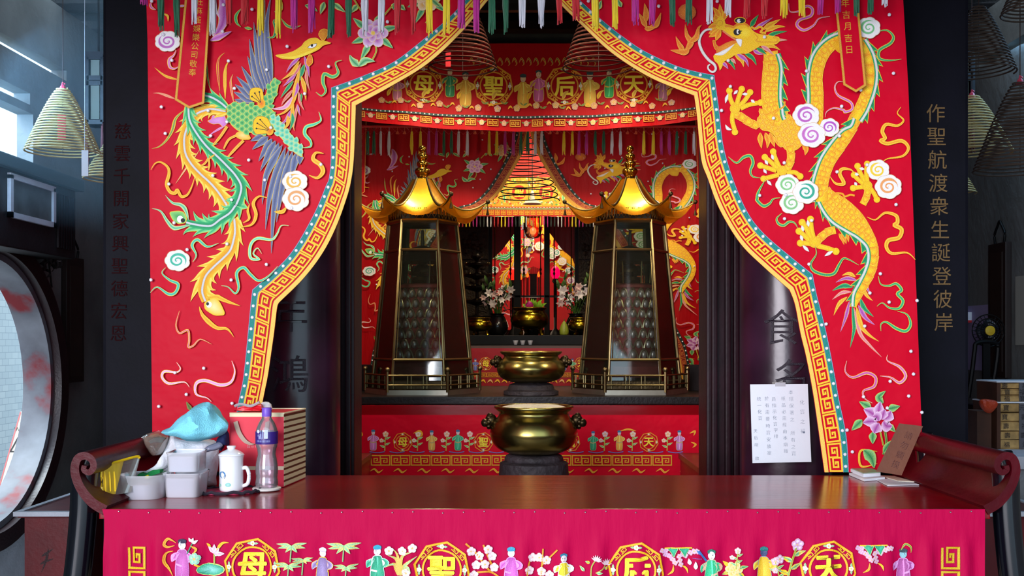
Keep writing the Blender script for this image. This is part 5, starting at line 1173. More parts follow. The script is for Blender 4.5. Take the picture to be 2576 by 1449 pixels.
# ------------------------------------------------------------------ second pair of curtains with tassels
YD = 7.02
xfl = lambda u, v: (1401+.54*(u-1322), 330+.46*(v+110))
xfr = lambda u, v: (1217+.6*(u-1322), 330+.46*(v+110))
I2 = [S('1330,318 1326,345 1308,392 1280,442 1252,486 1216,518 1162,552 1100,640 1040,760 990,848'), S('990,848 968,880 957,920 950,985')]
O2 = [S('1302,318 1296,350 1279,392 1252,440 1224,482 1190,512 1140,532 1074,620 1016,738 962,835'), S('962,835 944,872 934,920 926,985')]
mirp = lambda q: [(2666-u, v) for u, v in q]
def back_curtain(name, label, I, O, outer, motif, seed, mname, sp=1):
    t = thing(name, label, 'curtain', P(sum(p[0] for p in outer)/len(outer), 985, YD))
    mp, N = border(I, O, (26, 8)); inner = [mp(k/120, 0) for k in range(121)]; outr = [mp(k/120, 1) for k in range(121)]
    poly = inner+outer
    def wav(u, v): f = max(0, min(1, (v-380)/300)); return .018*f*math.sin(u*.034+.004*v)
    b = BM(); vl = []; us = [p[0] for p in poly]; vs = [p[1] for p in poly]
    st = 9; G = {}
    for i in range(int(min(us)//st), int(max(us)//st)+2):
        for j in range(int(min(vs)//st), int(max(vs)//st)+2): G[i, j] = (i*st, j*st)
    V = {}
    def vert(k):
        if k not in V: u, v = G[k]; V[k] = b.verts.new(P(u, v, YD)+Vector((0, wav(u, v), 0)))
        return V[k]
    ppoly = [p for p in poly]
    for (i, j) in list(G):
        ks = [(i, j), (i+1, j), (i+1, j+1), (i, j+1)]
        if all(k in G for k in ks) and inside((G[i, j][0]+st/2, G[i, j][1]+st/2), ppoly): b.faces.new([vert(k) for k in ks])
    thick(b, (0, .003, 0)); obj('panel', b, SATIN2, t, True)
    pt = lambda u, v, o: P(u, v, YD)+Vector((0, wav(u, v)-o, 0))
    a = Art(YD, .012, pt=pt); band(a, mp, N, -.12, .2, (225, 165, 60)); a.build('yellow_edging', t)
    a = Art(YD, .012, pt=pt); band(a, mp, N, .2, .8, (150, 16, 14)); key_units(a, lambda s, t_: mp(s/30, t_), 30, .28, .72, 1.6, (205, 120, 50), (190, 100, 40)); band(a, mp, N, .8, 1.06, (10, 52, 46)); a.build('fret_border', t)
    op = outr+outer; me = None
    for q, r_ in [(mp((k+.5)/54, .93), .016) for k in range(54)]+[(q, .012) for q in scatter(op, None, 46, 26, seed)]:
        if me is None: o = obj('rhinestone', ball(BM(), (0, 0, 0), .0058, 6), CRYSTAL, None, True); me = o.data
        else: o = bpy.data.objects.new('rhinestone', me); COL.objects.link(o)
        adopt(o, t); o.location = o.location+pt(q[0], q[1], r_)
    a = Art(YD, .008, xf=xfl if 'phoenix' in mname else xfr, clip=op, pt=pt); motif(a); a.build(mname, t); return t
back_curtain('embroidered_curtain', 'inner red curtain with embroidered phoenix behind the left pagoda lantern', I2, O2, S('760,985 760,318'), lambda a: (phoenix_tail(a), phoenix(a), phoenix_extras(a)), 21, 'phoenix_embroidery')
back_curtain('embroidered_curtain', 'inner red curtain with embroidered dragon behind the right pagoda lantern', [mirp(q) for q in I2], [mirp(q) for q in O2], S('1930,985 1930,318'), lambda a: (dragon(a), dragon_extras(a)), 22, 'dragon_embroidery')
YG = 6.85
t = thing('tassel_fringe', 'fringe of small coloured tassels along the top of the inner curtains', 'fringe', P(1330, 330, YG))
b = BM(); tube(b, [P(800, 318, YG), P(1860, 318, YG)], .008, 6)
for k in range(60):
    u = 805+k*18
    for s in (-1, 1): tube(b, [P(u, 320, YG), P(u+9*s, 330, YG), P(u, 338, YG)], .0014, 4)
    if k % 6 == 0: tube(b, [P(u, 318, YG), P(u, 318, YG)+Vector((0, .155, .01))], .0025, 4)
obj('netting', b, TC['red'], t); cols = ['green', 'green', 'white', 'white', 'red', 'red', 'yellow', 'yellow', 'magenta', 'magenta']; rnd = random.Random(9)
us = [926, 941, 958, 979, 1000, 1018, 1036, 1058, 1079, 1098, 1117, 1136, 1154, 1176, 1195, 1213, 1231, 1250, 1271, 1292, 1311, 1328, 1347, 1363, 1384, 1402, 1419, 1440, 1457, 1476, 1498, 1519, 1540, 1561, 1579, 1600, 1620, 1644, 1664, 1684, 1703, 1725, 1746, 1766]
for k, u in enumerate(us):
    c = cols[k % 10]; b = BM(); L = 66 if c != 'red' else 14; tube(b, [P(u, 320, YG), P(u, 334, YG)], .0016, 4); tassel(b, P(u, 336, YG), px(L-16 if c == 'red' else L-12, YG), .0088, rnd, 6); obj('tassel', b, TC['orange' if c == 'red' else c], t)
t = thing('curtain_rod', 'rod behind the roundel valance carrying the inner curtains', 'rod', P(1330, 318, YD)); obj('rod', tube(BM(), [(-1.62, YD+.02, P(0, 318, YD).z), (1.62, YD+.02, P(0, 318, YD).z)], .015, 8), DARKWOOD, t)
t = thing('ribbon_banner', 'narrow red ribbon banner with gilt characters at the far left of the inner curtains', 'banner', P(907, 490, 6.9))
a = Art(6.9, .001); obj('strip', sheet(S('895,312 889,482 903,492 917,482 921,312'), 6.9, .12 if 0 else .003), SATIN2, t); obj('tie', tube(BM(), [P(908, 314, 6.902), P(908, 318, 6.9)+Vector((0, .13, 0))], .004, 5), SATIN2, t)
a.stroke(S('895,300 889,482 903,492 917,482 921,300'), 1.6, (215, 140, 50), sm=False)
for k, ch in enumerate('東方日報敬奉'): a.text(ch, 907-.3*k, 345+20*k, 12, (200, 130, 60))
a.build('gilt_characters', t)
t = thing('ribbon_banner', 'narrow red ribbon banner with gilt characters at the far right of the inner curtains', 'banner', P(1766, 490, 6.9))
a = Art(6.9, .001); obj('strip', sheet(S('1750,300 1756,470 1768,482 1784,470 1784,300'), 6.9, .003), SATIN2, t); obj('tie', tube(BM(), [P(1767, 302, 6.902), P(1767, 318, 6.9)+Vector((0, .13, 0))], .004, 5), SATIN2, t)
a.stroke(S('1750,300 1756,470 1768,482 1784,470 1784,300'), 1.6, (215, 140, 50), sm=False)
for k, ch in enumerate('年吉月吉日'): a.text(ch, 1764+1.2*k, 372+20.5*k, 12, (215, 150, 70))
a.build('gilt_characters', t)
# ------------------------------------------------------------------ back altar
YA = 7.25; ZA = CH-(868-V0)*YA/F
t = thing('back_altar', 'back altar table with dark top holding the small brass urns and flowers', 'table', (.02, 7.7, 0))
obj('top', box(-.72, .78, YA, 8.35, ZA-.03, ZA, .004), BLACKP, t); obj('edge', box(-.72, .78, YA-.012, YA+.01, ZA-.034, ZA-.006), mat('dusty_edge', (84, 62, 60), .6), t); obj('body', box(-.7, .76, YA+.02, 8.3, 0, ZA-.03), DARKWOOD, t)
obj('riser', box(-.68, .74, 7.52, 8.3, ZA, ZA+.07, .004), BLACKP, t)
ZR = ZA+.07
t = thing('altar_cloth', 'deep red embroidered cloth on the front of the back altar between the pagoda lanterns', 'cloth', P(1335, 1000, YA-.02)); Y = YA-.02
obj('cloth', sheet(S('1130,876 1130,1010 1545,1010 1545,876'), Y, .004), mat('wine_satin', (150, 0, 24), .5, bump=.2, bscale=12), t)
a = Art(Y, .001)
for u, ch in ((1222, '母'), (1300, '聖'), (1380, '后'), (1462, '天')): roundel(a, u, 915, 16, ch, (225, 150, 20), .03, fr=False)
key_units(a, lambda s, t_: (1170+s*13.5, 938+10*t_), 24, 0, 1, 1.5, (225, 160, 30), (200, 130, 20))
for u in (1196, 1260, 1420, 1440, 1490): figure(a, u, 932, 30, random.choice([(190, 100, 160), (70, 80, 160), (60, 140, 100)]), (210, 170, 90), (60, 60, 120), (210, 190, 200))
for k in range(16): ribbon(a, [(1190+k*18, 962), (1198+k*18, 956), (1204+k*18, 964)], 1.6, random.choice([(225, 140, 30), (190, 130, 140)]))
a.build('roundel_and_fret_embroidery', t)
for k, u in enumerate((1297, 1315, 1334)):
    c = P(u, 867, 7.3); t = thing('offering_cup', ['leftmost', 'middle', 'rightmost'][k]+' of three small white offering cups on the back altar', 'cup', (c.x, 7.3, ZA), 'offering cups on the back altar')
    obj('cup', lathe(BM(), [(.009, .001), (.012, .004), (.019, .03), (.0195, .032), (.017, .03), (.01, .008), (0, .007)], (c.x, 7.3, ZA), 20, cap=False), mat('grey_white_porcelain', (190, 190, 196), .2), t, True)
BR2 = mat('olive_brass', (150, 126, 30), .22, 1, bump=.05, var=.25)
def tripod(u, v0, v1, hw, Y, label, legs=True):
    c = P(u, v1, Y); c.z = ZR; H = px(v1-v0, Y)*.78; hL = px(v1-v0, Y)*.22; R = px(hw, Y)
    t = urn('brass_censer', label, (c.x, Y, ZR+hL), R, H, BR2, None, handles=False, mound=.02)
    for k in range(3):
        an = PI/2+2*PI*k/3+.3; b = BM(); x, y = c.x+R*.6*math.cos(an), Y+R*.6*math.sin(an); tube(b, [(x*1+0, y, ZR+hL*1.3), (x, y, ZR+hL*.5), (x+R*.08*math.cos(an), y+R*.08*math.sin(an), ZR+.002)], [R*.13, R*.1, R*.12], 8); obj('leg', b, BR2, t, True)
    return t
tripod(1332, 778, 848, 48, 7.95, 'wide brass censer in the middle of the back altar under the green leaves')
tripod(1206, 804, 848, 32, 7.7, 'small brass censer at the left of the back altar')
tripod(1459, 804, 848, 30, 7.7, 'small brass censer at the right of the back altar')
ceiling_lamp(.42, 7.6, 3.5, 30, 'added lamp brightening the back altar, unseen behind the roundel valance', (.03, 7.9, 1.6))  # lamp added to brighten the lilies and censers
# flower arrangements
LEAF = mat('lily_leaf', (70, 110, 30), .5); DLEAF = mat('dark_foliage', (14, 22, 12), .6); LILY = mat('pale_lily_petal', (252, 244, 236), .5); LILYP = mat('pink_lily_petal', (248, 212, 200), .5); VASE = mat('black_vase', (12, 12, 14), .2)
def petal(b, c, d, up, L, w, n=5):
    d = Vector(d).normalized(); up = Vector(up); s = d.cross(up); s = s.normalized() if s.length > 1e-3 else Vector((1, 0, 0)); q = s.cross(d); A, B = [], []
    for i in range(n+1):
        t_ = i/n; p = Vector(c)+d*L*t_*(1-.15*t_)+q*(L*.30*math.sin(t_*2.6)-L*.25*t_*t_); ww = w*math.sin(PI*min(.97, .12+.86*t_)); A.append(b.verts.new(p+s*ww+q*w*.25)); B.append(b.verts.new(p-s*ww+q*w*.25))
    M_ = [b.verts.new((x.co+y.co)/2-q*w*.3) for x, y in zip(A, B)]
    for i in range(n): b.faces.new((A[i], A[i+1], M_[i+1], M_[i])); b.faces.new((M_[i], M_[i+1], B[i+1], B[i]))
def lilybloom(b, c, face, r):
    f = Vector(face).normalized(); s = f.cross(Vector((0, 0, 1))).normalized(); q = s.cross(f)
    for k in range(6):
        an = PI/3*k; petal(b, c, f*.55+(s*math.cos(an)+q*math.sin(an)), f, r, r*.26)
def bouquet(u0, u1, v0, v1, Y, label, seed, n, vs):
    rnd = random.Random(seed); c = P((u0+u1)/2, 0, Y); t = thing('lily_bouquet', label, 'flowers', (c.x, Y, ZR)); hv = .17
    obj('vase', lathe(BM(), cr([(.05, .001), (.075, .03), (.085, .08), (.06, .14), (.05, .16), (.07, hv)], False, 3), (c.x, Y, ZR), 24), VASE, t, True)
    b = BM(); g = BM(); st = BM(); tips = []
    for k in range(n):
        u = lerp(u0+4, u1-4, (k+.5)/n)+rnd.uniform(-5, 5); v = lerp(v0+6, v1-6, rnd.random()); y = Y+rnd.uniform(-.12, .1); p = P(u, v, y); tips.append(p)
        lilybloom(b if k % 3 else g, p, (rnd.uniform(-.7, .7), -1, rnd.uniform(-.2, .6)), px(vs, Y)*rnd.uniform(.8, 1.15)); tube(st, [(c.x+rnd.uniform(-.03, .03), Y, ZR+hv-.02), Vector((lerp(c.x, p.x, .5), lerp(Y, p.y, .5), lerp(ZR+hv, p.z, .6))), p], .004, 5)
    obj('white_blooms', b, LILY, t, True); obj('pink_blooms', g, LILYP, t, True); obj('stems', st, LEAF, t)
    b = BM()
    for k in range(46):
        an = rnd.uniform(0, 2*PI); p = Vector((c.x+rnd.uniform(-.10, .10), Y+rnd.uniform(-.06, .06), ZR+hv+rnd.uniform(0, .2))); petal(b, p, (math.cos(an), math.sin(an)*.6, rnd.uniform(-.3, .9)), (0, 0, 1), rnd.uniform(.06, .1), .014)
    obj('leaves', b, DLEAF, t, True); b = BM()
    for k in range(9): p = P(rnd.uniform(u0, u1), rnd.uniform(v0-16, v0+20), Y); petal(b, p, (rnd.uniform(-.5, .5), 0, 1), (0, -1, 0), .09, .012)
    obj('buds', b, LEAF, t, True)
bouquet(1212, 1290, 722, 775, 8.02, 'white and pink lilies in a dark vase at the left of the back altar', 3, 17, 15)
bouquet(1404, 1494, 716, 770, 8.02, 'white lilies with green buds in a dark vase at the right of the back altar', 8, 15, 17)
t = thing('lotus_arrangement', 'pink lotus bud with bright green leaves behind the middle censer', 'flowers', P(1336, 848, 8.22)); rnd = random.Random(2); c = P(1338, 780, 8.22)
obj('vase', lathe(BM(), [(.05, .001), (.07, .05), (.06, .16), (.08, .2)], (c.x, 8.22, ZR), 20), VASE, t, True); b = BM()
for k in range(30): petal(b, P(rnd.uniform(1325, 1362), rnd.uniform(772, 784), 8.2), (rnd.uniform(-1, 1), -.3, rnd.uniform(.3, 1)), (0, -1, .2), rnd.uniform(.06, .1), .012)
obj('leaves', b, mat('bright_leaf', (150, 205, 30), .5), t, True); b = BM()
for k in range(10): petal(b, P(1332, 772, 8.1), (math.cos(k*.63)*.5, -.5+.3*math.sin(k*.63), .8), (math.cos(k*.63), math.sin(k*.63), .2), .05, .02)
ball(b, P(1332, 766, 8.1), .022, 12, (1, 1, 1.2)); obj('bud', b, mat('lotus_pink', (225, 60, 160), .45), t, True)
t = thing('pomelo', 'green pomelo on the back altar beside the right censer', 'fruit', P(1419, 850, 7.62)); b = BM(); c = P(1419, 836, 7.62); lathe(b, cr([(.002, -.052), (.03, -.048), (.034, -.015), (.024, .02), (.01, .045), (.002, .052)], False, 3), (c.x, 7.62, ZR+.053), 18); obj('fruit', b, mat('pomelo_skin', (120, 130, 30), .5, bump=.2, bscale=120), t, True); obj('stalk', tube(BM(), [(c.x, 7.62, ZR+.1), (c.x+.003, 7.62, ZR+.118)], .003, 5), LEAF, t)
# dark tiered stands at the left of the back altar
t = thing('tiered_stand', 'dark tiered ornamental stand at the left of the back altar behind the lilies', 'stand', P(1200, 848, 8.19)); c = P(1200, 0, 8.19); b = BM(); tube(b, [(c.x, 8.19, ZR), (c.x, 8.19, P(0, 650, 8.19).z)], .014, 10)
for v, r in ((800, .12), (760, .115), (725, .125), (695, .11), (668, .09), (648, .05)): lathe(b, [(.012, -.03), (r*.55, -.012), (r, .0), (r*1.02, .014), (r*.4, .018), (.012, .03)], (c.x, 8.19, P(0, v, 8.19).z), 8)
obj('tiers', b, mat('blackened_bronze', (34, 30, 24), .45, .7, bump=.4, bscale=30), t); b = BM(); rnd = random.Random(6)
for k in range(40): v = rnd.choice([760, 725, 695, 668]); an = rnd.uniform(0, 6.28); ball(b, (c.x+.1*math.cos(an), 8.19+.1*math.sin(an), P(0, v-5, 8.19).z), .008, 6)
obj('gilt_specks', b, OLDBRASS, t, True)
# niche: frame posts, back cloth, drapes, valance, carved panels
YN = 9.05
t = thing('shrine', 'dark carved shrine front with posts and side panels behind the back altar', 'shrine', (.05, YN, 0))
for u0, u1, y in ((1226, 1238, 9.1), (1293, 1310, 9.0), (1369, 1383, 9.0), (1446, 1458, 9.1)):
    obj('post', box(P(u0, 0, y).x, P(u1, 0, y).x, y, y+.06, 0, P(0, 440, y).z, .004), BLACKP, t)
for u in (1245, 1284, 1318, 1360, 1394, 1437):
    b = BM(); c = P(u, 0, 8.93); tube(b, [(c.x, 8.93, ZR+.16), (c.x, 8.93, P(0, 560, 8.93).z)], .005, 6)
    for v in (678, 688): lathe(b, [(.004, -.02), (.011, 0), (.004, .02)], (c.x, 8.93, P(0, v, 8.93).z), 4)
    obj('slender_rail', b, DARKBR, t)
for u0, u1, s in ((1120, 1228, 'l'), (1456, 1570, 'r')):
    x0, x1 = P(u0, 0, YN).x, P(u1, 0, YN).x; b = box(x0, x1, YN, YN+.05, 0, P(0, 440, YN).z); bx(b, x0, x1, YN-.02, YN, P(0, 652, YN).z, P(0, 644, YN).z)
    rnd = random.Random(u0)
    for k in range(70):
        q = P(rnd.uniform(u0+8, u1-8), rnd.choice([rnd.uniform(590, 640), rnd.uniform(660, 730)]), YN-.012); ball(b, q, rnd.uniform(.012, .03), 6, (1, .5, 1))
    obj('carved_panel', b, mat('carved_soot_gilt', (40, 30, 18), .5, .4, bump=.4, bscale=60, var=.5, vscale=30), t)
obj('head_board', box(-1.74, 1.74, 9.12, 9.17, P(0, 410, 9.1).z, 3.88), REDPAINT, t)
obj('rail', box(P(1238, 0, 9.05).x, P(1446, 0, 9.05).x, 9.0, 9.04, P(0, 748, 9.0).z, P(0, 743, 9.0).z), DARKWOOD, t)
YK = 9.7
t = thing('shrine_backcloth', 'brightly lit red backcloth with embroidered phoenix and dragon inside the shrine', 'cloth', P(1340, 800, YK)); obj('cloth', sheet(S('1190,440 1190,830 1490,830 1490,440'), YK, .004), mat('bright_red_satin', (200, 16, 22), .5, bump=.2, bscale=14), t)
a = Art(YK, .0015, xf=lambda u, v: (1240+.36*(u-440), 594+.36*(v-420)), clip=S('1195,525 1195,825 1345,825 1345,525')); phoenix_tail(a); phoenix(a); phoenix_extras(a, False)
a.xf = lambda u, v: (1398+.3*(u-2020), 566+.3*(v-250)); a.clip = S('1352,525 1352,825 1485,825 1485,525'); dragon(a); dragon_extras(a, False); a.clip = None
a.xf = lambda u, v: (u, v)
for u, v, r, c in ((1325, 610, 9, PUR), (1319, 680, 9, LPUR)): peony(a, u, v, r, c)
for u, v, r, c in ((1357, 620, 12, (240, 220, 140)), (1411, 621, 8, (120, 200, 170)), (1414, 658, 11, (240, 225, 140)), (1430, 681, 9, (60, 170, 140)), (1436, 706, 10, PUR), (1328, 643, 5, YEL)): a.cloud(u, v, r, c)
obj('tie', tube(BM(), [P(1250, 442, YK), (P(1250, 0, YK).x, YK, 3.9)], .004, 5), REDCARD, t); obj('tie', tube(BM(), [P(1430, 442, YK), (P(1430, 0, YK).x, YK, 3.9)], .004, 5), REDCARD, t)
a.build('phoenix_and_dragon_embroidery', t)
lamp('shrine_light', 'AREA', (.05, 9.35, 2.9), (.05, 9.68, 1.9), 8, (1, .84, .6), .9, .25)
lamp('shrine_lower_light', 'POINT', (.06, 9.4, 1.75), (0, 0, 0), 1.6, (1, .8, .55), rad=.1)
for s, pts, l in ((-1, '1226,545 1300,545 1296,585 1262,630 1238,652 1226,690', 'left'), (1, '1458,545 1376,545 1382,585 1412,625 1440,650 1458,700', 'right')):
    t = thing('shrine_drape', 'plain red drape gathered to the %s of the shrine opening' % l, 'curtain', P(1242 if s < 0 else 1440, 690, 9.2))
    q = S(pts); obj('drape', sheet(q, 9.2, .006), mat('drape_red', (150, 12, 14), .55, bump=.4, bscale=10, stretch=(2, 1, .3)), t)
# gold-dense valance over the shrine, with tassels
YW = 8.55; t = thing('gold_valance', 'short valance densely embroidered in gold, hanging before the shrine', 'valance', P(1330, 545, YW)); obj('cloth', sheet(S('1100,150 1100,544 1570,544 1570,150'), YW, .004), mat('valance_red', (206, 30, 18), .5, bump=.2), t)
a = Art(YW, .001); rnd = random.Random(12)
a.fill(S('1105,446 1105,520 1565,520 1565,446'), (232, 170, 40), sm=False)
for k in range(1300):
    u, v = rnd.uniform(1110, 1560), rnd.uniform(448, 517); c = rnd.choice([(240, 190, 30), (250, 215, 70), (235, 150, 30), (240, 170, 40), (220, 80, 40), (225, 225, 190), (110, 170, 80)])
    if rnd.random() < .5: a.leaf([(u, v), (u+rnd.uniform(-9, 9), v+rnd.uniform(-9, 9))], rnd.uniform(2.5, 5), c)
    else: a.ell(u, v, rnd.uniform(1.5, 4), rnd.uniform(1.5, 4), c, n=7)
for u, ch in ((1237, '母'), (1306, '聖'), (1374, '后'), (1441, '天')):
    a.ell(u, 484, 24, 24, (238, 180, 40), (245, 200, 60), n=20); a.ell(u, 484, 18, 18, (200, 30, 14), (200, 30, 14), n=20); a.text(ch, u, 484, 25, (250, 225, 60), .03)
for u in (1268, 1416): a.leaf([(u, 490), (u+2, 510)], 9, (60, 180, 80), PALE)
a.stroke(S('1110,523 1330,525 1560,523'), 5, (150, 150, 90)); band_v = (528, 541)
for k in range(30): key_units(a, lambda s, t_: (1110+k*15+s*6, lerp(529, 540, t_)), 2, 0, 1, 1.3, (245, 180, 40), (230, 150, 20))
a.build('gold_embroidery', t); obj('tie', tube(BM(), [P(1160, 152, YW), (P(1160, 0, YW).x, YW, 3.9)], .004, 5), REDCARD, t); obj('tie', tube(BM(), [P(1510, 152, YW), (P(1510, 0, YW).x, YW, 3.9)], .004, 5), REDCARD, t); b = BM()
for k in range(60): ball(b, P(1110+k*7.6, 523, YW)-Vector((0, .004, 0)), .006, 6)
obj('bead_trim', b, CRYSTAL, t, True)
b = BM(); cols = ['red', 'red', 'yellow', 'yellow', 'magenta', 'magenta', 'dark', 'dark', 'white', 'white']; 
for k in range(40):
    u = 1155+k*8.9; b = BM(); tassel(b, P(u, 547, YW), px(24, YW), .0046, rnd, 5); obj('tassel', b, TC[cols[k % 10]], t)
lamp('valance_light', 'AREA', (.05, 7.95, 2.95), (.05, 8.55, 2.75), 5, (1, .82, .5), .9, .2)
# hanging glass lamp and disc lamp before the shrine
c = P(1341, 572, 8.7); t = thing('glass_lamp', 'amber glass hanging lamp in the middle of the shrine opening', 'lamp', tuple(c)); b = lathe(BM(), cr([(.004, -.095), (.05, -.085), (.07, -.04), (.073, .02), (.072, .09)], False, 4), c, 28, cap=False); obj('glass_bowl', b, glassmat('amber_glass', (250, 190, 150), .12, .08), t, True)
b = BM(); lathe(b, [(.074, .088), (.076, .1), (.074, .104)], c, 28, cap=False); tube(b, [c+Vector((-.072, 0, .1)), c+Vector((0, 0, .2)), c+Vector((.072, 0, .1))], .003, 5); obj('rim', b, OLDBRASS, t, True); obj('hanging_cord', tube(BM(), [c+Vector((0, 0, .2)), (c.x, c.y, 3.9)], .003, 5), BLACKP, t); obj('bulb', ball(BM(), c+Vector((0, 0, -.03)), .03, 10), mat('warm_bulb', (255, 170, 110), .4, emit=1.2), t, True)
c = P(1339, 512, 8.0); t = thing('disc_lamp', 'small white saucer lamp hanging on a cord before the gold valance', 'lamp', tuple(c)); obj('shade', lathe(BM(), [(.074, -.004), (.06, .012), (.02, .03), (.012, .09), (.006, .1)], c, 28), mat('white_enamel', (225, 225, 215), .35), t, True); obj('hanging_cord', tube(BM(), [c+Vector((0, 0, .1)), (c.x, c.y, 3.9)], .003, 5), BLACKP, t)
# red lotus lamps and electric candles in the shrine
LOT = {'red': mat('lotus_lamp_red', (255, 30, 20), .3, emit=1.3), 'magenta': mat('lotus_lamp_magenta', (240, 0, 70), .3, emit=1.1)}
for u, v, k, l in ((1290, 690, 'red', 'red glowing lotus lamp left of the candles in the shrine'), (1397, 686, 'magenta', 'magenta glowing lotus lamp right of the candles in the shrine')):
    c = P(u, v, 9.3); t = thing('lotus_lamp', l, 'lamp', (c.x, 9.3, 1.6)); obj('shade', lathe(BM(), cr([(.02, -.055), (.036, -.03), (.042, .0), (.034, .035), (.012, .06), (.001, .066)], False, 3), c, 16), LOT[k], t, True); obj('stand', lathe(BM(), [(.05, 1.6-c.z), (.045, 1.62-c.z), (.014, 1.66-c.z), (.014, -.1), (.03, -.08), (.02, -.05)], c, 14), BLACKP, t, True)
t = thing('shrine_table', 'small dark table inside the shrine carrying the red lamps', 'table', (.05, 9.4, 0)); obj('top', box(-.3, .42, 9.16, 9.6, 1.57, 1.6), DARKWOOD, t); obj('body', box(-.28, .4, 9.18, 9.58, 0, 1.57), DARKWOOD, t)
for k, (u, v) in enumerate(((1310, 699), (1327, 693), (1355, 692))):
    c = P(u, v, 9.25); t = thing('electric_candle', ['leftmost', 'middle', 'rightmost'][k]+' of three red electric candles in the shrine', 'candle', (c.x, 9.25, 1.6), 'electric candles in the shrine'); obj('flame_bulb', lathe(BM(), [(.004, -.02), (.013, -.004), (.009, .014), (.001, .032)], c, 12), mat('candle_bulb', (255, 60, 10), .3, emit=4), t, True); obj('stick', tube(BM(), [(c.x, 9.25, 1.601), (c.x, 9.25, c.z-.018)], .011, 10), mat('red_candle', (150, 10, 12), .4), t, True)
t = thing('incense_rack', 'small dark comb-like rack standing at the back of the shrine table', 'rack', P(1342, 690, 9.5)); b = BM(); c = P(1342, 0, 9.5)
for k in range(12): x = c.x+(k-5.5)*.009; tube(b, [(x, 9.5, P(0, 690, 9.5).z), (x, 9.5, P(0, 670+abs(k-5.5), 9.5).z)], .0025, 5)
bx(b, c.x-.055, c.x+.055, 9.49, 9.51, P(0, 693, 9.5).z, P(0, 689, 9.5).z); bx(b, c.x-.03, c.x+.03, 9.48, 9.52, 1.6, P(0, 692, 9.5).z); obj('rack', b, BLACKP, t)
b = BM(); rnd = random.Random(31)
for k in range(14):
    c = P(1318+k*3.3, 0, 9.4); h = rnd.uniform(.05, .09); t = thing('offering_figurine', 'tiny offering figurine in the row on the shrine table', 'figurine', (c.x, 9.4, 1.6), 'figurines on the shrine table'); obj('figurine', lathe(BM(), [(.010, .001), (.009, h*.6), (.005, h*.7), (.006, h*.85), (.001, h)], (c.x, 9.4, 1.6), 8), mat('figurine_%d' % (k % 4), [(200, 190, 180), (60, 120, 80), (190, 40, 40), (180, 150, 60)][k % 4], .5), t, True)
# ------------------------------------------------------------------ hanging incense coils
def coil(u, v0, v1, hw, Y, turns, m, label, card=None, tip=None, r=.0042, dx=0, group=None, pw=.82):
    top = P(u, v0, Y); bot = P(u+dx, v1, Y); H = top.z-bot.z; R = px(hw, Y)
    t = thing('incense_coil', label, 'incense coil', tuple(bot), group); n = 30; pts = []
    for k in range(int(turns*n)+1):
        f = k/(turns*n); a = 2*PI*turns*f; rr = R*(.12+.88*f**pw); z = top.z-H*f**1.02; pts.append((top.x+(bot.x-top.x)*f+rr*math.cos(a), Y+rr*math.sin(a), z))
    obj('coil', tube(BM(), pts, r, 5), m, t, True)
    b = tube(BM(), [(top.x, Y, top.z-.01), (top.x, Y, 3.9)], .0022, 5); tube(b, [(top.x, Y, top.z), bot], .0014, 4); obj('hanging_cord', b, mat('coil_cord', (60, 40, 36), .8), t)
    if tip: b = BM(); tube(b, [(top.x-.01, Y, top.z-.01), (top.x, Y, top.z+.03), (top.x+.012, Y, top.z+.02)], .004, 5); lathe(b, [(.02, -.012), (.012, .01), (.002, .02)], top, 8); obj('hook', b, tip, t)
    if card: u0, v0_, u1, v1_, mm = card; obj('wish_card', box(P(u0, 0, Y).x, P(u1, 0, Y).x, Y-.002, Y+.001, P(0, v1_, Y).z, P(0, v0_, Y).z), mm, t)
    return t
PK = mat('pink_hook', (215, 60, 90), .5)
coil(158, 222, 386, 90, 5.2, 23, COILT, 'large tan incense coil with a red card at the left under the daylight slits', (145, 286, 166, 352, REDCARD), PK)
coil(306, 330, 455, 92, 5.45, 17, COILT, 'tan incense coil half hidden behind the left couplet column')
coil(2462, 15, 185, 88, 4.9, 20, COILD, 'dark incense coil high up at the right beside the couplet column', None, None)
coil(2445, 240, 386, 96, 5.45, 19, COILT, 'pale tan incense coil just right of the couplet column', None, PK)
coil(2566, 206, 432, 112, 4.9, 26, COILD, 'dark incense coil at the right edge with a pink hook', None, PK)
coil(2384, 395, 488, 68, 6.3, 14, COILT, 'lowest tan incense coil peeping out beside the right couplet column')
coil(2600, -110, 38, 78, 4.7, 18, COILD, 'dark incense coil cut off by the top right corner')
coil(1164, -20, 178, 88, 5.2, 17, COILR, 'brown incense coil hanging inside at the left, in front of the roundel valance', (1121, 128, 1134, 168, REDCARD))
coil(1506, -20, 178, 92, 5.2, 17, COILR, 'brown incense coil hanging inside at the right, in front of the roundel valance')
coil(1330, 340, 505, 78, 7.5, 11, mat('incense_black', (24, 18, 18), .8), 'thin dark incense coil hanging in the gap of the inner curtains', r=.004)
o = tag(obj('wish_tag', box(P(205, 0, 5.0).x, P(222, 0, 5.0).x, 5.0, 5.004, P(0, 443, 5).z, P(0, 378, 5).z), PAPER), 'white paper tag hanging below the large tan incense coil', 'tag')
tube_ = tube(BM(), [P(213, 379, 5.0), (P(213, 0, 5).x, 5.0, 3.9)], .0012, 4); obj('thread', tube_, PAPER, o)
# ------------------------------------------------------------------ things on the front altar table
def pt(u, Y, z=ZT): return Vector((P(u, 0, Y).x, Y, z))
def onY(v): return F*(CH-ZT)/(v-V0)            # depth at which the table top meets image row v
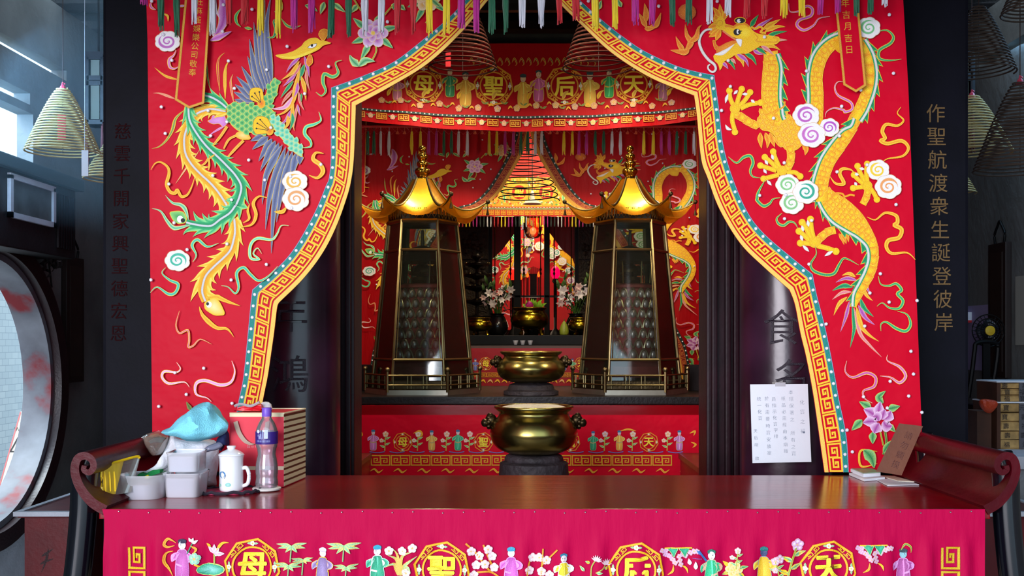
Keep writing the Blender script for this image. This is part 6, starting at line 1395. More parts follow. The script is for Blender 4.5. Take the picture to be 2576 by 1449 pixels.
# gift box bag with striped side
def rim(b, pts, r): tube(b, pts, r, 6)
Yb = onY(1226); xl, xr, xs = P(578, 0, Yb).x, P(714, 0, Yb).x, None
Yr = onY(1203); x2 = P(768, 0, Yr).x; zt = P(0, 1040, Yb).z
t = thing('gift_box', 'red cardboard gift box with striped side and ribbon handle beside the water bottle', 'box', (P(660, 0, Yb).x, Yb+.1, ZT))
A = Vector((xl, Yb, 0)); B = Vector((xr, Yb, 0)); Cc = Vector((x2, Yr, 0)); D = A+(Cc-B)
b = BM(); prism(b, [[(A.x, A.y), (B.x, B.y), (Cc.x, Cc.y), (D.x, D.y)]], lambda x, y, d: Vector((x, y, d)), ZT+.001, zt); t = obj('carton', b, mat('coral_red_card', (226, 30, 60), .55), t)
b = BM()
n = Vector((Cc.y-B.y, -(Cc.x-B.x), 0)).normalized()
for k in range(12):
    z0 = ZT+.004+(zt-ZT-.008)*(k/12); z1 = z0+(zt-ZT)/12*.62; q = [B+n*.0012, Cc+n*.0012]
    v = [b.verts.new(Vector((p.x, p.y, z))) for p, z in ((q[0], z0), (q[1], z0), (q[1], z1), (q[0], z1))]; w_ = [b.verts.new(x.co-n*.001) for x in v]; b.faces.new(v); b.faces.new(w_[::-1])
    for i in range(4): b.faces.new((v[i], v[(i+1) % 4], w_[(i+1) % 4], w_[i]))
obj('cream_stripes', b, mat('cream_card', (236, 222, 180), .6), t)
b = BM(); v = [B+n*.0006, Cc+n*.0006]; f = [b.verts.new(Vector((p.x, p.y, z))) for p, z in ((v[0], ZT+.003), (v[1], ZT+.003), (v[1], zt-.004), (v[0], zt-.004))]; b.faces.new(f); bmesh.ops.solidify(b, geom=b.faces[:], thickness=.0004); obj('brown_side', b, mat('brown_card', (150, 84, 60), .6), t)
b = BM()
fz = lambda f0, f1, m0=0., m1=1.: bx(b, lerp(xl, xr, m0), lerp(xl, xr, m1), Yb-.0015, Yb-.0002, lerp(ZT, zt, f0), lerp(ZT, zt, f1))
fz(.955, 1.0); fz(.235, .285); tube(b, [A+Vector((0, 0, zt)), B+Vector((0, 0, zt)), Cc+Vector((0, 0, zt)), D+Vector((0, 0, zt))], .003, 6); obj('cream_bands', b, mat('cream_card', (236, 222, 180), .6), t)
b = BM(); hp = cr([P(594, 1060, Yb), P(604, 1090, Yb), P(622, 1112, Yb), P(646, 1116, Yb), P(668, 1090, Yb), P(674, 1060, Yb)], False, 6)
for i in range(len(hp)-1):
    p, q = Vector(hp[i]), Vector(hp[i+1]); o = Vector((.0, -.006, 0)); w_ = Vector((.0065, 0, .002)); v = [b.verts.new(x) for x in (p+o-w_, p+o+w_, q+o+w_, q+o-w_)]; b.faces.new(v)
bmesh.ops.remove_doubles(b, verts=b.verts[:], dist=.0001); bmesh.ops.solidify(b, geom=b.faces[:], thickness=.002); obj('ribbon_handle', b, mat('taupe_ribbon', (176, 150, 130), .5), t)
a = Art(Yb, .0018)
for k, ch in enumerate('囍茶禮'): a.text(ch, 626+k*10, 1123, 9, (245, 140, 150))
a.build('printed_characters', t)
# red sachet and white lid on top of the box
t = thing('red_sachet', 'crumpled red foil sachet lying on top of the gift box', 'packet', P(622, 1038, Yb+.08)); c = P(624, 1024, Yb+.08); b = BM()
q = [(588, 1040), (592, 1026), (604, 1018), (640, 1012), (656, 1014), (658, 1026), (652, 1038)]; prism(b, [q], lambda u, v, d: P(u, v+5, Yb+.06)+Vector((0, d, 0)), 0, .05); bmesh.ops.subdivide_edges(b, edges=b.edges[:], cuts=2, use_grid_fill=True)
rnd = random.Random(3)
for v in b.verts: v.co += Vector((rnd.uniform(-1, 1), rnd.uniform(-1, 1), rnd.uniform(-.5, 1)))*.0025; v.co.z = max(v.co.z, zt+.004)
obj('foil', b, mat('red_foil', (222, 20, 40), .25, .2), t); b = BM(); tube(b, [P(590+k*7, 1022-4*math.sin(k*.8)-k*.8, Yb+.055) for k in range(10)], .0045, 6); obj('silver_seal', b, mat('silver_foil', (200, 198, 204), .35, .3), t)
t = thing('white_lid', 'small white domed lid behind the water bottle cap on the gift box', 'lid', P(668, 1034, Yb+.12)); c = P(668, 1030, Yb+.11); c.z = zt+.004; obj('dome', lathe(BM(), [(.021, 0), (.022, .004), (.018, .018), (.009, .025), (.001, .026)], c, 20), mat('white_plastic', (240, 240, 244), .3), t, True)
# water bottle on a white coaster
Yw = 3.14; c = P(671, 0, Yw); k = Yw/F
t = thing('coaster', 'round white coaster under the water bottle', 'coaster', (c.x, Yw, ZT)); obj('disc', lathe(BM(), [(.036, .001), (.042, .004), (.043, .009), (.040, .011)], (c.x, Yw, ZT), 36), mat('ivory_coaster', (226, 222, 216), .4), t, True)
zb = ZT+.012; hb = px(1226-1048, Yw)
PET = glassmat('clear_plastic', (250, 246, 250), .08, .08, .98, .16, (245, 240, 246))
t = thing('water_bottle', 'clear plastic water bottle with purple cap and label on the coaster', 'bottle', (c.x, Yw, zb))
R = px(28, Yw); hb = px(1229-1052, Yw)
pr = cr([(R*.9, 0), (R*.98, .02*hb), (R, .08*hb), (R*.94, .14*hb), (R*.99, .2*hb), (R*.98, .3*hb), (R*.88, .40*hb), (R*.80, .46*hb), (R*.86, .54*hb), (R*.97, .60*hb), (R*.98, .74*hb), (R*.92, .82*hb), (R*.7, .91*hb), (R*.48, .965*hb), (R*.40, 1.0*hb)], False, 3)
bb = obj('body', lathe(BM(), pr, (c.x, Yw, zb), 36), PET, t, True)
obj('water', lathe(BM(), [(r*.93, z+.003) for r, z in pr if z < .55*hb], (c.x, Yw, zb), 30), glassmat('water', (244, 236, 246), .03, .02, .98, .05), bb, True)
obj('cap', lathe(BM(), [(R*.42, hb*1.0), (R*.43, hb*1.005), (R*.43, hb*1.11), (R*.38, hb*1.125)], (c.x, Yw, zb), 28), mat('purple_cap', (120, 80, 200), .4), t, True)
lb = obj('label', lathe(BM(), [(R*.995, .615*hb), (R*1.0, .62*hb), (R*1.0, .785*hb), (R*.985, .79*hb)], (c.x, Yw, zb), 40, cap=False), mat('purple_label', (54, 28, 120), .35), t, True)
a = Art(Yw, .001)
def lab(u, v, o):
    an = (P(u, 0, Yw).x-c.x)/R; an = max(-1.3, min(1.3, an)); rr = R*1.005+o*.3; return Vector((c.x+rr*math.sin(an), Yw-rr*math.cos(an), P(0, v, Yw-R).z))
a.pt = lab; a.ell(655, 1086, 4.5, 4.5, (225, 225, 245)); a.fill(S('672,1082 680,1082 680,1103 672,1103'), (200, 215, 240), (230, 235, 250), .8, sm=False)
for k in range(4): a.text('水茶清純'[k], 656+k*2.6-2*(k > 2), 1096+6*(k % 2), 8, (190, 190, 235))
for u in (663, 667): a.stroke([(u, 1082), (u, 1104)], 1.3, (160, 190, 240))
for u in range(652, 688, 3): a.stroke([(u, 1108), (u, 1113)], 1.1, (170, 180, 230))
a.build('label_print', lb)
# lidded porcelain mug on a patterned cloth mat
Ym = onY(1238); c = P(582, 0, Ym); R = px(30, Ym); hm = px(1236-1147, Ym); POR = mat('white_porcelain', (244, 246, 250), .12, 0, .6, coat=.5)
t = thing('table_mat', 'small crimson patterned mat with dark ruffled edge under the mug', 'mat', (c.x, Ym, ZT))
b = BM(); N = 48; ring = [(-.085+.0*0, 0)]; R0 = []
for k in range(N): an = 2*PI*k/N; R0.append((c.x-.002+.088*math.copysign(abs(math.cos(an))**.6, math.cos(an)), Ym+.004+.066*math.copysign(abs(math.sin(an))**.6, math.sin(an))+.018*math.cos(an)))
prism(b, [R0], lambda x, y, d: Vector((x, y, ZT+d)), .001, .005); obj('cloth', b, mat('mat_pattern', (176, 30, 80), .7, var=.6, vscale=60), t)
b = BM(); tube(b, [Vector((x, y, ZT+.006+.003*math.sin(k*1.9))) for k, (x, y) in enumerate(R0)], .005, 6, closed=True); obj('ruffled_edge', b, mat('mat_edge', (40, 30, 44), .8), t, True)
zb = ZT+.0055
t = thing('porcelain_mug', 'white lidded porcelain mug with a small blue painting', 'mug', (c.x, Ym, zb))
mb = obj('body', lathe(BM(), cr([(R*.9, 0), (R*.97, .006), (R*.98, hm*.25), (R*.97, hm*.8), (R*1.03, hm*.97), (R*1.08, hm), (R*.98, hm)], False, 3), (c.x, Ym, zb), 40), POR, t, True)
obj('lid', lathe(BM(), cr([(R*1.04, hm), (R*1.02, hm*1.03), (R*.75, hm*1.10), (R*.42, hm*1.15), (R*.3, hm*1.17), (R*.36, hm*1.22), (R*.34, hm*1.26), (R*.01, hm*1.27)], False, 3), (c.x, Ym, zb), 40), POR, t, True)
b = BM(); tube(b, cr([(c.x+R*.92, Ym, zb+hm*.62), (c.x+R*1.3, Ym-.004, zb+hm*.64), (c.x+R*1.52, Ym-.006, zb+hm*.45), (c.x+R*1.4, Ym-.004, zb+hm*.2), (c.x+R*.92, Ym, zb+hm*.12)], False, 6), .0058, 10); obj('handle', b, POR, t, True)
a = Art(Ym, .001)
def mp_(u, v, o): an = max(-1.3, min(1.3, (P(u, 0, Ym).x-c.x)/R)); rr = R*1.0+o*.3; return Vector((c.x+rr*math.sin(an), Ym-rr*math.cos(an), P(0, v, Ym-R).z))
a.pt = mp_
for q in ('554,1196 560,1190 568,1186', '560,1190 558,1198 566,1204', '568,1186 574,1194 570,1202'): a.leaf(S(q), 4, (20, 110, 190), (120, 180, 225))
a.stroke(S('566,1188 576,1196 572,1204'), 1, (60, 80, 120)); a.ell(556, 1222, 6, 4, (150, 215, 200), (200, 235, 225)); a.ell(582, 1220, 7, 5, (130, 210, 200), (190, 235, 225)); a.build('blue_painting', mb)
# clear plastic tubs
TUB = glassmat('frosted_plastic', (236, 238, 246), .06, .2, .98, .5, (250, 250, 255)); MILK = mat('milky_plastic', (232, 236, 246), .4); TISS = mat('white_tissue', (246, 244, 250), .8, bump=.3, bscale=60)
def tub(u0, u1, vt, vb, Y, dep, label, fillh, taper=.88, oval=False, ZT=ZT):
    x0, x1 = P(u0, 0, Y).x, P(u1, 0, Y).x; h = px(vb-vt, Y); cx = (x0+x1)/2; w = (x1-x0)/2; cy = Y+dep/2
    t = thing('plastic_tub', label, 'tub', (cx, cy, ZT)); n = 32; e = .35 if not oval else .8
    def ringp(f, g): return [(cx+w*f*math.copysign(abs(math.cos(2*PI*k/n))**e, math.cos(2*PI*k/n)), cy+dep/2*f*math.copysign(abs(math.sin(2*PI*k/n))**e, math.sin(2*PI*k/n)), ZT+h*g) for k in range(n)]
    def skin(L, cap=True):
        b = BM(); R = [[b.verts.new(p) for p in r] for r in L]
        for A, B in zip(R, R[1:]):
            for k in range(n): b.faces.new((A[k], A[(k+1) % n], B[(k+1) % n], B[k]))
        if cap: b.faces.new(R[0][::-1])
        return b
    obj('wall', skin([ringp(taper*.96, .004), ringp(taper, .05), ringp(lerp(taper, 1, .9), .9), ringp(1.02, .93), ringp(1.03, 1.0)]), TUB, t, True)
    if fillh: b = skin([ringp(taper*.93, .02), ringp(taper*.95, .05), ringp(lerp(taper, 1, fillh)*.95, fillh)]); b.faces.new(b.verts[-n:] if False else [v for v in list(b.verts)[-n:]]); obj('contents', b, MILK, t, True)
    return t
tub(286, 402, 1197, 1259, 2.94, .12, 'low oval clear plastic tub at the left end of the altar table', .62, .86, True)
tub(404, 500, 1192, 1254, onY(1254), .12, 'front clear plastic tub under the white tissue pile', .8)
tub(414, 498, 1140, 1190, onY(1254)+.01, .1, 'clear plastic tub stacked on the front tub beneath the blue towel', .8, .94, ZT=ZT+.0735)
t = thing('sponge_scourer', 'yellow and green scourer sticking out of the low plastic tub', 'sponge', P(372, 1195, 3.04)); b = BM(); prism(b, [S('344,1196 352,1190 366,1192 380,1184 402,1182 402,1190 384,1196 370,1202 352,1200')], lambda u, v, d: P(u, v, 3.03)+Vector((0, d, 0)), 0, .03); obj('green_pad', b, mat('green_pad', (0, 130, 60), .8, bump=.3, bscale=200), t); b = BM(); prism(b, [S('362,1199 372,1194 376,1203 366,1206')], lambda u, v, d: P(u, v, 3.025)+Vector((0, d, 0)), 0, .02); obj('yellow_part', b, mat('yellow_sponge', (240, 220, 30), .8), t)
def crumple(name, poly, Y, dep, m, label, cat, seed, amp=.008, parent=None, cuts=3, zmin=None):
    b = BM(); cu = sum(p[0] for p in poly)/len(poly); cv = sum(p[1] for p in poly)/len(poly); rnd = random.Random(seed)
    pp = cr(poly, True, 3); n = len(pp); L = []
    for f, y in ((1, 0), (.82, -.6), (.55, -.9), (.25, -1)):
        L.append([b.verts.new(P(cu+(u-cu)*f, cv+(v-cv)*f, Y)+Vector((0, y*dep/2, 0))) for u, v in pp])
    Bk = [b.verts.new(P(cu+(u-cu)*.7, cv+(v-cv)*.7, Y)+Vector((0, dep/2, 0))) for u, v in pp]
    for A, B in zip(L, L[1:]):
        for k in range(n): b.faces.new((A[k], A[(k+1) % n], B[(k+1) % n], B[k]))
    for k in range(n): b.faces.new((Bk[k], Bk[(k+1) % n], L[0][(k+1) % n], L[0][k]))
    b.faces.new(L[-1]); b.faces.new(Bk[::-1]); bmesh.ops.subdivide_edges(b, edges=b.edges[:], cuts=2, use_grid_fill=True)
    import mathutils.noise as ns
    for v in b.verts:
        p = v.co*20+Vector((seed, 0, 0)); v.co += Vector((ns.noise(p)*.35, ns.noise(p+Vector((9, 0, 0))), ns.noise(p+Vector((0, 9, 0)))*.35))*amp
        q = Vector((v.co.x*.8+v.co.z*.5, 0, v.co.z*.3-v.co.x*.35)); rid = math.sin(q.x*62+6*ns.noise(q*9+Vector((seed*3, 1, 0)))); v.co.y -= (rid*.62+.3*ns.noise(q*30))*amp
        if zmin is not None: v.co.z = max(v.co.z, zmin)
    bmesh.ops.recalc_face_normals(b, faces=b.faces[:]); o = obj(name, b, m, parent, True)
    if label: tag(o, label, cat)
    return o
TOWEL = mat('pale_blue_terry', (140, 228, 252), .9, 0, .1, bump=.3, bscale=260, var=.1, vscale=14)
crumple('blue_towel', S('403,1090 425,1075 445,1052 470,1036 500,1016 528,1010 540,1022 552,1048 576,1070 572,1086 550,1098 520,1104 500,1110 470,1108 440,1098'), 3.16, .16, TOWEL, 'crumpled pale blue towel on top of the white pile at the left', 'towel', 4, .016)
crumple('tissue_pile', S('404,1160 416,1120 430,1094 450,1104 480,1108 520,1104 545,1110 552,1135 546,1200 540,1226 500,1228 430,1226 410,1200'), 3.235, .13, TISS, 'heap of white tissue and plastic bags behind the clear tubs', 'tissue', 7, .014, zmin=ZT+.001)
crumple('tissue_sheet', S('352,1196 385,1176 410,1150 420,1128 432,1140 426,1170 405,1186 380,1198'), 3.07, .05, TISS, 'white tissue trailing from the pile into the low plastic tub', 'tissue', 9, .006)
crumple('plastic_bag', S('353,1100 372,1086 398,1084 418,1100 416,1128 404,1146 384,1140 364,1126'), 3.2, .10, glassmat('cellophane_beige', (240, 225, 215), .16, .12, .95, .42, (206, 178, 160)), 'crinkled clear plastic bag with beige contents left of the blue towel', 'bag', 5, .022)
crumple('dark_blue_cloth', S('546,1102 572,1082 576,1110 574,1122 560,1116 556,1136 545,1122'), 3.2, .05, mat('navy_cloth', (24, 36, 84), .8, bump=.3), 'bit of dark blue cloth hanging below the blue towel', 'cloth', 6, .008)
crumple('grey_bag', S('508,1140 522,1122 548,1112 560,1120 548,1130 530,1134'), 3.12, .03, mat('grey_polythene', (120, 120, 140), .3), 'small grey polythene bag at the right of the white pile', 'bag', 8, .006)
# yellow printed packet leaning at the left end
t = thing('snack_packet', 'yellow printed clear packet standing at the left end of the table', 'packet', P(290, 1252, 2.88)); Y = 2.88
q = cr(S('258,1172 300,1160 345,1148 352,1152'), False, 4); b = BM(); top = [P(u, v, Y+.0+(u-258)*.0011) for u, v in q]; bot = [P(lerp(262, 330, i/(len(q)-1)), lerp(1250, 1238, i/(len(q)-1)), Y+(u-258)*.0006) for i, (u, v) in enumerate(q)]
TT = [b.verts.new(p) for p in top]; BB = [b.verts.new(p) for p in bot]
for i in range(len(TT)-1): b.faces.new((TT[i], TT[i+1], BB[i+1], BB[i]))
bmesh.ops.solidify(b, geom=b.faces[:], thickness=.012); obj('film', b, glassmat('packet_film', (240, 236, 230), .16, .12, .95, .35, (210, 205, 200)), t, True)
b = BM(); tube(b, [p+Vector((0, -.004, 0)) for p in top], .004, 6); tube(b, [TT_ for TT_ in (top[0]+Vector((0, -.006, 0)), P(255, 1200, Y-.004), P(256, 1225, Y-.004), bot[0]+Vector((0, -.006, .004)))], .0035, 6)
for k in range(3): u = 263+k*12; tube(b, [P(u, 1186, Y-.006), P(u+2, 1206, Y-.006), P(u+3, 1236, Y-.006)], .002, 5)
obj('yellow_edge', b, mat('yellow_print', (245, 200, 20), .35), t, True)
b = BM(); m_ = len(top)//2
TT = [b.verts.new(p+Vector((0, -.0015, -.001))) for p in top[:m_]]; BB = [b.verts.new(p.lerp(q_, .97)+Vector((0, -.0015, 0))) for p, q_ in zip(top[:m_], bot[:m_])]
for i in range(m_-1): b.faces.new((TT[i], TT[i+1], BB[i+1], BB[i]))
thick(b, (0, .001, 0)); obj('yellow_print', b, mat('packet_yellow', (240, 190, 60), .35, var=.3, vscale=40, stretch=(1, 1, .3)), t, True)
# crumbs of paper at the far left corner
for k, (u, v) in enumerate(((252, 1262), (262, 1256), (280, 1252))):
    Y = onY(v); o = tag(obj('paper_scrap', ball(BM(), pt(u, Y, ZT+.005), .008, 8, (1.5, 1, .5)), PAPER), ['crumpled white paper scrap at the very corner of the table', 'second white paper scrap under the yellow packet', 'third white paper scrap nearest the low tub'][k], 'paper scrap')
# ------------------------------------------------------------------ right end of the table
t = thing('notebook', 'thin green-covered notepad lying on the right of the table, upper of two', 'notepad', pt(2180, 3.3)); 
def quad(us, z0, z1, m, name, parent):
    b = BM(); prism(b, [[(pt(u, onY(v)).x, onY(v)) for u, v in us]], lambda x, y, d: Vector((x, y, d)), z0, z1); return obj(name, b, m, parent)
quad(S('2139,1193 2172,1207 2215,1204 2190,1193'), ZT+.009, ZT+.019, PAPER, 'pages', t); quad(S('2139,1192 2172,1206 2216,1203 2190,1192'), ZT+.0192, ZT+.021, mat('notepad_cover', (150, 180, 150), .4), 'cover', t)
t = thing('notebook', 'thin white notepad under the green-covered one on the right', 'notepad', pt(2180, 3.3)); quad(S('2136,1196 2174,1212 2226,1207 2196,1195'), ZT+.001, ZT+.009, PAPER, 'pages', t)
o = tag(quad(S('2200,1206 2232,1223 2312,1221 2272,1206'), ZT+.001, ZT+.003, PAPER, 'paper_sheet', None), 'loose white paper sheet lying flat below the cardboard sign', 'paper')
o = tag(quad(S('2210,1200 2260,1214 2300,1216 2250,1202'), ZT+.004, ZT+.006, mat('cream_paper', (220, 210, 190), .6), 'paper_slip', None), 'cream paper slip on top of the loose white sheet', 'paper')
t = thing('cardboard_sign', 'brown cardboard sign with faint writing leaning against the right scroll end', 'sign', P(2235, 1200, 3.3)); Y = 3.36
q = S('2262,1065 2322,1072 2268,1196 2204,1186'); b = BM(); prism(b, [q], lambda u, v, d: P(u, v, Y-.0003*(v-1065)+d), 0, .006); t = obj('board', b, mat('brown_cardboard', (112, 66, 48), .75, bump=.1, var=.15), t)
a = Art(Y, .001, pt=lambda u, v, o: P(u, v, Y-.0003*(v-1065)-o))
for k, ch in enumerate('請勿觸摸'): a.text(ch, 2286-11*k, 1096+24*k, 21, (84, 40, 36), -.01, rot=-.4)
a.build('faint_writing', t)
# handwritten notice taped to the right round column
Yn = 3.80; q = S('1887,967 2032,966 2041,1162 1893,1165'); t = thing('handwritten_notice', 'white sheet with handwritten columns of characters on the right round column', 'notice', P(1965, 1165, Yn)); t = obj('sheet', sheet(q, Yn, .002), PAPER, t)
a = Art(Yn, .0005); n5 = Z(1870, 950, 6.3)
for cx0, cy0, dx, dy, s, tx in ((930, 390, 4, 152, 80, '化寶之福'), (752, 230, 5, 108, 74, '本環保署之 所有之寶'), (632, 330, 5, 104, 70, '紙品必需經由本廟職'), (480, 340, 6, 98, 70, '員指示化寶字排'), (368, 330, 5, 108, 72, '於有需要時寶安放案'), (245, 335, 6, 102, 72, '統一化寶'), (190, 845, 6, 108, 64, '天后廟 啟')):
    for k, ch in enumerate(tx):
        if ch == ' ': continue
        u, v = n5('%f,%f' % (cx0+dx*k, cy0+dy*k))[0]; a.text(ch, u, v, s/6.3, (70, 90, 120), -.02, rot=.05*math.sin(k*2.1))
a.build('handwriting', t)
b = BM(); bx(b, P(1950, 0, Yn).x, P(1976, 0, Yn).x, Yn-.001, Yn+.045, P(0, 972, Yn).z, P(0, 962, Yn).z); obj('tape', b, mat('clear_tape', (190, 190, 196), .3), t)
# ------------------------------------------------------------------ side halls
def cabinet(s, x0, x1, label):
    t = thing('side_cabinet', label, 'cabinet', ((x0+x1)/2, 4.5, 0)); zt_ = .858
    obj('top', box(x0-.02, x1+.02, 4.18, 5.0, zt_-.02, zt_, .004), mat('dull_red_top', (92, 10, 16), .5, var=.2), t); b = BM()
    for q in ((x0-.03, x1+.03, 4.165, 4.195), (x0-.03, x0-.005, 4.195, 5.01) if s < 0 else (x1+.005, x1+.03, 4.195, 5.01), (x0-.03, x1+.03, 4.985, 5.015)): bx(b, q[0], q[1], q[2], q[3], zt_-.012, zt_+.006)
    obj('white_edging', b, CONC, t); obj('body', box(x0, x1, 4.2, 4.99, 0, zt_-.02), mat('deep_red_board', (96, 4, 14), .45, var=.25, bump=.05), t)
    a = Art(4.2, .001); cx = 120 if s < 0 else 2530
    for q in ('%d,1400 %d,1390 %d,1380' % (cx-16, cx, cx+14), '%d,1420 %d,1412 %d,1405' % (cx-20, cx-4, cx+16), '%d,1380 %d,1410 %d,1440' % (cx+2, cx-4, cx-16)): a.leaf(S(q), 7, (40, 4, 10))
    a.build('black_brushmark', t)
cabinet(-1, P(62, 0, 4.2).x, -1.78, 'low red cabinet with white edging at the left behind the altar table leg')
cabinet(1, 1.78, P(2640, 0, 4.2).x, 'low red cabinet with white edging at the right behind the altar table')
for s, l in ((-1, 'left'), (1, 'right')):
    x0, x1 = (-2.24, -1.75) if s < 0 else (1.75, 2.98); t = thing('stone_ledge', 'grey stone ledge against the %s side of the hall' % l, 'ledge', ((x0+x1)/2, 5.8, 0))
    obj('slab', box(x0, x1, 5.25, 6.6, .9, .965, .008), CONC if s > 0 else STONE, t); obj('block', box(x0+.04, x1-.02, 5.29, 6.6, 0, .9), STONE, t)
# plaques with iron hooks on both side walls
def plaque(s, y0, y1, v0, v1, label):
    Y = (y0+y1)/2; x = s*(XW-.0); z0, z1 = P(0, v1, Y).z, P(0, v0, Y).z
    t = thing('hanging_plaque', label, 'plaque', (x, Y, z0)); xa, xb = (x, x+.04) if s < 0 else (x-.04, x); obj('board', box(xa, xb, y0, y1, z0, z1, .006), mat('plaque_wood', (36, 20, 16), .5, var=.3), t)
    obj('panel', box(xb if s < 0 else xa-.004, xb+.004 if s < 0 else xa, y0+.04, y1-.04, z0+.04, z1-.06), mat('plaque_panel', (44, 28, 22), .45, var=.3), t)
    xm = (xa+xb)/2; b = BM(); tube(b, cr([(xm, y0+.06, z1), (xm, y0+.05, z1+.06), (xm, (y0+y1)/2-.03, z1+.11), (xm, (y0+y1)/2, z1+.14), (xm, (y0+y1)/2+.03, z1+.11), (xm, y1-.05, z1+.06), (xm, y1-.06, z1)], False, 5), .008, 8); obj('iron_hook', b, BLACKP, t, True)
plaque(-1, 6.72, 6.98, 648, 962, 'tall dark plaque with iron hook on the left wall beside the moon gate')
plaque(1, 6.42, 6.66, 612, 950, 'tall dark plaque with iron hook on the right wall')
# dark wall cabinet with framed pale panel above the moon gate
t = thing('wall_cabinet', 'dark carved wall cabinet with a pale framed panel above the moon gate', 'cabinet', (-XW, 6.0, 2.1)); z0, z1 = P(0, 648, 6.2).z, P(0, 452, 6.2).z
obj('case', box(-XW, -XW+.26, 5.2, 6.34, z0, z1, .01), mat('cabinet_black_wood', (22, 24, 26), .5, var=.4, bump=.1), t); obj('cornice', box(-XW, -XW+.3, 5.2, 6.38, z1-.05, z1+.02, .008), mat('cabinet_trim', (60, 76, 80), .45), t)
b = BM(); xf_ = -XW+.262
for q in ((5.5, 5.53, z0+.16, z1-.08), (6.0, 6.03, z0+.16, z1-.08), (5.5, 6.03, z0+.16, z0+.19), (5.5, 6.03, z1-.1, z1-.07)): bx(b, xf_, xf_+.02, q[0], q[1], q[2], q[3])
obj('panel_frame', b, CONC, t); obj('framed_panel', box(xf_, xf_+.006, 5.53, 6.0, z0+.19, z1-.1), mat('faded_print', (84, 92, 92), .5, var=.4), t)
b = BM()
for k in range(7): bx(b, xf_, xf_+.012, 6.08+k*.034, 6.1+k*.034, z0+.05, z1-.1)
obj('carved_slats', b, DARKWOOD, t)
# dried bundle on the wall
t = thing('dried_bundle', 'dried twig bundle hanging on the wall between the moon gate and the plaque', 'dried plant', (-XW+.05, 6.42, P(0, 720, 6.4).z)); b = BM(); rnd = random.Random(17); zc = P(0, 640, 6.4).z
tube(b, [(-XW+.03, 6.42, zc+.1), (-XW+.05, 6.43, zc), (-XW+.05, 6.48, zc-.2)], .006, 5)
for k in range(26): p = Vector((-XW+.05, 6.42+rnd.uniform(-.1, .1), zc+rnd.uniform(-.1, .06))); petal(b, p, (rnd.uniform(.0, .4), rnd.uniform(-1, 1), rnd.uniform(-1, .4)), (1, 0, 0), .09, .02)
obj('twigs', b, mat('dried_leaf', (26, 26, 24), .8), t)
# palace lanterns flanking, behind the couplet columns
def palace(u0, u1, v0, v1, Y, label):
    c = P((u0+u1)/2, 0, Y); x0, x1 = P(u0, 0, Y).x, P(u1, 0, Y).x; z0, z1 = P(0, v1, Y).z, P(0, v0, Y).z; w = (x1-x0)/2; t = thing('palace_lantern', label, 'lantern', (c.x, Y, z0)); b = BM()
    for sx in (-1, 1):
        for sy in (-1, 1): bx(b, c.x+sx*w-.012, c.x+sx*w+.012, Y+sy*w-.012, Y+sy*w+.012, z0, z1)
    for z in (z0, lerp(z0, z1, .6), lerp(z0, z1, .68), z1): 
        for sy in (-1, 1): bx(b, c.x-w, c.x+w, Y+sy*w-.012, Y+sy*w+.012, z-.012, z+.012); bx(b, c.x+sy*w-.012, c.x+sy*w+.012, Y-w, Y+w, z-.012, z+.012)
    bx(b, c.x-w*1.25, c.x+w*1.25, Y-w*1.25, Y+w*1.25, z1+.01, z1+.03); obj('frame', b, DARKWOOD, t); b = BM()
    for sx in (-1, 1):
        for q0, q1 in ((.05, .57), (.72, .96)):
            bx(b, c.x-w+.02, c.x+w-.02, Y+sx*w-.003, Y+sx*w+.003, lerp(z0, z1, q0), lerp(z0, z1, q1)); bx(b, c.x+sx*w-.003, c.x+sx*w+.003, Y-w+.02, Y+w-.02, lerp(z0, z1, q0), lerp(z0, z1, q1))
    obj('silk_panels', b, mat('faded_silk', (84, 82, 70), .8), t); obj('hanging_cord', tube(BM(), [(c.x, Y, z1+.03), (c.x, Y, 3.9)], .006, 5), BLACKP, t); b = BM()
    for sx in (-1, 1): tassel(b, Vector((c.x+sx*w, Y-w, z0-.02)), .2, .012, random.Random(1), 6)
    obj('tassels', b, mat('faded_tassel', (90, 30, 34), .8), t)
palace(228, 268, 150, 312, 5.7, 'palace lantern with pale silk panels left of the left couplet column')
palace(2404, 2438, 145, 290, 5.7, 'palace lantern with pale silk panels right of the right couplet column')
# right hall: bundles, orange cloth, chair, fan, switch box, papers
def crate(u0, v0, v1, Y, z, dep, rows, label, seed):
    x0 = P(u0, 0, Y).x; x1 = x0+.34; h = px(v1-v0, Y); t = thing('wrapped_bundle', label, 'bundle', ((x0+x1)/2, Y+dep/2, z)); rnd = random.Random(seed); hh = h/rows
    obj('side_board', box(x0, x0+.02, Y, Y+dep, z+.001, z+h), mat('bundle_side', (74, 40, 22), .7, var=.3), t)
    for k in range(rows):
        b = box(x0+.02, x1, Y+.004, Y+dep, z+.001+hh*k, z+hh*(k+.93), .006)
        for v in b.verts: v.co += Vector((0, rnd.uniform(-.004, .004), rnd.uniform(-.003, .003)))
        obj('paper_packet', b, mat('kraft_paper', (186, 150, 92), .8, var=.35, vscale=20, bump=.2), t)
    b = BM(); bx(b, x0-.004, x1, Y-.004, Y+dep, z+h, z+h+.006); obj('top_sheet', b, PAPER, t); a = Art(Y-.002, .004)
    zz0 = z
    for k in range(rows): 
        for i in range(2): a.text(rnd.choice('福壽財寶金元'), u0+22+i*44+rnd.uniform(-4, 4), V0+(CH-z-hh*(k+.5))*F/Y, 16, (30, 24, 30), .01)
    a.build('brush_characters', t)
    obj('band', box(x0+.12, x0+.155, Y-.003, Y+.004, z+.002, z+h), mat('grey_band', (90, 90, 96), .6), t)
crate(2508, 1018, 1134, 5.6, .966, .3, 5, 'large stack of paper-wrapped joss bundles on the right stone ledge', 3)
crate(2508, 962, 1010, 5.62, .966+px(1134-1018, 5.6)+.007, .25, 3, 'small paper-wrapped joss bundle on top of the large stack at right', 4)
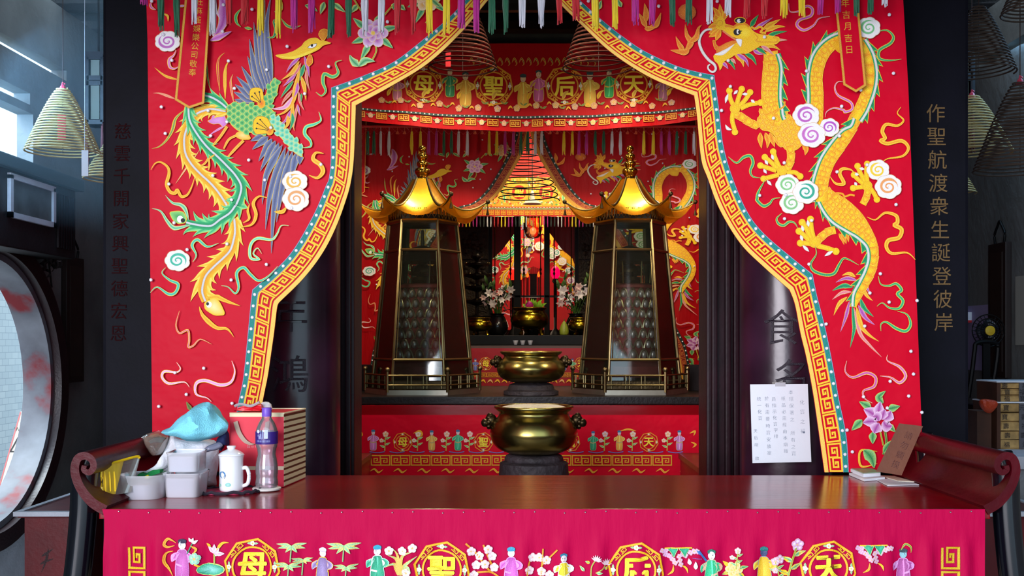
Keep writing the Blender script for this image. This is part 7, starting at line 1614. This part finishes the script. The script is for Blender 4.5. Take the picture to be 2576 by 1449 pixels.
crumple('orange_cloth', S('2462,1008 2480,1004 2504,1008 2506,1026 2490,1040 2470,1030'), 5.56, .08, mat('orange_plastic', (190, 60, 20), .5, bump=.3), 'orange plastic bag draped at the left of the joss bundles', 'bag', 14, .01)
t = thing('folding_stand', 'dark wooden stand beneath the orange bag beside the joss bundles', 'stand', (P(2482, 0, 5.7).x, 5.7, .966)); obj('box', box(P(2458, 0, 5.62).x, P(2494, 0, 5.62).x, 5.62, 5.8, .967, P(0, 1032, 5.7).z), mat('bundle_side', (74, 40, 22), .7, var=.3), t)
Y = 6.3; t = thing('wooden_chair', 'dark wooden chair with curved open back standing at the right', 'chair', P(2470, 1100, Y)); zs = .966; q = lambda u, v, y=Y: P(u, v, y)
b = BM(); tube(b, cr([q(2436, 1000), q(2446, 930), q(2452, 880), q(2456, 864), q(2480, 860), q(2506, 864), q(2510, 880), q(2504, 930), q(2494, 985)], False, 5), .014, 8); obj('back_frame', b, BLACKP, t, True)
obj('splat', box(q(2472, 0).x, q(2490, 0).x, Y-.008, Y+.008, q(0, 1010).z, q(0, 862).z), BLACKP, t); obj('seat', box(q(2430, 0).x, q(2506, 0).x, Y-.36, Y+.02, q(0, 1016).z-.03, q(0, 1016).z), DARKWOOD, t)
for u, y in ((2434, Y), (2500, Y), (2434, Y-.34), (2500, Y-.34)): obj('leg', tube(BM(), [(q(u, 0).x, y, q(0, 1016).z-.03), (q(u, 0).x, y, .967)], .016, 8), BLACKP, t, True)
Y = 6.45; c = P(2477, 832, Y); t = thing('electric_fan', 'dark round electric fan with yellow hub behind the chair at right', 'fan', (c.x, Y, .966)); b = BM()
for r in (.1, .075, .05): tube(b, [(c.x+r*math.cos(k*.2618), Y-.06+.2*(r-.05), c.z+r*math.sin(k*.2618)) for k in range(24)], .004, 5, closed=True)
for k in range(24): an = k*.2618; tube(b, [(c.x+.03*math.cos(an), Y-.07, c.z+.03*math.sin(an)), (c.x+.1*math.cos(an), Y-.045, c.z+.1*math.sin(an))], .002, 4)
obj('guard', b, BLACKP, t); b = BM()
for k in range(4):
    an = k*PI/2; petal(b, (c.x, Y-.03, c.z), (math.cos(an), 0, math.sin(an)), (0, -1, 0), .09, .04)
obj('blades', b, mat('fan_blade', (34, 34, 44), .4), t); obj('hub', lathe(BM(), [(.03, 0), (.03, .01), (.01, .014)], (0, 0, 0), 18), mat('yellow_hub', (210, 170, 30), .5), t)
hubo = t.children[-1]; hubo.data.transform(Matrix.Translation((c.x, Y-.07, c.z)) @ Matrix.Rotation(PI/2, 4, 'X')); obj('pole', tube(BM(), [(c.x, Y, c.z), (c.x, Y, .98)], .014, 8), BLACKP, t); obj('foot', lathe(BM(), [(.09, .001), (.085, .02), (.02, .03)], (c.x, Y, .966), 24), BLACKP, t)
obj('motor', lathe(BM(), [(.04, -.03), (.05, 0), (.04, .04)], (c.x, Y, c.z), 16), BLACKP, t, True)
def wallcard(name, y0, y1, v0, v1, m, label, cat): Y = (y0+y1)/2; return tag(obj(name, box(XW-.006, XW, y0, y1, P(0, v1, Y).z, P(0, v0, Y).z), m), label, cat)
wallcard('wall_paper_notice', 6.05, 6.36, 692, 868, mat('dim_paper', (150, 150, 140), .7), 'pale paper notice pinned on the right wall at the picture edge', 'notice')
o = thing('switch_box', 'small white and red box fixed high on the right wall beside the fan', 'box', (XW, 7.05, P(0, 812, 7.05).z)); obj('white_half', box(XW-.05, XW, 6.98, 7.12, P(0, 806, 7.05).z, P(0, 786, 7.05).z), PAPER, o); obj('red_half', box(XW-.05, XW, 6.98, 7.12, P(0, 812, 7.05).z, P(0, 806, 7.05).z), REDCARD, o)
wallcard('lilac_light_panel', 6.68, 7.4, 770, 930, mat('lilac_light_tone', (150, 140, 180), .7), 'added board on the right wall behind the fan and chair, coloured as lilac light', 'board')  # lilac light on the wall is put into this board's colour
# drifting incense smoke in the left hall
hz = bpy.data.materials.new('incense_haze'); hz.use_nodes = True; nt = hz.node_tree; nt.nodes.clear(); o_ = nt.nodes.new('ShaderNodeOutputMaterial'); vs_ = nt.nodes.new('ShaderNodeVolumeScatter')
vs_.inputs['Color'].default_value = (.62, .86, 1, 1); vs_.inputs['Density'].default_value = .05; nt.links.new(vs_.outputs[0], o_.inputs['Volume'])
o = tag(obj('incense_haze', box(-2.69, -1.8, 4.6, 7.6, 2.2, 3.65), hz), 'thin blue incense haze drifting under the daylight slits at the left', 'smoke'); o['kind'] = 'stuff'
